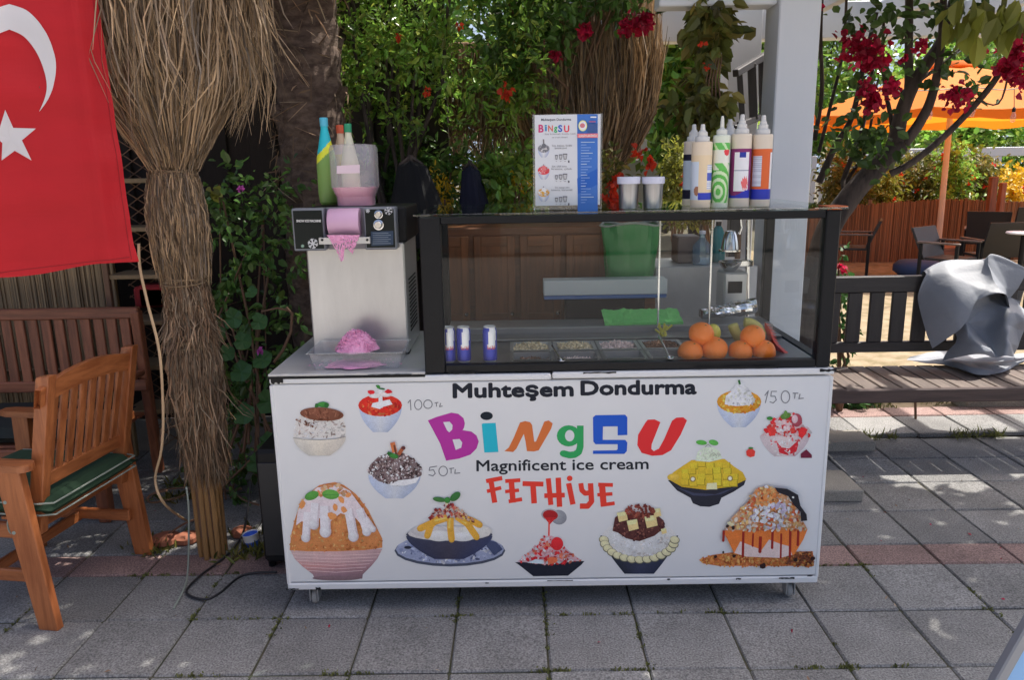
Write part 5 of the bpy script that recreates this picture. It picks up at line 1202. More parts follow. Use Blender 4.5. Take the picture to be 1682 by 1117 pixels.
def mound(mb, c, r, h, n=40, m_=18, pw=1.5, lump=.12, sx=1, sy=1):
    for i in range(m_):
        for j in range(n):
            def P(i, j):
                t_ = i/m_; a = 2*PI*(j % n)/n; rad = r*t_; z = h*(1-t_**pw); k = 1+lump*noise.noise(Vector((math.cos(a)*2*t_+c[0]*9, math.sin(a)*2*t_, z*20)))
                return (c[0]+rad*k*math.cos(a)*sx, c[1]+rad*k*math.sin(a)*sy, c[2]+z*(1+lump*.5*noise.noise(Vector((rad*40, a*2, 1)))))
            mb.face([P(i, j), P(i+1, j), P(i+1, j+1), P(i, j+1)][::-1] if i else [P(0, 0), P(1, j), P(1, j+1)])
p = at(587, 577, .13); t = thing('shaved_ice', (p.x, .13, WZ), 'cone of pink shaved ice in a bowl in the clear tray', 'ice')
b = MB(); b.lathe([(.035, 0), (.05, .015), (.072, .055), (.075, .058), (.070, .056), (0, .054)], 30, (p.x, .13, WZ+.004)); b.build('bowl', m_tray, t, smooth=True)
b = MB(); mound(b, (p.x, .13, WZ+.058), .078, .070, pw=2.0, lump=.34); ic = b.build('ice_cone', m_pink, t, smooth=True)
b = MB()
for _ in range(900):
    a_ = rr.uniform(0, 2*PI); t_ = math.sqrt(rr.random()); rad = .080*t_; c = Vector((p.x+rad*math.cos(a_), .13+rad*math.sin(a_), WZ+.058+.070*(1-t_**2.0)+rr.uniform(-.002, .004))); e = [Vector((rr.gauss(0, .0032), rr.gauss(0, .0032), rr.gauss(0, .0028))) for _ in range(4)]; b.raw([c+q for q in e], [(0, 1, 2), (0, 2, 3), (0, 3, 1), (1, 3, 2)])
for _ in range(160):
    c = Vector((p.x+rr.gauss(0, .07), .10+rr.gauss(0, .03), WZ+.010)); e = [Vector((rr.gauss(0, .003), rr.gauss(0, .003), rr.gauss(0, .002))) for _ in range(4)]; b.raw([c+q for q in e], [(0, 1, 2), (0, 2, 3), (0, 3, 1), (1, 3, 2)])
b.build('ice_flakes', m_pink, t, kind='stuff')
b = MB(); mound(b, (p.x-.01, .10, WZ+.004), .11, .022, lump=.5, sy=.55); o = b.build('spilt_ice', m_pink, t, smooth=True)
# ------------------------------------------------------------------ things on the glass top
TZ = CZ1+.0095
a0, a1 = at(874, 348, .10), at(989, 348, .10); zm = at(930, 187, .12).z; t = thing('menu_stand', ((a0.x+a1.x)/2, .12, TZ), 'clear acrylic stand with the printed dessert menu on the glass top', 'menu stand')
mz0 = TZ+.001; mx0, mx1 = at(875, 260, .12).x, at(989, 260, .12).x; yl = .115
b = MB(); b.box(mx0, mx1, yl, yl+.004, mz0+.004, zm, .001); b.box(mx0, mx1, yl, yl+.07, mz0, mz0+.004, .001); b.build('acrylic_holder', m_acryl, t)
b = MB(); b.box(mx0+.008, mx1-.007, yl-.0025, yl-.0005, mz0+.016, zm-.002, 0); pp = b.build('menu_paper', mat('menu_paper', (.72, .73, .75), .4), t)
for xx in (mx0+.003, mx1-.003):
    b = MB(); b.tube([(xx, yl-.002, mz0), (xx, yl-.002, zm)], .0022, 6); b.build('edge_rail', m_acryl, t)
def mp_(u, v, h):     # u, v in the 869 x 1117 close-up of the sheet
    return at(860+u/6.207, 180+v/6.206, yl-.0027-h)
q = Pic(mp_, step=1.5e-5, base=2e-4)
bl = pr(62, 104, 176); q.poly([(546, 46), (756, 44), (756, 1035), (552, 1040)], bl); q.poly([(546, 700), (756, 600), (756, 760), (552, 860)], pr(44, 88, 168))
q.text('Muhteşem Dondurma', 180, 112, 485, 108, pr(60, 64, 74), bold=.02, h=34)
for (ch, x0, x1, y0, c, h_) in (('B', 152, 205, 228, pr(170, 60, 110), 110), ('i', 217, 238, 215, pr(50, 120, 170), 95), ('N', 250, 300, 218, pr(180, 100, 90), 85), ('g', 310, 345, 212, pr(60, 150, 100), 85), ('S', 352, 395, 222, pr(44, 84, 170), 95), ('U', 412, 466, 225, pr(190, 60, 80), 95)): q.text(ch, x0, y0, x1, y0, c, bold=.03, h=h_)
q.text('Süt kremalı buzlu tatlı', 215, 256, 530, 250, pr(120, 110, 120), h=24); q.text('ice cream dessert', 290, 288, 450, 286, pr(110, 110, 120), h=24)
for k, (cc, c2_) in enumerate(((pr(120, 124, 134), pr(96, 100, 110)), (pr(190, 60, 70), pr(206, 110, 116)), (pr(210, 150, 70), pr(196, 200, 210)))):
    y = 410+k*225; q.bowl(205, y, y+75, 58, 22, pr(150, 164, 196), pr(196, 206, 226), pr(150, 160, 190), k=.5)
    q.ell(205, y-15, 60, 42, cc); q.scatter(26, inell(205, y-18, 52, 36), 6, 16, [cc, c2_, pr(190, 192, 200)], .7); q.stroke([(203, y-110+(0 if k == 0 else 30)), (206, y-50)], 14 if k == 0 else 8, pr(110, 110, 116)); q.ell(207, y-45, 22, 22, c2_)
    ty = (368, 580, 795)[k]; q.text(('Süt, kakao, fındık', 'Süt, çilek sosu', 'Süt, mango sosu')[k], 290 if k < 2 else 320, ty+6, 495 if k == 0 else 440 if k == 1 else 468, ty+4, pr(96, 96, 104), h=26); q.text(('bisküvi', 'krema, çilek', 'krema, karamel')[k], 320 if k == 0 else 285, ty+32, 440 if k == 0 else 495, ty+30, pr(96, 96, 104), h=26)
    for j, (xx, s_) in enumerate(((320, 30), (360, 36), (402, 44))):
        yb = (505, 710, 940)[k]; q.poly([(xx, yb-s_-14), (xx+s_, yb-s_-14), (xx+s_*.8, yb), (xx+s_*.2, yb)], pr(70, 70, 78)); q.poly([(xx+5, yb-s_-6), (xx+s_-5, yb-s_-6), (xx+s_*.72, yb-6), (xx+s_*.28, yb-6)], pr(160, 164, 172)); q.stroke([(xx+s_*.3, yb+20), (xx+s_*.7, yb+20)], 6, pr(140, 140, 150))
    q.poly([(454, yb+12), (468, yb+12), (468, yb+34), (454, yb+34)], pr(70, 70, 80))
q.ell(604, 162, 44, 56, pr(206, 206, 120)); q.ell(604, 162, 36, 47, pr(190, 196, 210)); q.ell(600, 160, 26, 24, pr(176, 110, 120)); q.stroke([(682, 74), (742, 74)], 14, pr(200, 206, 216)); q.stroke([(668, 120), (735, 120)], 14, pr(140, 90, 130)); q.poly([(650, 140), (750, 138), (750, 230), (652, 230)], pr(60, 84, 134))
q.poly([(548, 243), (756, 240), (758, 284), (550, 286)], pr(206, 110, 120)); q.text('ÇEŞİTLERİMİZ', 565, 274, 748, 272, pr(214, 200, 206), bold=.02, h=26)
for k, wd in enumerate((140, 56, 100, 84, 120, 80, 110, 90, 60, 110, 70, 50, 64, 90, 40, 60, 48, 100, 52, 104, 130, 60, 44)): q.stroke([(585, 330+k*28), (585+wd, 329+k*28)], 6, pr(130, 160, 206) if k % 4 else pr(170, 190, 220))
q.build('menu_print', m_print, pp)
# steel shakers with white lids
for i, (px, lab) in enumerate(((1032, 'steel shaker jar with white lid next to the menu stand'), (1072, 'steel shaker jar with white lid further from the menu stand'))):
    p = at(px, 341, .12); H = at(px, 290, .12).z-TZ; r = (at(px+19, 310, .12).x-p.x)*.9
    t = thing('shaker_jar', (p.x, .12, TZ), lab, 'jar', 'steel shaker jars'); b = MB(); b.lathe([(r*.9, 0), (r*.92, .003), (r, H*.80)], 30, (p.x, .12, TZ+.001)); smooth_angle(b.build('jar_body', mat('jar_steel_%d' % px, (.36, .36, .37), .3, metal=.9, var=.5, vscale=60, stretch=(1, 1, .02)), t))
    b = MB(); b.lathe([(r*1.0, H*.78), (r*1.13, H*.785), (r*1.14, H*.97), (r*1.1, H), (0, H)], 30, (p.x, .12, TZ)); smooth_angle(b.build('lid', m_lid, t))
# squeeze bottles
def squeeze(px, Y, label, colfn, H0, body=.62, capc=(.70, .68, .63), r=None, slim=False):
    p = at(px, 335, Y); t = thing('squeeze_bottle', (p.x, Y, TZ), label, 'sauce bottle', 'squeeze bottles'); r = r or .036
    hb = H0*.79; prof = [(r*.97, 0), (r, .004)]+[(r, .004+(hb-.008)*k/80) for k in range(1, 81)]+[(r*.96, hb), (r*.8, hb+.002)]
    b = MB(); b.lathe(prof, 110, (p.x, Y, TZ+.0008), lambda a, z: colfn((math.degrees(a)+90) % 360, z/hb)); smooth_angle(b.build('bottle_body', m_attr, t), 45)
    b = MB(); cp = [(r*.62, hb), (r*.62, hb+.018), (r*.58, hb+.02), (r*.40, hb+.022), (r*.24, hb+.026), (r*.20, H0*.97), (r*.12, H0), (0, H0)]
    if slim is False: cp = [(r*.70, hb), (r*.70, hb+.016), (r*.66, hb+.018), (r*.50, hb+.019), (r*.47, hb+.034), (r*.36, hb+.036), (r*.33, H0-.022), (r*.24, H0-.020), (r*.21, H0-.004), (r*.16, H0), (0, H0)]
    b.lathe(cp, 24, (p.x, Y, TZ+.001)); smooth_angle(b.build('nozzle_cap', mat('bottle_cap_%d' % px, capc, .45), t), 40)
    return t
HB = at(1214, 188, .12).z-TZ
NEU = pr(186, 180, 170)
def ad(a, b_): return (a-b_+180) % 360-180
def mk(bodyc, mainc, side, accent, fruit):
    def f(a, s_):
        d = ad(a, 0)+side
        if s_ > .80 or s_ < .12: return NEU
        if s_ < .20+.04*math.sin(R(d*2)): return pr(44, 54, 160)
        if -46 < d < 44 and .22 < s_ < .76:
            if s_ > .68 and -16 < d < 22: return pr(40, 54, 140)
            if math.hypot((d-20)/20, (s_-.33)/.085) < 1+.25*math.sin(d*.5+s_*60): return fruit
            if .40 < s_ < .49 and math.sin(s_*260) > .5 and abs(d) < 26: return pr(150, 152, 170)
            if .50 < s_ < .515: return pr(120, 126, 150)
            return pr(194, 198, 212)
        return mainc
    return f
caramel = mk(0, pr(212, 178, 150), 78, 0, pr(120, 80, 60))
def caramel2(a, s_):
    d = ad(a, 0)
    if s_ > .80 or s_ < .12: return pr(196, 184, 168)
    if d < -28 and .12 < s_ < .70: return pr(140, 100, 80) if math.hypot((d+36)/18, (s_-.26)/.07) < 1 else pr(176, 190, 208)
    if s_ < .24: return pr(50, 64, 168)
    if 22 < d < 80 and .28 < s_ < .66: return pr(70, 86, 170) if .42 < s_ < .54 else (pr(150, 158, 190) if math.sin(s_*300) > .3 else pr(190, 196, 214))
    return pr(210, 180, 154)
def green(a, s_):
    d = ad(a, 0)
    k = math.hypot((d+25)/1.5, (s_-.22)*230)
    if s_ > .90: return pr(186, 196, 186)
    if .62 < s_ < .80:
        if math.hypot((d-28)/22, (s_-.78)/.06) < 1: return pr(190, 60, 70)
        return pr(200, 204, 196)
    if s_ >= .80: return pr(88, 166, 84) if math.sin(d*.09+s_*30) < .6 else pr(170, 200, 160)
    if s_ > .52: return pr(90, 168, 84) if math.sin(d*.06+s_*26) > -.2 else pr(190, 206, 184)
    if s_ < .06: return pr(186, 196, 186)
    return pr(84, 160, 76) if math.sin(k*.28) > -.1 else pr(176, 204, 166)
squeeze(1136, .30, 'pale squeeze bottle half hidden at the left end of the sauce row', lambda a, s_: NEU if s_ > .8 or s_ < .1 else (pr(30, 30, 50) if (s_ > .7 or s_ < .25) else pr(176, 190, 206)), HB*.93)
squeeze(1150, .10, 'caramel squeeze bottle with worn nozzle at the left of the sauce row', caramel2, HB*.90)
squeeze(1181, .11, 'slim white and green swirl squeeze bottle in the sauce row', green, HB*.985, r=.030, slim=True, capc=(.74, .73, .64))
squeeze(1194, .30, 'squeeze bottle standing behind the green swirl bottle', lambda a, s_: NEU if s_ > .8 or s_ < .1 else pr(176, 186, 200), HB*.98)
squeeze(1213, .12, 'purple squeeze bottle with white label and berries in the sauce row', mk(0, pr(112, 44, 96), 6, 0, pr(206, 96, 100)), HB*1.0)
squeeze(1247, .13, 'orange-brown squeeze bottle at the right end of the sauce row', lambda a, s_: (NEU if s_ > .80 or s_ < .10 else pr(44, 56, 160) if s_ < .24 else (pr(150, 160, 180) if math.sin(s_*220) > .4 else pr(178, 188, 206)) if (-70 < ad(a, 0) < -14 and .28 < s_ < .70) else pr(196, 200, 214) if ad(a, 0) > 38 and s_ < .76 else pr(184, 90, 50)), HB*.99)
# ------------------------------------------------------------------ things inside the case
# energy drink cans
for (px, lab) in ((737, 'blue and silver drink can at the far left of the case'), (762, 'blue and silver drink can, middle of the three'), (805, 'blue and silver drink can standing apart, right of the other two')):
    p = gz(px, 597, FZ); p.y = max(p.y, .075); t = thing('drink_can', (p.x, p.y, FZ), lab, 'can', 'drink cans in the case')
    def cf(a, z):
        d = ad(math.degrees(a)+90, 0); s_ = z/.134
        if s_ > .93 or s_ < .04: return (.6, .6, .62)
        if s_ < .44: return pr(36, 46, 146)
        return pr(186, 192, 204) if (-18+(s_-.44)*30 < d < 50+(s_-.44)*30) else pr(44, 56, 152)
    b = MB(); b.lathe([(.020, 0), (.0255, .008)]+[(.0265, .008+.11*k/16) for k in range(17)]+[(.022, .130), (.0225, .134), (.0205, .132), (0, .131)], 36, (p.x, p.y, FZ+.001), cf); smooth_angle(b.build('can_body', m_attrm, t), 50)
    vs, fs, (wa, wb) = text2d('Red Bull', .02); b = MB(); k_ = .030/(wb-wa); cx_ = .15
    V = [];
    for (x, y) in vs:
        an = -PI/2 + ((x-wa)*k_-.009)/.0268; V.append((p.x+.0269*math.cos(an), p.y+.0269*math.sin(an), FZ+.052+y*.02))
    b.raw(V, fs); b.build('can_lettering', mat('can_red_%d' % px, (.62, .05, .06), .4), t)
# food pans with toppings
def crumbs(mb, x0, x1, y0, y1, z, n, s_, h=.012):
    for _ in range(n):
        x, y = rr.uniform(x0, x1), rr.uniform(y0, y1); u = (x-x0)/(x1-x0)*2-1; v = (y-y0)/(y1-y0)*2-1; zz = z+h*max(0, 1-u*u)*max(0, 1-v*v)
        c = Vector((x, y, zz)); e = [Vector((rr.gauss(0, s_), rr.gauss(0, s_), rr.gauss(0, s_))) for _ in range(4)]
        mb.raw([c+q for q in e], [(0, 1, 2), (0, 2, 3), (0, 3, 1), (1, 3, 2)])
nm = [('chopped pale nuts', m_dried, 0), ('biscuit pieces and a lemon slice', m_dried, 0), ('pale pink and white crumbs', m_pinktop, 0), ('brown crumbs', mat('brown_crumb', rgb(130, 92, 70), .85, island=.4), 0)]
for r_i, (ya, yb) in enumerate(ysr):
    for c_i, (xa, xb) in enumerate(xs):
        row = ('front', 'back')[r_i]; ords = ('first', 'second', 'third', 'fourth')[c_i]
        lab = '%s food pan from the left in the %s row of the case' % (ords, row)
        t = thing('food_pan', ((xa+xb)/2, (ya+yb)/2, FZ), lab, 'pan', 'food pans in the case'); b = MB(); g = .003; tub(b, xa+.006, xb-.006, ya+.006, yb-.006, FZ-.07, FZ+.005, .012, .013); b.build('tub', mat('pan_steel_%d%d' % (r_i, c_i), (.22, .22, .22) if r_i == 0 else (.45, .45, .44), .35, metal=.6), t)
        if r_i == 1:
            b = MB(); mound(b, ((xa+xb)/2, (ya+yb)/2, FZ-.03), .062, .036, n=20, m_=6, pw=3, sx=1.05, sy=1.0); crumbs(b, xa+.012, xb-.012, ya+.012, yb-.012, FZ-.004, 420, .0045, .016); b.build('topping', nm[c_i][1], t)
        elif c_i in (0, 1):
            b = MB(); crumbs(b, xa+.02, xb-.02, ya+.02, yb-.02, FZ-.02, 90, .005, .012); b.build('topping', nm[2][1] if c_i else nm[3][1], t)
def spoon(px0, py0, px1, py1, lab, z0=.03, z1=.0):
    a, c = gz(px0, py0, FZ+z0), gz(px1, py1, FZ+z1+.012); b = MB(); d = (c-a); b.tube([a, a+d*.4, a+d*.8, c], [.005, .004, .0035, .004], 7)
    b.lathe([(0, -.004), (.008, -.003), (.014, 0), (.016, .004), (.013, .003), (0, -.001)], 16, c, m=Matrix(((1, 0, 0), (0, 1.5, 0), (0, 0, 1)))); o = b.build('spoon', m_chrome, smooth=True); tag(o, lab, 'spoon')
spoon(907, 568, 922, 592, 'steel spoon leaning in the second pan'); spoon(1083, 553, 1100, 588, 'steel spoon leaning beside the oranges', .05)
b = MB(); p = gz(1088, 556, FZ)
for k in range(14): c = p+Vector((rr.gauss(0, .012), rr.gauss(0, .01), .012+rr.random()*.03)); b.tube([c, c+Vector((rr.gauss(0, .01), 0, .02))], [.006, .004], 6)
o = b.build('lemon_pieces', m_lemon); tag(o, 'pale lemon pieces heaped beside the spoon', 'fruit')
# fruit
def orange(px, py, Y, r, lab, m=m_orangefr):
    p = at(px, py, Y); b = MB(); prof = [(r*math.sin(PI*k/16)*(1+.02*math.sin(k)), -r*math.cos(PI*k/16)*.96) for k in range(17)]; prof[0] = (0, prof[0][1]); prof[-1] = (0, prof[-1][1]+-.004)
    b.lathe(prof, 28, p, m=Matrix.Rotation(rr.uniform(-.8, .8), 3, 'X') @ Matrix.Rotation(rr.uniform(-.8, .8), 3, 'Y')); t = thing('orange', p, lab, 'orange', 'oranges in the case'); b.build('peel', m, t, smooth=True)
    b = MB(); b.lathe([(.004, 0), (.003, .002), (0, .002)], 8, p+Vector((.2*r, -.5*r, .82*r))); b.build('stem_scar', m_leafo, t)
orange(1134, 579, .10, .047, 'orange at the front left of the left pile'); orange(1173, 574, .105, .050, 'orange at the front right of the left pile'); orange(1152, 549, .13, .048, 'orange on top of the left pile'); orange(1216, 578, .10, .045, 'reddish orange at the front left of the right pile'); orange(1254, 577, .105, .045, 'orange at the front right of the right pile'); orange(1236, 553, .12, .046, 'orange on top of the right pile')
b = MB(); p = at(1171, 547, .19); b.lathe([(.03*math.sin(PI*k/12), -.036*math.cos(PI*k/12)) for k in range(13)], 20, p); o = b.build('lemon', m_lemon, smooth=True); tag(o, 'yellow-green lemon behind the left pile of oranges', 'lemon')
for (pts, lab) in ((((1203, 532), (1208, 545), (1216, 558), (1225, 572)), 'pale banana left of the right orange pile'), (((1222, 530), (1232, 531), (1244, 538), (1252, 552)), 'banana lying behind the right orange pile')):
    b = MB(); b.tube(smooth_path([at(x, y, .2) for (x, y) in pts]), [.006]+[.02]*(len(smooth_path(pts and [at(x, y, .2) for (x, y) in pts]))-2)+[.006], 9); o = b.build('banana', m_banana, smooth=True); tag(o, lab, 'banana')
b = MB(); pt = at(1256, 528, .2); q0 = at(1288, 588, .12); q1 = at(1258, 585, .26); n = 12
for k in range(n):
    for j in range(8):
        def P(u, v): c = pt.lerp(q0.lerp(q1, v), u); return c+Vector((.012*math.sin(u*9+v*4)*u, 0, .01*math.sin(v*7)*u))
        b.face([P(k/n, j/8), P((k+1)/n, j/8), P((k+1)/n, (j+1)/8), P(k/n, (j+1)/8)])
    b.face([P(k/n, 0), P((k+1)/n, 0), P((k+1)/n, 0)+Vector((.02, .0, -.004)), P(k/n, 0)+Vector((.02*k/n, 0, -.004))])
o = b.build('net_bag', m_netbag, smooth=True); tag(o, 'red net bag standing at the right end of the case', 'bag')
# things on the back ledge
LZ = FZ+.037
def ledge(px, py): return gz(px, py, LZ)
b = MB(); n = 30; gx_0, gx_1 = at(992, 512, .55).x, at(1121, 510, .55).x
def GP(i, j, dz=0): u, v = i/n, j/6; return (gx_0+(gx_1-gx_0)*u, .525+.14*v+.012*noise.noise(Vector((i*.3, v, 2))), LZ+.010+.034*v+.008*noise.noise(Vector((i*.5, j*.8, 0)))-dz)
for i in range(n):
    for j in range(6): b.face([GP(i, j), GP(i+1, j), GP(i+1, j+1), GP(i, j+1)])
    b.face([(GP(i, 0)[0], GP(i, 0)[1], LZ), (GP(i+1, 0)[0], GP(i+1, 0)[1], LZ), GP(i+1, 0), GP(i, 0)])
o = b.build('green_mat', m_greencl); tag(o, 'bright green cloth mat on the back ledge of the case', 'mat')
b = MB(); x0, x1 = at(1152, 500, .58).x, at(1240, 500, .58).x
def FP(u, v):
    a = 2*PI*v; h = .034*(.6+.4*u)*(1+.35*noise.noise(Vector((u*6, math.cos(a)*1.3, math.sin(a)*1.3)))); x = x0+(x1-x0)*u; w_ = .6+.4*math.sin(PI*min(1, u*1.3+.1)) 
    return (x+.008*noise.noise(Vector((u*5, a, 1))), .58+.06*w_*math.cos(a)*(1+.3*noise.noise(Vector((u*7, a, 3)))), LZ+.035+.03*u+h*math.sin(a))
for i in range(26):
    for j in range(18): b.face([FP(i/26, j/18), FP((i+1)/26, j/18), FP((i+1)/26, (j+1)/18), FP(i/26, (j+1)/18)])
b.face([FP(0, j/18) for j in range(18)]); b.face([FP(1, j/18) for j in range(18)][::-1])
o = b.build('foil_parcel', m_foil); tag(o, 'crumpled foil parcel on the back ledge below the juicer', 'foil')
# lever citrus juicer
jy = .80; jx = at(1205, 430, jy).x; zb_ = at(1205, 488, jy).z; zt_ = at(1205, 362, jy).z
t = thing('citrus_juicer', (jx, jy, 1.0), 'chrome lever citrus juicer standing behind the case', 'juicer')
J = lambda px, py: at(px, py, jy)
b = MB(); b.box(J(1183, 480).x, J(1222, 480).x, jy-.06, jy+.08, .96, J(1200, 445).z, .008); b.build('base_block', m_steel, t)
p = J(1201, 463); b = MB(); b.box(J(1190, 463).x, J(1213, 463).x, jy-.063, jy-.061, J(1200, 478).z, J(1200, 459).z, .0005); b.build('recess', m_blackp, t)
b = MB(); b.tube([(J(1232, 480).x, jy+.03, .96), (J(1232, 370).x, jy+.03, zt_)], .011, 10); b.build('column', m_chrome, t)
b = MB(); b.box(J(1208, 430).x, J(1238, 430).x, jy+.0, jy+.05, J(1220, 438).z, J(1220, 428).z, .003); b.build('bracket', m_chrome, t)
c = J(1199, 436); b = MB(); b.lathe([(.008, -.035), (.02, -.03), (.045, 0), (.052, .018), (.05, .02), (.04, .006), (0, -.01)], 26, c); smooth_angle(b.build('cup', m_chrome, t))
c = J(1199, 405); b = MB(); b.lathe([(.05, -.02), (.05, -.012), (.04, -.01), (.036, .02), (.03, .05), (.022, .07), (0, .075)], 26, c); smooth_angle(b.build('press_bell', m_chrome, t))
b = MB(); b.tube([J(1211, 425), J(1212, 405), J(1213, 385)], [.012, .014, .011], 10); b.build('handle', m_stem, t)
b = MB(); b.tube([J(1214, 385), J(1218, 372), J(1217, 358)], .006, 8); b.build('lever', m_chrome, t)
# ------------------------------------------------------------------ back counter behind the case
cy = 1.06; cx0_, cx1_ = at(700, 440, cy).x, at(1075, 440, cy).x; ct = at(900, 372, cy).z
t = thing('wooden_cabinet', ((cx0_+cx1_)/2, cy+.2, 0), 'brown panelled wooden cabinet behind the glass case', 'cabinet')
b = MB(); b.box(cx0_, cx1_, cy, cy+.45, .02, ct, .006); b.build('carcass', m_cab[0], t)
nd = 5
for k in range(nd):
    a = cx0_+(cx1_-cx0_)*k/nd; c = cx0_+(cx1_-cx0_)*(k+1)/nd; b = MB(); b.box(a+.012, c-.012, cy-.018, cy-.001, .1, ct-.04, .004); d_ = b.build('door', m_cab[2], t)
    for (u, v, w_, x_) in ((a+.012, a+.05, .1, ct-.04), (c-.05, c-.012, .1, ct-.04)): b = MB(); b.box(u+.002, v, cy-.026, cy-.0185, w_, x_, .003); b.build('stile', m_cab[2], d_)
    for (u, v) in ((ct-.09, ct-.042), (.102, .16), (.92, .98)): b = MB(); b.box(a+.0505, c-.0505, cy-.025, cy-.0185, u, v, .003); b.build('rail', m_cab[0], d_)
    b = MB(); b.lathe([(.006, 0), (.01, .012), (.007, .02), (0, .021)], 12, (c-.03, cy-.026, .98), m=Matrix.Rotation(PI/2, 3, 'X')); b.build('knob', m_chrome, d_)
# steel prep counter right of the cabinet
sx0_, sx1_ = at(1076, 440, .98).x, at(1245, 440, .98).x
t = thing('steel_counter', ((sx0_+sx1_)/2, 1.1, 0), 'grey steel prep counter behind the right half of the case', 'counter')
b = MB(); b.box(sx0_, sx1_, .98, 1.35, .92, at(1130, 438, .98).z, .005); b.build('top_block', m_steel2, t)
for (xx, yy) in ((sx0_+.03, 1.0), (sx1_-.03, 1.0), (sx0_+.03, 1.32), (sx1_-.03, 1.32)): b = MB(); b.box(xx-.02, xx+.02, yy-.015, yy+.02, 0, .919, .003); b.build('leg', m_steel, t)
cz = at(1130, 438, .98).z
b = MB(); p = at(1140, 400, 1.1); b.box(at(1112, 430, 1.1).x, at(1150, 430, 1.1).x, 1.1, 1.25, cz+.001, at(1140, 388, 1.1).z, .006); o = b.build('storage_tub', mat('grey_brown_plastic', rgb(120, 104, 98), .5)); tag(o, 'brownish plastic tub on the steel counter', 'tub')
t = thing('water_bottle', at(1152, 436, 1.05), 'bluish clear plastic bottle on the steel counter', 'bottle'); p = at(1152, 436, 1.05); b = MB(); b.lathe([(.04, 0), (.045, .01), (.045, .09), (.02, .12), (.014, .13), (.014, .15), (0, .15)], 20, (p.x, 1.05, cz+.001)); b.build('bottle_body', glassmat('blue_clear', (.6, .75, .85), 1.4, .1, .25, (.4, .5, .6)), t, smooth=True); b = MB(); b.lathe([(.016, .15), (.016, .165), (0, .166)], 14, (p.x, 1.05, cz)); b.build('cap', m_lid, t)
t = thing('water_bottle', at(1180, 430, 1.15), 'teal bottle on the steel counter near the juicer', 'bottle'); p = at(1178, 430, 1.15); b = MB(); b.lathe([(.035, 0), (.038, .01), (.038, .13), (.02, .17), (.012, .18), (0, .18)], 20, (p.x, 1.15, cz+.001)); b.build('bottle_body', mat('teal_plastic', (.02, .2, .2), .25), t, smooth=True); b = MB(); b.lathe([(.014, .18), (.014, .2), (0, .2)], 14, (p.x, 1.15, cz)); b.build('cap', m_blackp, t)
# white pastry box on the ledge between
p0_, p1_ = at(893, 488, .75), at(1096, 488, .75); t = thing('plastic_tub', ((p0_.x+p1_.x)/2, .78, 1.0), 'long white plastic box with blue base behind the case ledge', 'box')
z0_, z1_ = at(990, 491, .75).z, at(990, 460, .75).z
b = MB(); b.box(p0_.x, p1_.x, .75, .85, z0_+.018, z1_, .003); b.build('box_body', mat('milky_plastic', (.55, .57, .56), .4), t)
b = MB(); b.box(p0_.x+.002, p1_.x-.002, .752, .848, z0_, z0_+.0175, .002); b.build('blue_base', mat('blue_plastic', (.05, .13, .33), .4), t)
b = MB(); b.box(p0_.x+.1, p1_.x-.1, .76, .84, .95, z0_-.001, .003); b.build('support_block', m_blackp, t)
# green crate bag
gx0, gx1 = at(988, 400, .93).x, at(1084, 400, .93).x; t = thing('green_bag', ((gx0+gx1)/2, .95, 1.0), 'shiny green plastic bag behind the case glass', 'bag'); b = MB(); n = 30; rows = []
for k in range(14):
    s_ = k/13; z = at(1030, 458-90*s_, .93).z; ring = []
    for j in range(n):
        an = 2*PI*j/n; f = 1+.07*math.sin(an*7+s_*3)*s_+.04*noise.noise(Vector((math.cos(an)*2, math.sin(an)*2, s_*4)))
        ring.append(((gx0+gx1)/2+(gx1-gx0)/2*(.82+.18*s_)*f*math.cos(an), .95+.07*f*math.sin(an), z+.008*math.sin(an*3)*s_))
    rows.append(ring)
for k in range(13):
    for j in range(n): b.face([rows[k][j], rows[k][(j+1) % n], rows[k+1][(j+1) % n], rows[k+1][j]])
b.face(rows[0][::-1]); b.build('bag_skin', m_greenp, t, smooth=True)
b = MB(); b.tube([Vector(q) for q in rows[-1]]+[Vector(rows[-1][0])], .006, 6, cap=False); b.build('rolled_rim', m_pipe, t)
b = MB(); b.box(gx0+.02, gx1-.02, .9, 1.0, .90, rows[0][0][2]-.002, .004); b.build('crate_under_bag', m_cab[0], t)
# ------------------------------------------------------------------ pergola
PYF = .97; pl, prx = at(1265, 300, PYF).x, at(1331, 300, PYF).x
per = thing('white_pergola', ((pl+prx)/2, PYF+.1, 0), 'white painted wooden pergola post and beams right of the cart', 'pergola')
b = MB(); b.box(pl, prx, PYF, PYF+.2, 0, 2.75, .006); b.build('front_post', m_pale, per)
RY = 3.1; q0, q1 = at(1197, 100, RY).x, at(1250, 100, RY).x
b = MB(); b.box(q0, q1, RY, RY+.22, 0, 3.1, .006); b.build('rear_post', m_pale, per)
zb0 = at(1150, 6, PYF).z; b = MB(); b.box(at(1085, 0, PYF).x, pl-.001, PYF+.03, PYF+.16, zb0, zb0+.2, .006); b.build('front_beam', m_pale, per)
b = MB(); b.box(prx+.001, 5.2, PYF+.03, PYF+.16, at(1400, -18, PYF).z, at(1400, -18, PYF).z+.2, .006); b.build('front_beam', m_pale, per)
za, zc_ = at(1500, 58, RY).z, at(1500, 2, RY).z; b = MB(); b.box(q1+.001, 9, RY+.03, RY+.17, za, zc_+.02, .006); b.build('rear_beam', m_pale, per)
za, zc_ = at(1130, 66, RY).z, at(1130, 8, RY).z; b = MB(); b.box(at(1070, 30, RY).x, q0-.001, RY+.03, RY+.17, za, zc_, .006); b.build('rear_beam', m_pale, per)
for k in range(7):
    xx = 1.35+k*.62; b = MB(); b.box(xx, xx+.06, PYF+.0, RY+.2, zb0+.25, zb0+.40, .005); b.build('rafter', m_pale, per)
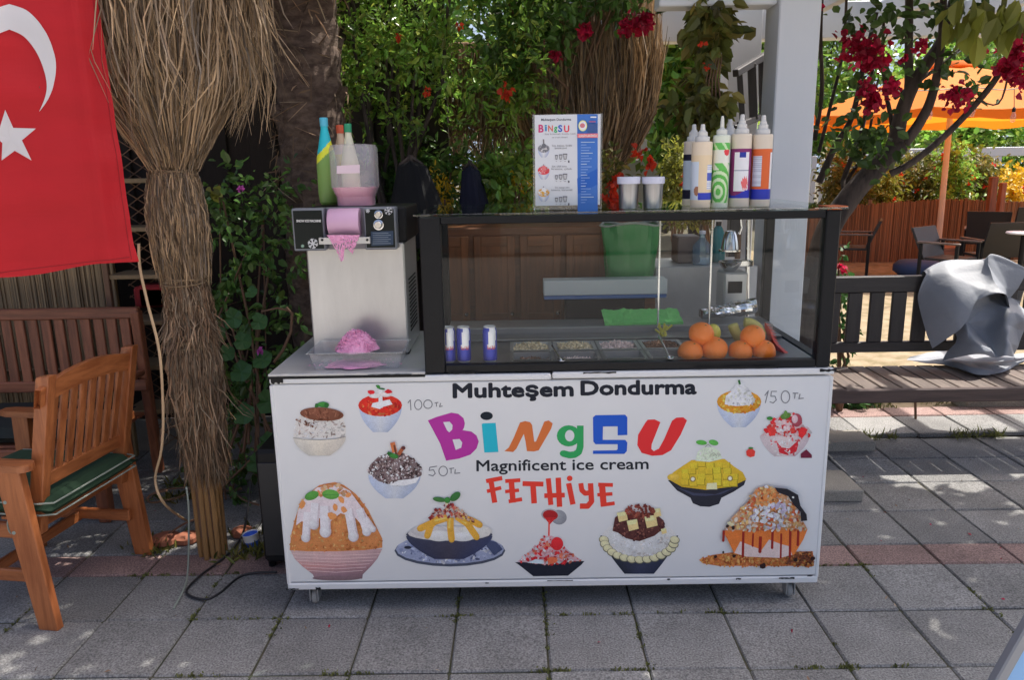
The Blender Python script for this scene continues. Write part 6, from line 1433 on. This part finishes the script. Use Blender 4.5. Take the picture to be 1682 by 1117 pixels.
# dark stair rail beyond the post
t = thing('stair_railing', at(1240, 200, 2.6), 'black stair railing between the two pergola posts', 'railing'); t.location.z = 0
P0, P1 = at(1208, 120, 2.45), at(1268, 84, 2.95); b = MB(); b.beam(P0, P1, .04, .045, .004); b.build('handrail', m_bb[0], t)
P2, P3 = at(1214, 205, 2.45), at(1268, 185, 2.95); b = MB(); b.beam(P2, P3, .035, .04, .004); b.build('bottom_rail', m_bb[0], t)
for k, f in enumerate((.1, .42, .72, .98)):
    a, c = P0.lerp(P1, f), P2.lerp(P3, f); b = MB(); b.beam(c, a, .055 if k else .035, .02, .003); b.build('baluster', m_bb[2], t)
b = MB(); b.beam((P2.x, P2.y, 0), P2, .08, .08, .005); b.beam((P3.x, P3.y, 0), P3, .08, .08, .005); b.build('support_post', m_bb[2], t)
# ------------------------------------------------------------------ dark bench on the right
YS = 1.40; SZ = at(1500, 638, YS).z; YBk = 1.92; bzt = at(1450, 453, YBk).z; bzb = at(1450, 566, YBk).z
bx0_, bx1_ = 1.30, 3.75; t = thing('dark_bench', ((bx0_+bx1_)/2, 1.6, 0), 'black-stained slatted bench with grey boards right of the cart', 'bench')
b = MB(); b.box(bx0_, bx1_, YBk-.02, YBk+.02, bzt-.10, bzt, .006); b.build('top_rail', m_bb[0], t)
b = MB(); b.box(bx0_, bx1_, YBk-.018, YBk+.018, bzb-.045, bzb+.02, .006); b.build('lower_rail', m_bb[0], t)
gp = [at(px, 520, YBk).x for px in (1402, 1438, 1474)]; pitch = gp[1]-gp[0]; x = gp[0]-pitch*4
while x < bx1_:
    b = MB(); b.box(x-.043, x+.043, YBk-.012, YBk+.012, bzb+.019, bzt-.099, .004); b.build('slat', m_bb[2], t); x += pitch
for (xx) in (bx0_+.04, bx1_-.04):
    b = MB(); b.box(xx-.05, xx+.05, YBk+.021, YBk+.07, 0, bzt-.01, .005); b.build('rear_leg', m_bb[2], t)
    b = MB(); b.box(xx-.035, xx+.035, YS+.06, YS+.13, 0, SZ-.06, .005); b.build('front_leg', m_bb[2], t)
nb = int((bx1_-bx0_)/.105)
for k in range(nb):
    xx = bx0_+k*.105; b = MB(); b.box(xx, xx+.096, YS+.002, YBk-.03, SZ-.022+rr.uniform(-.001, .001), SZ+rr.uniform(-.0015, .0015), .004); b.build('seat_board', m_seatw, t)
b = MB(); b.box(bx0_, bx1_, YS-.03, YS, SZ-.075, SZ+.004, .006); b.build('apron', wood('apron_brown', rgb(92, 74, 70), rgb(66, 52, 50), 0), t)
b = MB(); b.box(bx0_, bx1_, YBk-.09, YBk-.05, SZ-.10, SZ-.024, .004); b.build('rear_apron', m_bb[0], t)
b = MB(); b.tube([gz(1504, 690, .02)+Vector((0, 0, 0)), at(1503, 640, gz(1504, 690, .02).y)], .008, 6); b.build('prop_rod', m_stem, t)
# grey cover draped over it: a profile over the backrest, crumpled into flat facets
def crm(P, t):
    n = len(P)-1; x = min(max(t, 0), 1)*n; i = min(int(x), n-1); f = x-i; p0, p1, p2, p3 = P[max(i-1, 0)], P[i], P[i+1], P[min(i+2, n)]
    return .5*(2*p1+(p2-p0)*f+(2*p0-5*p1+4*p2-p3)*f*f+(3*p1-p0-3*p2+p3)*f**3)
tri = lambda t: abs((t % 1.0)*2-1)*2-1
def sheet(mb, rows, nu, nv, amp, seed, seat=False):
    def P(i, j):
        u, v = i/nu, j/nv; p = crm([crm(r, u) for r in rows], v); c = 0
        for k, (fx, fy, am) in enumerate(((.9, .55, 1.1), (-.8, 1.25, 1.0), (1.9, -1.0, .6), (.6, 2.4, .35))): c += am*tri(fx*u+fy*v+seed*.37+k*.21+.09*noise.noise(Vector((u*2.1, v*2.1, seed+k*1.7))))
        return p+(Vector((0, 0, abs(amp*c))) if seat else Vector((amp*.4*c, -amp*c, amp*.3*c)))
    G = [[P(i, j) for j in range(nv+1)] for i in range(nu+1)]
    for i in range(nu):
        for j in range(nv): mb.raw([G[i][j], G[i+1][j], G[i+1][j+1], G[i][j+1]], [(0, 3, 2, 1)])
W3 = lambda L: [at(x, y, z) for (x, y, z) in L]
b = MB()
sheet(b, [W3([(1522, 520, 2.0), (1560, 500, 2.02), (1605, 500, 2.02), (1640, 500, 2.0), (1678, 510, 2.0)]), W3([(1518, 462, 1.985), (1560, 440, 1.99), (1605, 436, 1.98), (1640, 440, 1.97), (1682, 462, 1.98)]), W3([(1514, 448, 1.90), (1562, 428, 1.92), (1612, 430, 1.90), (1630, 419, 1.86), (1684, 448, 1.90)]), W3([(1516, 495, 1.83), (1560, 468, 1.78), (1605, 468, 1.80), (1640, 470, 1.76), (1676, 482, 1.83)]), W3([(1540, 572, 1.72), (1574, 540, 1.68), (1606, 494, 1.70), (1645, 484, 1.70), (1670, 518, 1.77)])], 70, 70, .024, 3)
sheet(b, [W3([(1556, 515, 1.84), (1590, 490, 1.84), (1625, 478, 1.85), (1655, 485, 1.85), (1678, 495, 1.87)]), W3([(1566, 548, 1.77), (1598, 532, 1.68), (1626, 528, 1.77), (1652, 525, 1.70), (1676, 540, 1.8)]), W3([(1562, 592, 1.70), (1602, 582, 1.60), (1622, 588, 1.66), (1650, 585, 1.60), (1680, 590, 1.7)])], 60, 50, .028, 8)
Z3 = lambda L, h: [gz(x, y, SZ+h) for (x, y) in L]
sheet(b, [Z3([(1508, 586), (1545, 578), (1590, 582), (1640, 584), (1684, 580)], .03), Z3([(1490, 592), (1545, 592), (1590, 600), (1640, 600), (1690, 592)], .022), Z3([(1540, 600), (1566, 604), (1602, 618), (1642, 614), (1676, 597)], .008)], 50, 20, .008, 5, True)
o = b.build('grey_cover', m_tarp, smooth=True); bm = bmesh.new(); bm.from_mesh(o.data); bmesh.ops.remove_doubles(bm, verts=bm.verts, dist=.0005); bm.to_mesh(o.data); bm.free(); smooth_angle(o, 11); tag(o, 'crumpled grey tarpaulin cover thrown over the dark bench', 'tarp')
# concrete slabs right of the cart
for (px, py, w_, d_, h, lab) in ((1418, 825, .42, .27, .065, 'concrete block on the paving right behind the cart'), (1438, 742, .5, .22, .06, 'shaded concrete block further back towards the bench')):
    p = gz(px, py, 0); b = MB(); b.box(p.x-w_, p.x, p.y, p.y+d_, 0, h, .006); o = b.build('concrete_block', m_conc); tag(o, lab, 'block')
p = gz(1650, 652, .1); b = MB(); b.box(p.x-.25, p.x+.3, p.y, p.y+.2, 0, .16, .008); b.box(p.x-.3, p.x+.35, p.y-.02, p.y+.22, .1605, .2, .008); o = b.build('stone_block', m_conc); tag(o, 'pale stone block lying in the grass under the bench', 'block')
bush('ground_plant', 'low green plant under the left end of the dark bench', 1365, 1450, 640, 678, 2.35, 2.6, 70, 8, .05, m_leafg, .6, -.4, cat='plant')
bush('geranium_plant', 'red geranium bloom beside the case corner', 1370, 1400, 430, 600, 2.2, 2.4, 30, 7, .05, m_leafg, .7, -.4, cat='plant', fl=(m_redfl, ((1382, 438),), .035))
# ------------------------------------------------------------------ bougainvillea
by = 1.95; t = thing('bougainvillea', (at(1360, 400, by).x, by, 0), 'many-stemmed bougainvillea with crimson flowers right of the pergola post', 'bougainvillea')
def stems(mb, L):
    for pts, r0, r1 in L:
        sp = smooth_path([at(x, y, by+dy) for (x, y, dy) in pts], 5); n = len(sp); mb.tube(sp, [.76*(r0+(r1-r0)*i/(n-1)) for i in range(n)], 9)
b = MB(); root = at(1345, 420, by); 
mb_pts = [Vector((root.x-.05, by, 0)), Vector((root.x-.04, by, .6)), at(1352, 400, by), at(1395, 325, by), at(1440, 275, by), at(1480, 238, by)]
sp = smooth_path(mb_pts, 5); b.tube(sp, [.085-.033*i/(len(sp)-1) for i in range(len(sp))], 12)
stems(b, [([(1470, 250, 0), (1480, 190, .02), (1505, 130, .05), (1550, 60, .1), (1570, -20, .1), (1580, -120, .1)], .06, .03), ([(1485, 235, 0), (1508, 205, -.02), (1530, 160, -.05), (1545, 80, -.05), (1552, -60, 0)], .045, .022),
          ([(1462, 285, 0), (1500, 265, -.05), (1560, 215, -.1), (1620, 150, -.15), (1660, 90, -.2), (1700, 20, -.25), (1760, -80, -.3)], .028, .018), ([(1480, 200, .02), (1492, 150, .05), (1493, 60, .1), (1494, -80, .1)], .035, .028),
          ([(1445, 270, 0), (1465, 215, .05), (1455, 150, .1), (1450, 90, .1), (1452, 30, .1)], .022, .01), ([(1405, 320, 0), (1385, 300, .1), (1410, 230, .15), (1425, 170, .2), (1440, 60, .2)], .025, .012), ([(1345, 300, .25), (1372, 240, .25), (1400, 190, .25), (1420, 100, .2), (1440, 20, .2)], .03, .015),
          ([(1338, 230, .3), (1350, 150, .3), (1348, 60, .3), (1352, -40, .3)], .02, .012), ([(1345, 250, .3), (1365, 170, .3), (1385, 80, .3), (1392, -40, .3)], .016, .01), ([(1378, 340, .1), (1390, 300, .1), (1420, 250, .1), (1432, 195, .1)], .016, .01), ([(1470, 160, .05), (1540, 110, .15), (1600, 60, .2)], .018, .008), ([(1660, 100, -.2), (1640, 170, -.2), (1590, 155, -.2)], .008, .004)])
smooth_angle(b.build('stems', m_bark, t), 60)
for k, (px, py, r) in enumerate(((1418, 82, .105), (1402, 72, .06), (1438, 96, .07), (1425, 98, .06), (1428, 155, .05), (1440, 162, .06), (1465, 145, .04), (1580, 158, .06), (1558, 158, .035), (1668, 95, .10), (1655, 108, .06), (1678, 130, .07), (1508, 82, .02), (1485, 95, .02), (1664, 75, .05), (1432, 172, .035), (1325, -6, .04), (1338, 8, .03), (1516, 70, .018), (1420, 140, .03))):
    b = MB(); c = at(px, py, by-.25)
    P = [c+Vector((rr.gauss(0, r*.55), rr.gauss(0, r*.4), rr.gauss(0, r*.5))) for _ in range(max(16, int(r*900)))]; leaves(b, P, .034 if r > .03 else .028, up=.1, asp=1.0, fold=.5); b.build('flower_cluster', m_redfl, t)
def near(L, n, sd, s_, y0):
    P = []
    for (px, py) in L:
        c = at(px, py, by+y0)
        for _ in range(n): P.append(c+Vector((rr.gauss(0, sd), rr.gauss(0, sd), rr.gauss(0, sd))))
    return P
b = MB(); P = near([(1440, 70), (1430, 200), (1435, 235), (1440, 255), (1560, 105), (1550, 118), (1590, 150), (1600, 145), (1460, 130), (1425, 215), (1415, 180), (1445, 215), (1395, 25), (1400, 45), (1520, 30), (1500, 55), (1390, 250), (1370, 200), (1440, 20), (1470, 30), (1600, 20), (1410, 240), (1420, 260), (1410, 130), (1560, 20), (1530, 10)], 16, .05, .05, -.1); leaves(b, P, .06, asp=.65); b.build('leaves', m_leafb, t)
b = MB(); P = near([(1590, 20), (1610, 30), (1640, 10), (1625, 15), (1660, 20), (1575, 25), (1650, 35)], 7, .045, .05, -.9); leaves(b, P, .11, asp=.6, dirs=[(0, 0, -1)]*len(P)); b.build('large_leaves', m_leafy, t)
# crown of the bougainvillea above the pergola, out of frame: it shades the cart
def cr():
    while True:
        x, y = rr.uniform(-.8, 5.2), rr.uniform(-.4, 2.6); z = 2.95+.5*rr.random()+.12*noise.noise(Vector((x, y, 0)))
        if ((x-2.1)/2.7)**2+((y-1.15)/.95)**2 > 1+.35*noise.noise(Vector((x*1.2, y*1.2, 4))): continue
        if noise.noise(Vector((x*1.5, y*1.5, 8))) < -.36: continue
        return (x, y, z)
b = MB(); P, D = twiggy(900, 12, cr, .26, .04); leaves(b, P, .12, asp=.65, up=1.5, dirs=D); b.build('crown', m_leafb, t)
b = MB(); branchy(b, at(1552, -60, by), [cr() for _ in range(16)], .03); branchy(b, at(1494, -80, by+.1), [cr() for _ in range(14)], .03); b.build('upper_branches', m_bark, t)
# ------------------------------------------------------------------ garden beyond
# red reed fence
FY = 10.3; t = thing('reed_fence', (8, FY, 0), 'reddish-brown reed fence along the back of the sandy garden', 'fence'); b = MB(); x = at(1250, 400, FY).x; xe_ = at(1760, 400, FY).x
while x < xe_:
    wd = rr.uniform(.009, .017); b.box(x, x+wd, FY+rr.uniform(-.012, .012), FY+.02+rr.uniform(0, .01), 0, at(1450, 333, FY).z+rr.uniform(-.02, .02)+.03*math.sin(x*2), 0); x += wd*.92
b.build('reeds', m_reedr, t, kind='stuff')
for k in range(5):
    xx = at(1270, 400, FY).x+k*1.6; b = MB(); b.tube([(xx, FY+.06, 0), (xx, FY+.06, 1.05)], .03, 8); b.build('post', m_stem, t)
for (px, py, w_, Y) in ((1636, 290, .17, 9.6), (1651, 300, .13, 9.9)):
    p = at(px, py, Y); t2 = MB(); t2.box(p.x-w_/2*.6, p.x+w_/2*.6, Y, Y+.1, 0, p.z, .006); o = t2.build('wooden_post', m_dark[2]); tag(o, 'tall brown wooden post near the fence' if px == 1636 else 'slimmer brown post right of the tall one', 'post')
# orange parasol
pY = 9.6; pc = at(1555, 200, pY); apex = at(1570, 106, pY).z; rim = at(1555, 172, pY-2.1).z
t = thing('orange_parasol', (pc.x, pY, 0), 'large orange garden parasol on a pale wooden pole', 'parasol')
b = MB(); n = 8; RR = 2.25; ap = Vector((pc.x, pY, apex)); rings = []
for k in range(9):
    s_ = k/8; ring = []
    for j in range(n*6):
        a = 2*PI*j/(n*6)+.2; f = (j % 6)/6; sagr = 1-(1-math.cos(PI/n))*(math.sin(PI*f)); zz = apex+(rim-apex)*(s_**1.12)+.06*math.sin(PI*f)*s_*(-1)+.10*math.sin(PI*s_)*.4
        ring.append(Vector((pc.x+RR*s_*sagr*math.cos(a), pY+RR*s_*sagr*math.sin(a), zz)))
    rings.append(ring)
for k in range(8):
    for j in range(n*6): q = [rings[k][j], rings[k+1][j], rings[k+1][(j+1) % (n*6)], rings[k][(j+1) % (n*6)]]; b.face(q if k else q[1:] if False else q)
m_ = len(rings[-1])
for j in range(m_): b.face([rings[-1][j], rings[-1][j]-Vector((0, 0, .12+.02*math.sin(j*2.1))), rings[-1][(j+1) % m_]-Vector((0, 0, .12+.02*math.sin((j+1) % m_*2.1))), rings[-1][(j+1) % m_]])
b.build('canopy', m_orange, t, smooth=True)
b = MB(); b.lathe([(.02, .0), (.30, -.03), (.33, -.10), (0, .02)][:3]+[(.34, -.12)], 24, ap+Vector((0, 0, .06))); b.build('vent_cap', m_orange, t, smooth=True)
b = MB(); b.tube([(at(1540, 410, pY).x, pY, .3), (pc.x+.04, pY, apex)], .045, 10); b.build('pole', m_polew, t)
for j in range(8):
    a = 2*PI*j/8+.2; e = ap+Vector((RR*.98*math.cos(a), RR*.98*math.sin(a), rim-apex-.02)); b = MB(); b.tube([ap-Vector((0, 0, .06)), ap.lerp(e, .5)-Vector((0, 0, .0)), e], .018, 6); r_ = b.build('rib', m_polew, t)
    b = MB(); b.tube([Vector((pc.x+.03, pY, at(1555, 187, pY).z)), ap.lerp(e, .28)+Vector((0, 0, -.12))-Vector((0, 0, .18)), ap.lerp(e, .45)-Vector((0, 0, .05))], .02, 6); b.build('strut', m_polew, r_)
b = MB(); b.box(at(1522, 420, pY).x, at(1570, 420, pY).x, pY-.25, pY+.25, 0, .34, .01); b.build('base_box', m_dark[0], t)
# bulbs on a wire
t = None
for (px, py, lab) in ((1527, 188, 'clear bulb hanging left of the parasol pole'), (1597, 183, 'clear bulb hanging just right of the parasol pole'), (1664, 192, 'clear bulb hanging far right under the parasol')):
    c = at(px, py, 6.9); t = thing('hanging_bulb', c, lab, 'bulb', 'bulbs strung over the garden'); b = MB(); b.lathe([(0, -.06), (.02, -.055), (.032, -.02), (.03, .01), (.018, .05), (.015, .06)], 16, c); b.build('glass', glassmat('bulb_glass_%d' % px, (.9, .88, .85), 1.45, .02, .12, (.8, .6, .5)), t, smooth=True); b = MB(); b.lathe([(.017, .06), (.02, .065), (.02, .10), (.005, .12)], 12, c); b.build('socket', m_blackp, t); b = MB(); b.tube([c+Vector((0, 0, .11)), at(px+2, py-(46 if px > 1650 else 40), 6.9)], .004, 5); b.build('cord', m_cable, t)
b = MB(); b.tube(smooth_path([at(1380, 150, 6.9), at(1527, 148, 6.9), at(1597, 143, 6.9), at(1664, 146, 6.9), at(1760, 120, 6.9)]), .006, 5); o = b.build('light_wire', m_pipe); tag(o, 'pale wire strung across below the orange parasol', 'wire')
# dark garden chairs: black woven back, wooden arms
def gchair(pxc, pyt, Y, rz, label, hz_=None):
    p = at(pxc, pyt, Y); t = thing('garden_chair', (p.x, Y, 0), label, 'chair', 'dark garden chairs'); h = p.z; m_ = Matrix.Translation(Vector((p.x, Y, 0))) @ Matrix.Rotation(R(rz), 4, 'Z')
    def B(nm, a, mt, bv=.006):
        b = MB(); b.box(*a, bv, m_); b.build(nm, mt, t)
    def Q(nm, pts, th, mt): quadboard(*[m_ @ Vector(v) for v in pts], th, (m_.to_3x3() @ Vector((0, 1, 0))), mt, nm, t)
    Q('backrest', [(-.27, .18, .40), (.27, .18, .40), (.29, .36, h), (-.29, .36, h)], .035, m_rattan)
    B('seat', (-.25, .25, -.25, .2, .40, .435), m_rattan)
    for s_ in (-1, 1):
        B('armrest', (s_*.28-.03, s_*.28+.03, -.27, .27, .62, .645), m_seatw); B('front_leg', (s_*.28-.02, s_*.28+.02, -.26, -.22, 0, .619), m_blackp); B('rear_leg', (s_*.28-.02, s_*.28+.02, .2, .24, 0, .619), m_blackp)
gchair(1562, 374, 7.4, 35, 'dark garden chair with tilted back nearest the grey cover'); gchair(1636, 362, 7.7, 180, 'wide dark garden chair facing away, right of the tilted one'); gchair(1404, 360, 8.9, -115, 'dark garden chair beside the case corner, seen from the side'); gchair(1625, 345, 9.3, 150, 'dark garden chair partly hidden near the tall post'); gchair(1690, 338, 9.0, 170, 'dark garden chair cut by the right picture edge')
c = at(1682, 384, 7.0); t = thing('garden_table', (c.x, 7.0, 0), 'white round table top at the right picture edge', 'table'); b = MB(); b.lathe([(.0, 0), (.19, 0), (.2, .01), (.19, .025), (0, .025)], 30, c); b.build('table_top', m_pale, t); b = MB(); b.tube([(c.x, 7.0, 0), (c.x, 7.0, c.z)], .03, 8); b.build('leg', m_blackp, t)
c = at(1508, 440, 8.6); b = MB(); b.lathe([(.0, 0), (.24, .0), (.31, .06), (.31, .15), (.24, .22), (0, .24)], 20, (c.x, 8.6, .02), squash=3); o = b.build('blue_pouf', m_blue, smooth=True); tag(o, 'blue-grey fabric pouf on the garden sand', 'pouf')
# shrubs in front of the white fence
sh = [(1345, 1440, 255, 340, m_leafo, 'olive shrub behind the bougainvillea trunk'), (1400, 1480, 275, 340, m_leafy, 'yellow-green shrub left of the parasol pole'), (1470, 1560, 250, 336, m_leafo, 'tall olive shrub behind the parasol pole'), (1545, 1600, 240, 336, m_leaf, 'green shrub right of the parasol pole'), (1575, 1640, 255, 336, m_leafo, 'olive shrub with orange flowers near the tall post'), (1620, 1700, 285, 336, m_yelfl, 'golden-yellow shrub behind the two posts'), (1090, 1140, 240, 350, m_leafy, 'yellow-orange flowering shrub left of the sauce bottles'), (1130, 1200, 215, 350, m_leafo, 'olive shrub behind the sauce bottles')]
for k, (a, c, d, e, m_, lab) in enumerate(sh):
    bush('garden_shrub', lab, a, c, d, e+12, 11.0+(k % 3)*.5, 12.0+(k % 3)*.5, 300, 9, .10, m_, .45, -.35, group='shrubs beyond the garden fence', fl=(m_orfl, [(rr.uniform(a, c), rr.uniform(d+10, e-10)) for _ in range(4)], .045), sc=.04)
# white fence and white frame beyond
WY = 15.0; t = thing('white_fence', (at(1500, 260, WY).x, WY, 0), 'white picket fence and frame beyond the garden shrubs', 'fence')
x = at(1290, 260, WY).x; k = 0
while x < at(1480, 260, WY).x:
    b = MB(); b.box(x, x+.11, WY, WY+.03, 0, at(1400, 256, WY).z+.08*math.sin(k), .004); b.build('picket', m_pale, t); x += .2; k += 1
b = MB(); b.box(at(1470, 252, WY).x, at(1720, 252, WY).x, WY, WY+.15, at(1600, 257, WY).z, at(1600, 242, WY).z, .01); b.build('top_beam', m_pale, t)
for px in (1500, 1636, 1700):
    p = at(px, 260, WY); b = MB(); b.box(p.x-.14, p.x+.14, WY+.01, WY+.14, 0, at(1600, 257, WY).z-.001, .01); b.build('post', m_pale, t)
x = at(1650, 300, WY).x
while x < at(1720, 300, WY).x:
    b = MB(); b.box(x, x+.09, WY+.2, WY+.23, 0, at(1660, 285, WY).z, .004); b.build('picket', m_pale, t); x += .18
# hedge and trees behind
tag(MB().build('hedge_ground', m_soil) if False else pave, 'grey concrete slab paving with a reddish row under the cart', None)
def fartree(px, py, Y, rx, rz, m, lab, n=420, s_=.22):
    c = at(px, py, Y); t = thing('garden_tree', (c.x, Y, 0), lab, 'tree', 'trees behind the garden')
    def f():
        while True:
            u = rng.normal(size=3); u /= np.linalg.norm(u); u *= rng.random()**.35
            p = (c.x+u[0]*rx, Y+u[1]*rx*.7, c.z+u[2]*rz)
            if noise.noise(Vector((p[0]*.8, p[1]*.8, p[2]*.8))) < -.22: continue
            return p
    b = MB(); P, D = twiggy(n, 12, f, s_*2, s_*.5); leaves(b, P, s_, asp=.55, dirs=D); b.build('crown', m, t)
    b = MB(); branchy(b, (c.x, Y, 0), [f() for _ in range(6)], .09); b.build('trunk', m_bark, t)
for a in ((1600, 130, 24, 2.6, 1.6, m_leaf, 'bright green tree above the orange parasol'), (1660, 225, 19, 3.4, 1.1, m_leaf, 'light green hedge tree behind the white frame'), (1380, 150, 20, 2.6, 2.4, m_leaf, 'green tree behind the bougainvillea stems'), (1480, 225, 18.5, 2.4, .9, m_leaf, 'low green tree behind the picket fence'), (1145, 150, 13, 1.1, 2.0, m_leaf, 'fresh green tree between straw column and pergola post'), (1225, 90, 16, 1.4, 1.6, m_leaf, 'green tree seen through the stair railing'), (1100, 70, 17, 1.4, 1.5, m_leafd, 'darker tree behind the brown straw column'), (1740, 120, 26, 3, 2, m_leafd, 'dark tree at the right picture edge'), (880, 20, 16, 3.6, 3.0, m_leafd, 'deep green tree far behind the shrub'), (600, 40, 15, 3.6, 4.0, m_leafd, 'deep green tree far behind the palm trunk'), (1300, 60, 22, 2.5, 3, m_leafd, 'dark green tree behind the pergola post'), (760, 230, 14, 3.0, 1.6, m_leafd, 'dark green tree low behind the coats')):
    fartree(*a)
# small house with a tiled roof, glimpsed past the straw
hY = 22; a, c = at(1035, 230, hY), at(1140, 230, hY); zr = at(1080, 190, hY).z; zt_ = at(1080, 150, hY).z
t = thing('garden_house', ((a.x+c.x)/2, hY+1.5, 0), 'pale house with tiled roof far behind the shaker jars', 'house')
b = MB(); b.box(a.x, c.x, hY, hY+3, 0, zr, .0); b.build('wall', m_plaster, t)
b = MB(); b.face([(a.x-.3, hY-.3, zr), (c.x+.3, hY-.3, zr), (c.x-.4, hY+1.5, zt_), (a.x+.4, hY+1.5, zt_)]); b.face([(c.x+.3, hY+3.3, zr), (a.x-.3, hY+3.3, zr), (a.x+.4, hY+1.5, zt_), (c.x-.4, hY+1.5, zt_)]); b.face([(a.x-.3, hY+3.3, zr), (a.x-.3, hY-.3, zr), (a.x+.4, hY+1.5, zt_)]); b.face([(c.x+.3, hY-.3, zr), (c.x+.3, hY+3.3, zr), (c.x-.4, hY+1.5, zt_)]); b.build('roof', m_roof, t)
b = MB(); b.box((a.x+c.x)/2-.3, (a.x+c.x)/2+.3, hY-.03, hY-.002, .9, 2.0, .01); b.build('window', m_blackp, t)
# white wall behind the flower pots, hill at the back
p = at(1030, 300, 18); b = MB(); b.box(p.x-2.4, p.x+1.6, 18, 18.2, 0, at(1030, 262, 18).z, .01); o = b.build('garden_wall', m_plaster); tag(o, 'low whitish garden wall behind the red flowers', 'wall')
b = MB(); n = 60
for i in range(n):
    def H(i): x = -200+i*10; return (x, 240+20*math.sin(i*.3), max(8, 62+22*noise.noise(Vector((i*.13, 3, 0)))+8*noise.noise(Vector((i*.5, 1, 0)))))
    p, q = H(i), H(i+1)
    b.face([(p[0], 110, -1), (q[0], 110, -1), (q[0], 175, q[2]*.55), (p[0], 175, p[2]*.55)]); b.face([(p[0], 175, p[2]*.55), (q[0], 175, q[2]*.55), q, p])
struct(b.build('hill', m_hill, smooth=True))
# corner of a framed pale-blue board at the lower right
A_ = gz(1640, 1117, 0); t = thing('blue_board', (1.6, -1.05, 0), 'corner of a light blue board in a grey metal frame at lower right', 'board')
Yb = -1.05; c0 = at(1638, 1117, Yb); c1 = at(1690, 1025, Yb); dr_ = (c1-c0).normalized()
e0_ = c0-dr_*.5; e1_ = c0+dr_*.45
b = MB(); b.beam(e0_, e1_, .028, .028, .004); b.build('frame_bar', m_alu, t)
nx = Vector((dr_.z, 0, -dr_.x)); s0 = e0_+nx*.012; s1 = e1_+nx*.012
b = MB(); b.raw([s0+Vector((0, -.004, 0)), s1+Vector((0, -.004, 0)), s1+nx*.6+Vector((0, -.004, 0)), s0+nx*.6+Vector((0, -.004, 0)), s0+Vector((0, .004, 0)), s1+Vector((0, .004, 0)), s1+nx*.6+Vector((0, .004, 0)), s0+nx*.6+Vector((0, .004, 0))], [(0, 1, 2, 3), (7, 6, 5, 4), (0, 4, 5, 1), (1, 5, 6, 2), (2, 6, 7, 3), (3, 7, 4, 0)]); b.build('panel', m_bluep, t)
b = MB(); b.beam(e1_, e1_+nx*.6, .028, .028, .004); b.build('frame_bar', m_alu, t)

# ------------------------------------------------------------------ unseen house added behind the camera: warm fill light and glass reflections
t = thing('fill_house', (0, -13, 0), 'cream house added behind the viewer for warm fill and reflections', 'house')
b = MB(); b.box(-9, 7, -16, -12.5, 0, 3.6, .02); b.build('wall', m_plaster, t)
b = MB(); b.box(-9.3, 7.3, -16.3, -12.1, 3.601, 3.85, .02); b.build('roof', m_roof, t)
for k in range(5):
    x = -7.6+k*3; b = MB(); b.box(x, x+1.3, -12.5, -12.46, .9 if k != 2 else .05, 2.4, .01); wn = b.build('window' if k != 2 else 'door', m_dark[2], t)
    b = MB(); b.box(x+.1, x+1.2, -12.458, -12.44, 1.0 if k != 2 else .2, 2.3, .005); b.build('pane', mat('dark_pane%d' % k, (.03, .035, .04), .1), wn)

# fallen petals and dry leaf scraps
b = MB(); P = [(rr.uniform(-1.9, 2.4), rr.uniform(-.5, 1.6), .006) for _ in range(26)]; P = [p for p in P if not (-.95 < p[0] < 1.2 and -.02 < p[1])]+[tuple(gz(1452, 841, .006)), tuple(gz(1300, 1040, .006))]
leaves(b, P, .018, up=4, asp=.7); o = b.build('fallen_petals', m_redfl, None, kind='stuff'); o['label'] = 'a few fallen crimson petals scattered on the paving'
b = MB(); P = [(rr.uniform(-2.2, 2.6), rr.uniform(-.5, 1.7), .005) for _ in range(150)]; P = [p for p in P if not (-.95 < p[0] < 1.2 and -.02 < p[1])]
leaves(b, P, .022, up=5, asp=.3); o = b.build('leaf_litter', m_straw2, None, kind='stuff'); o['label'] = 'dry straw scraps and leaf bits lying on the paving'
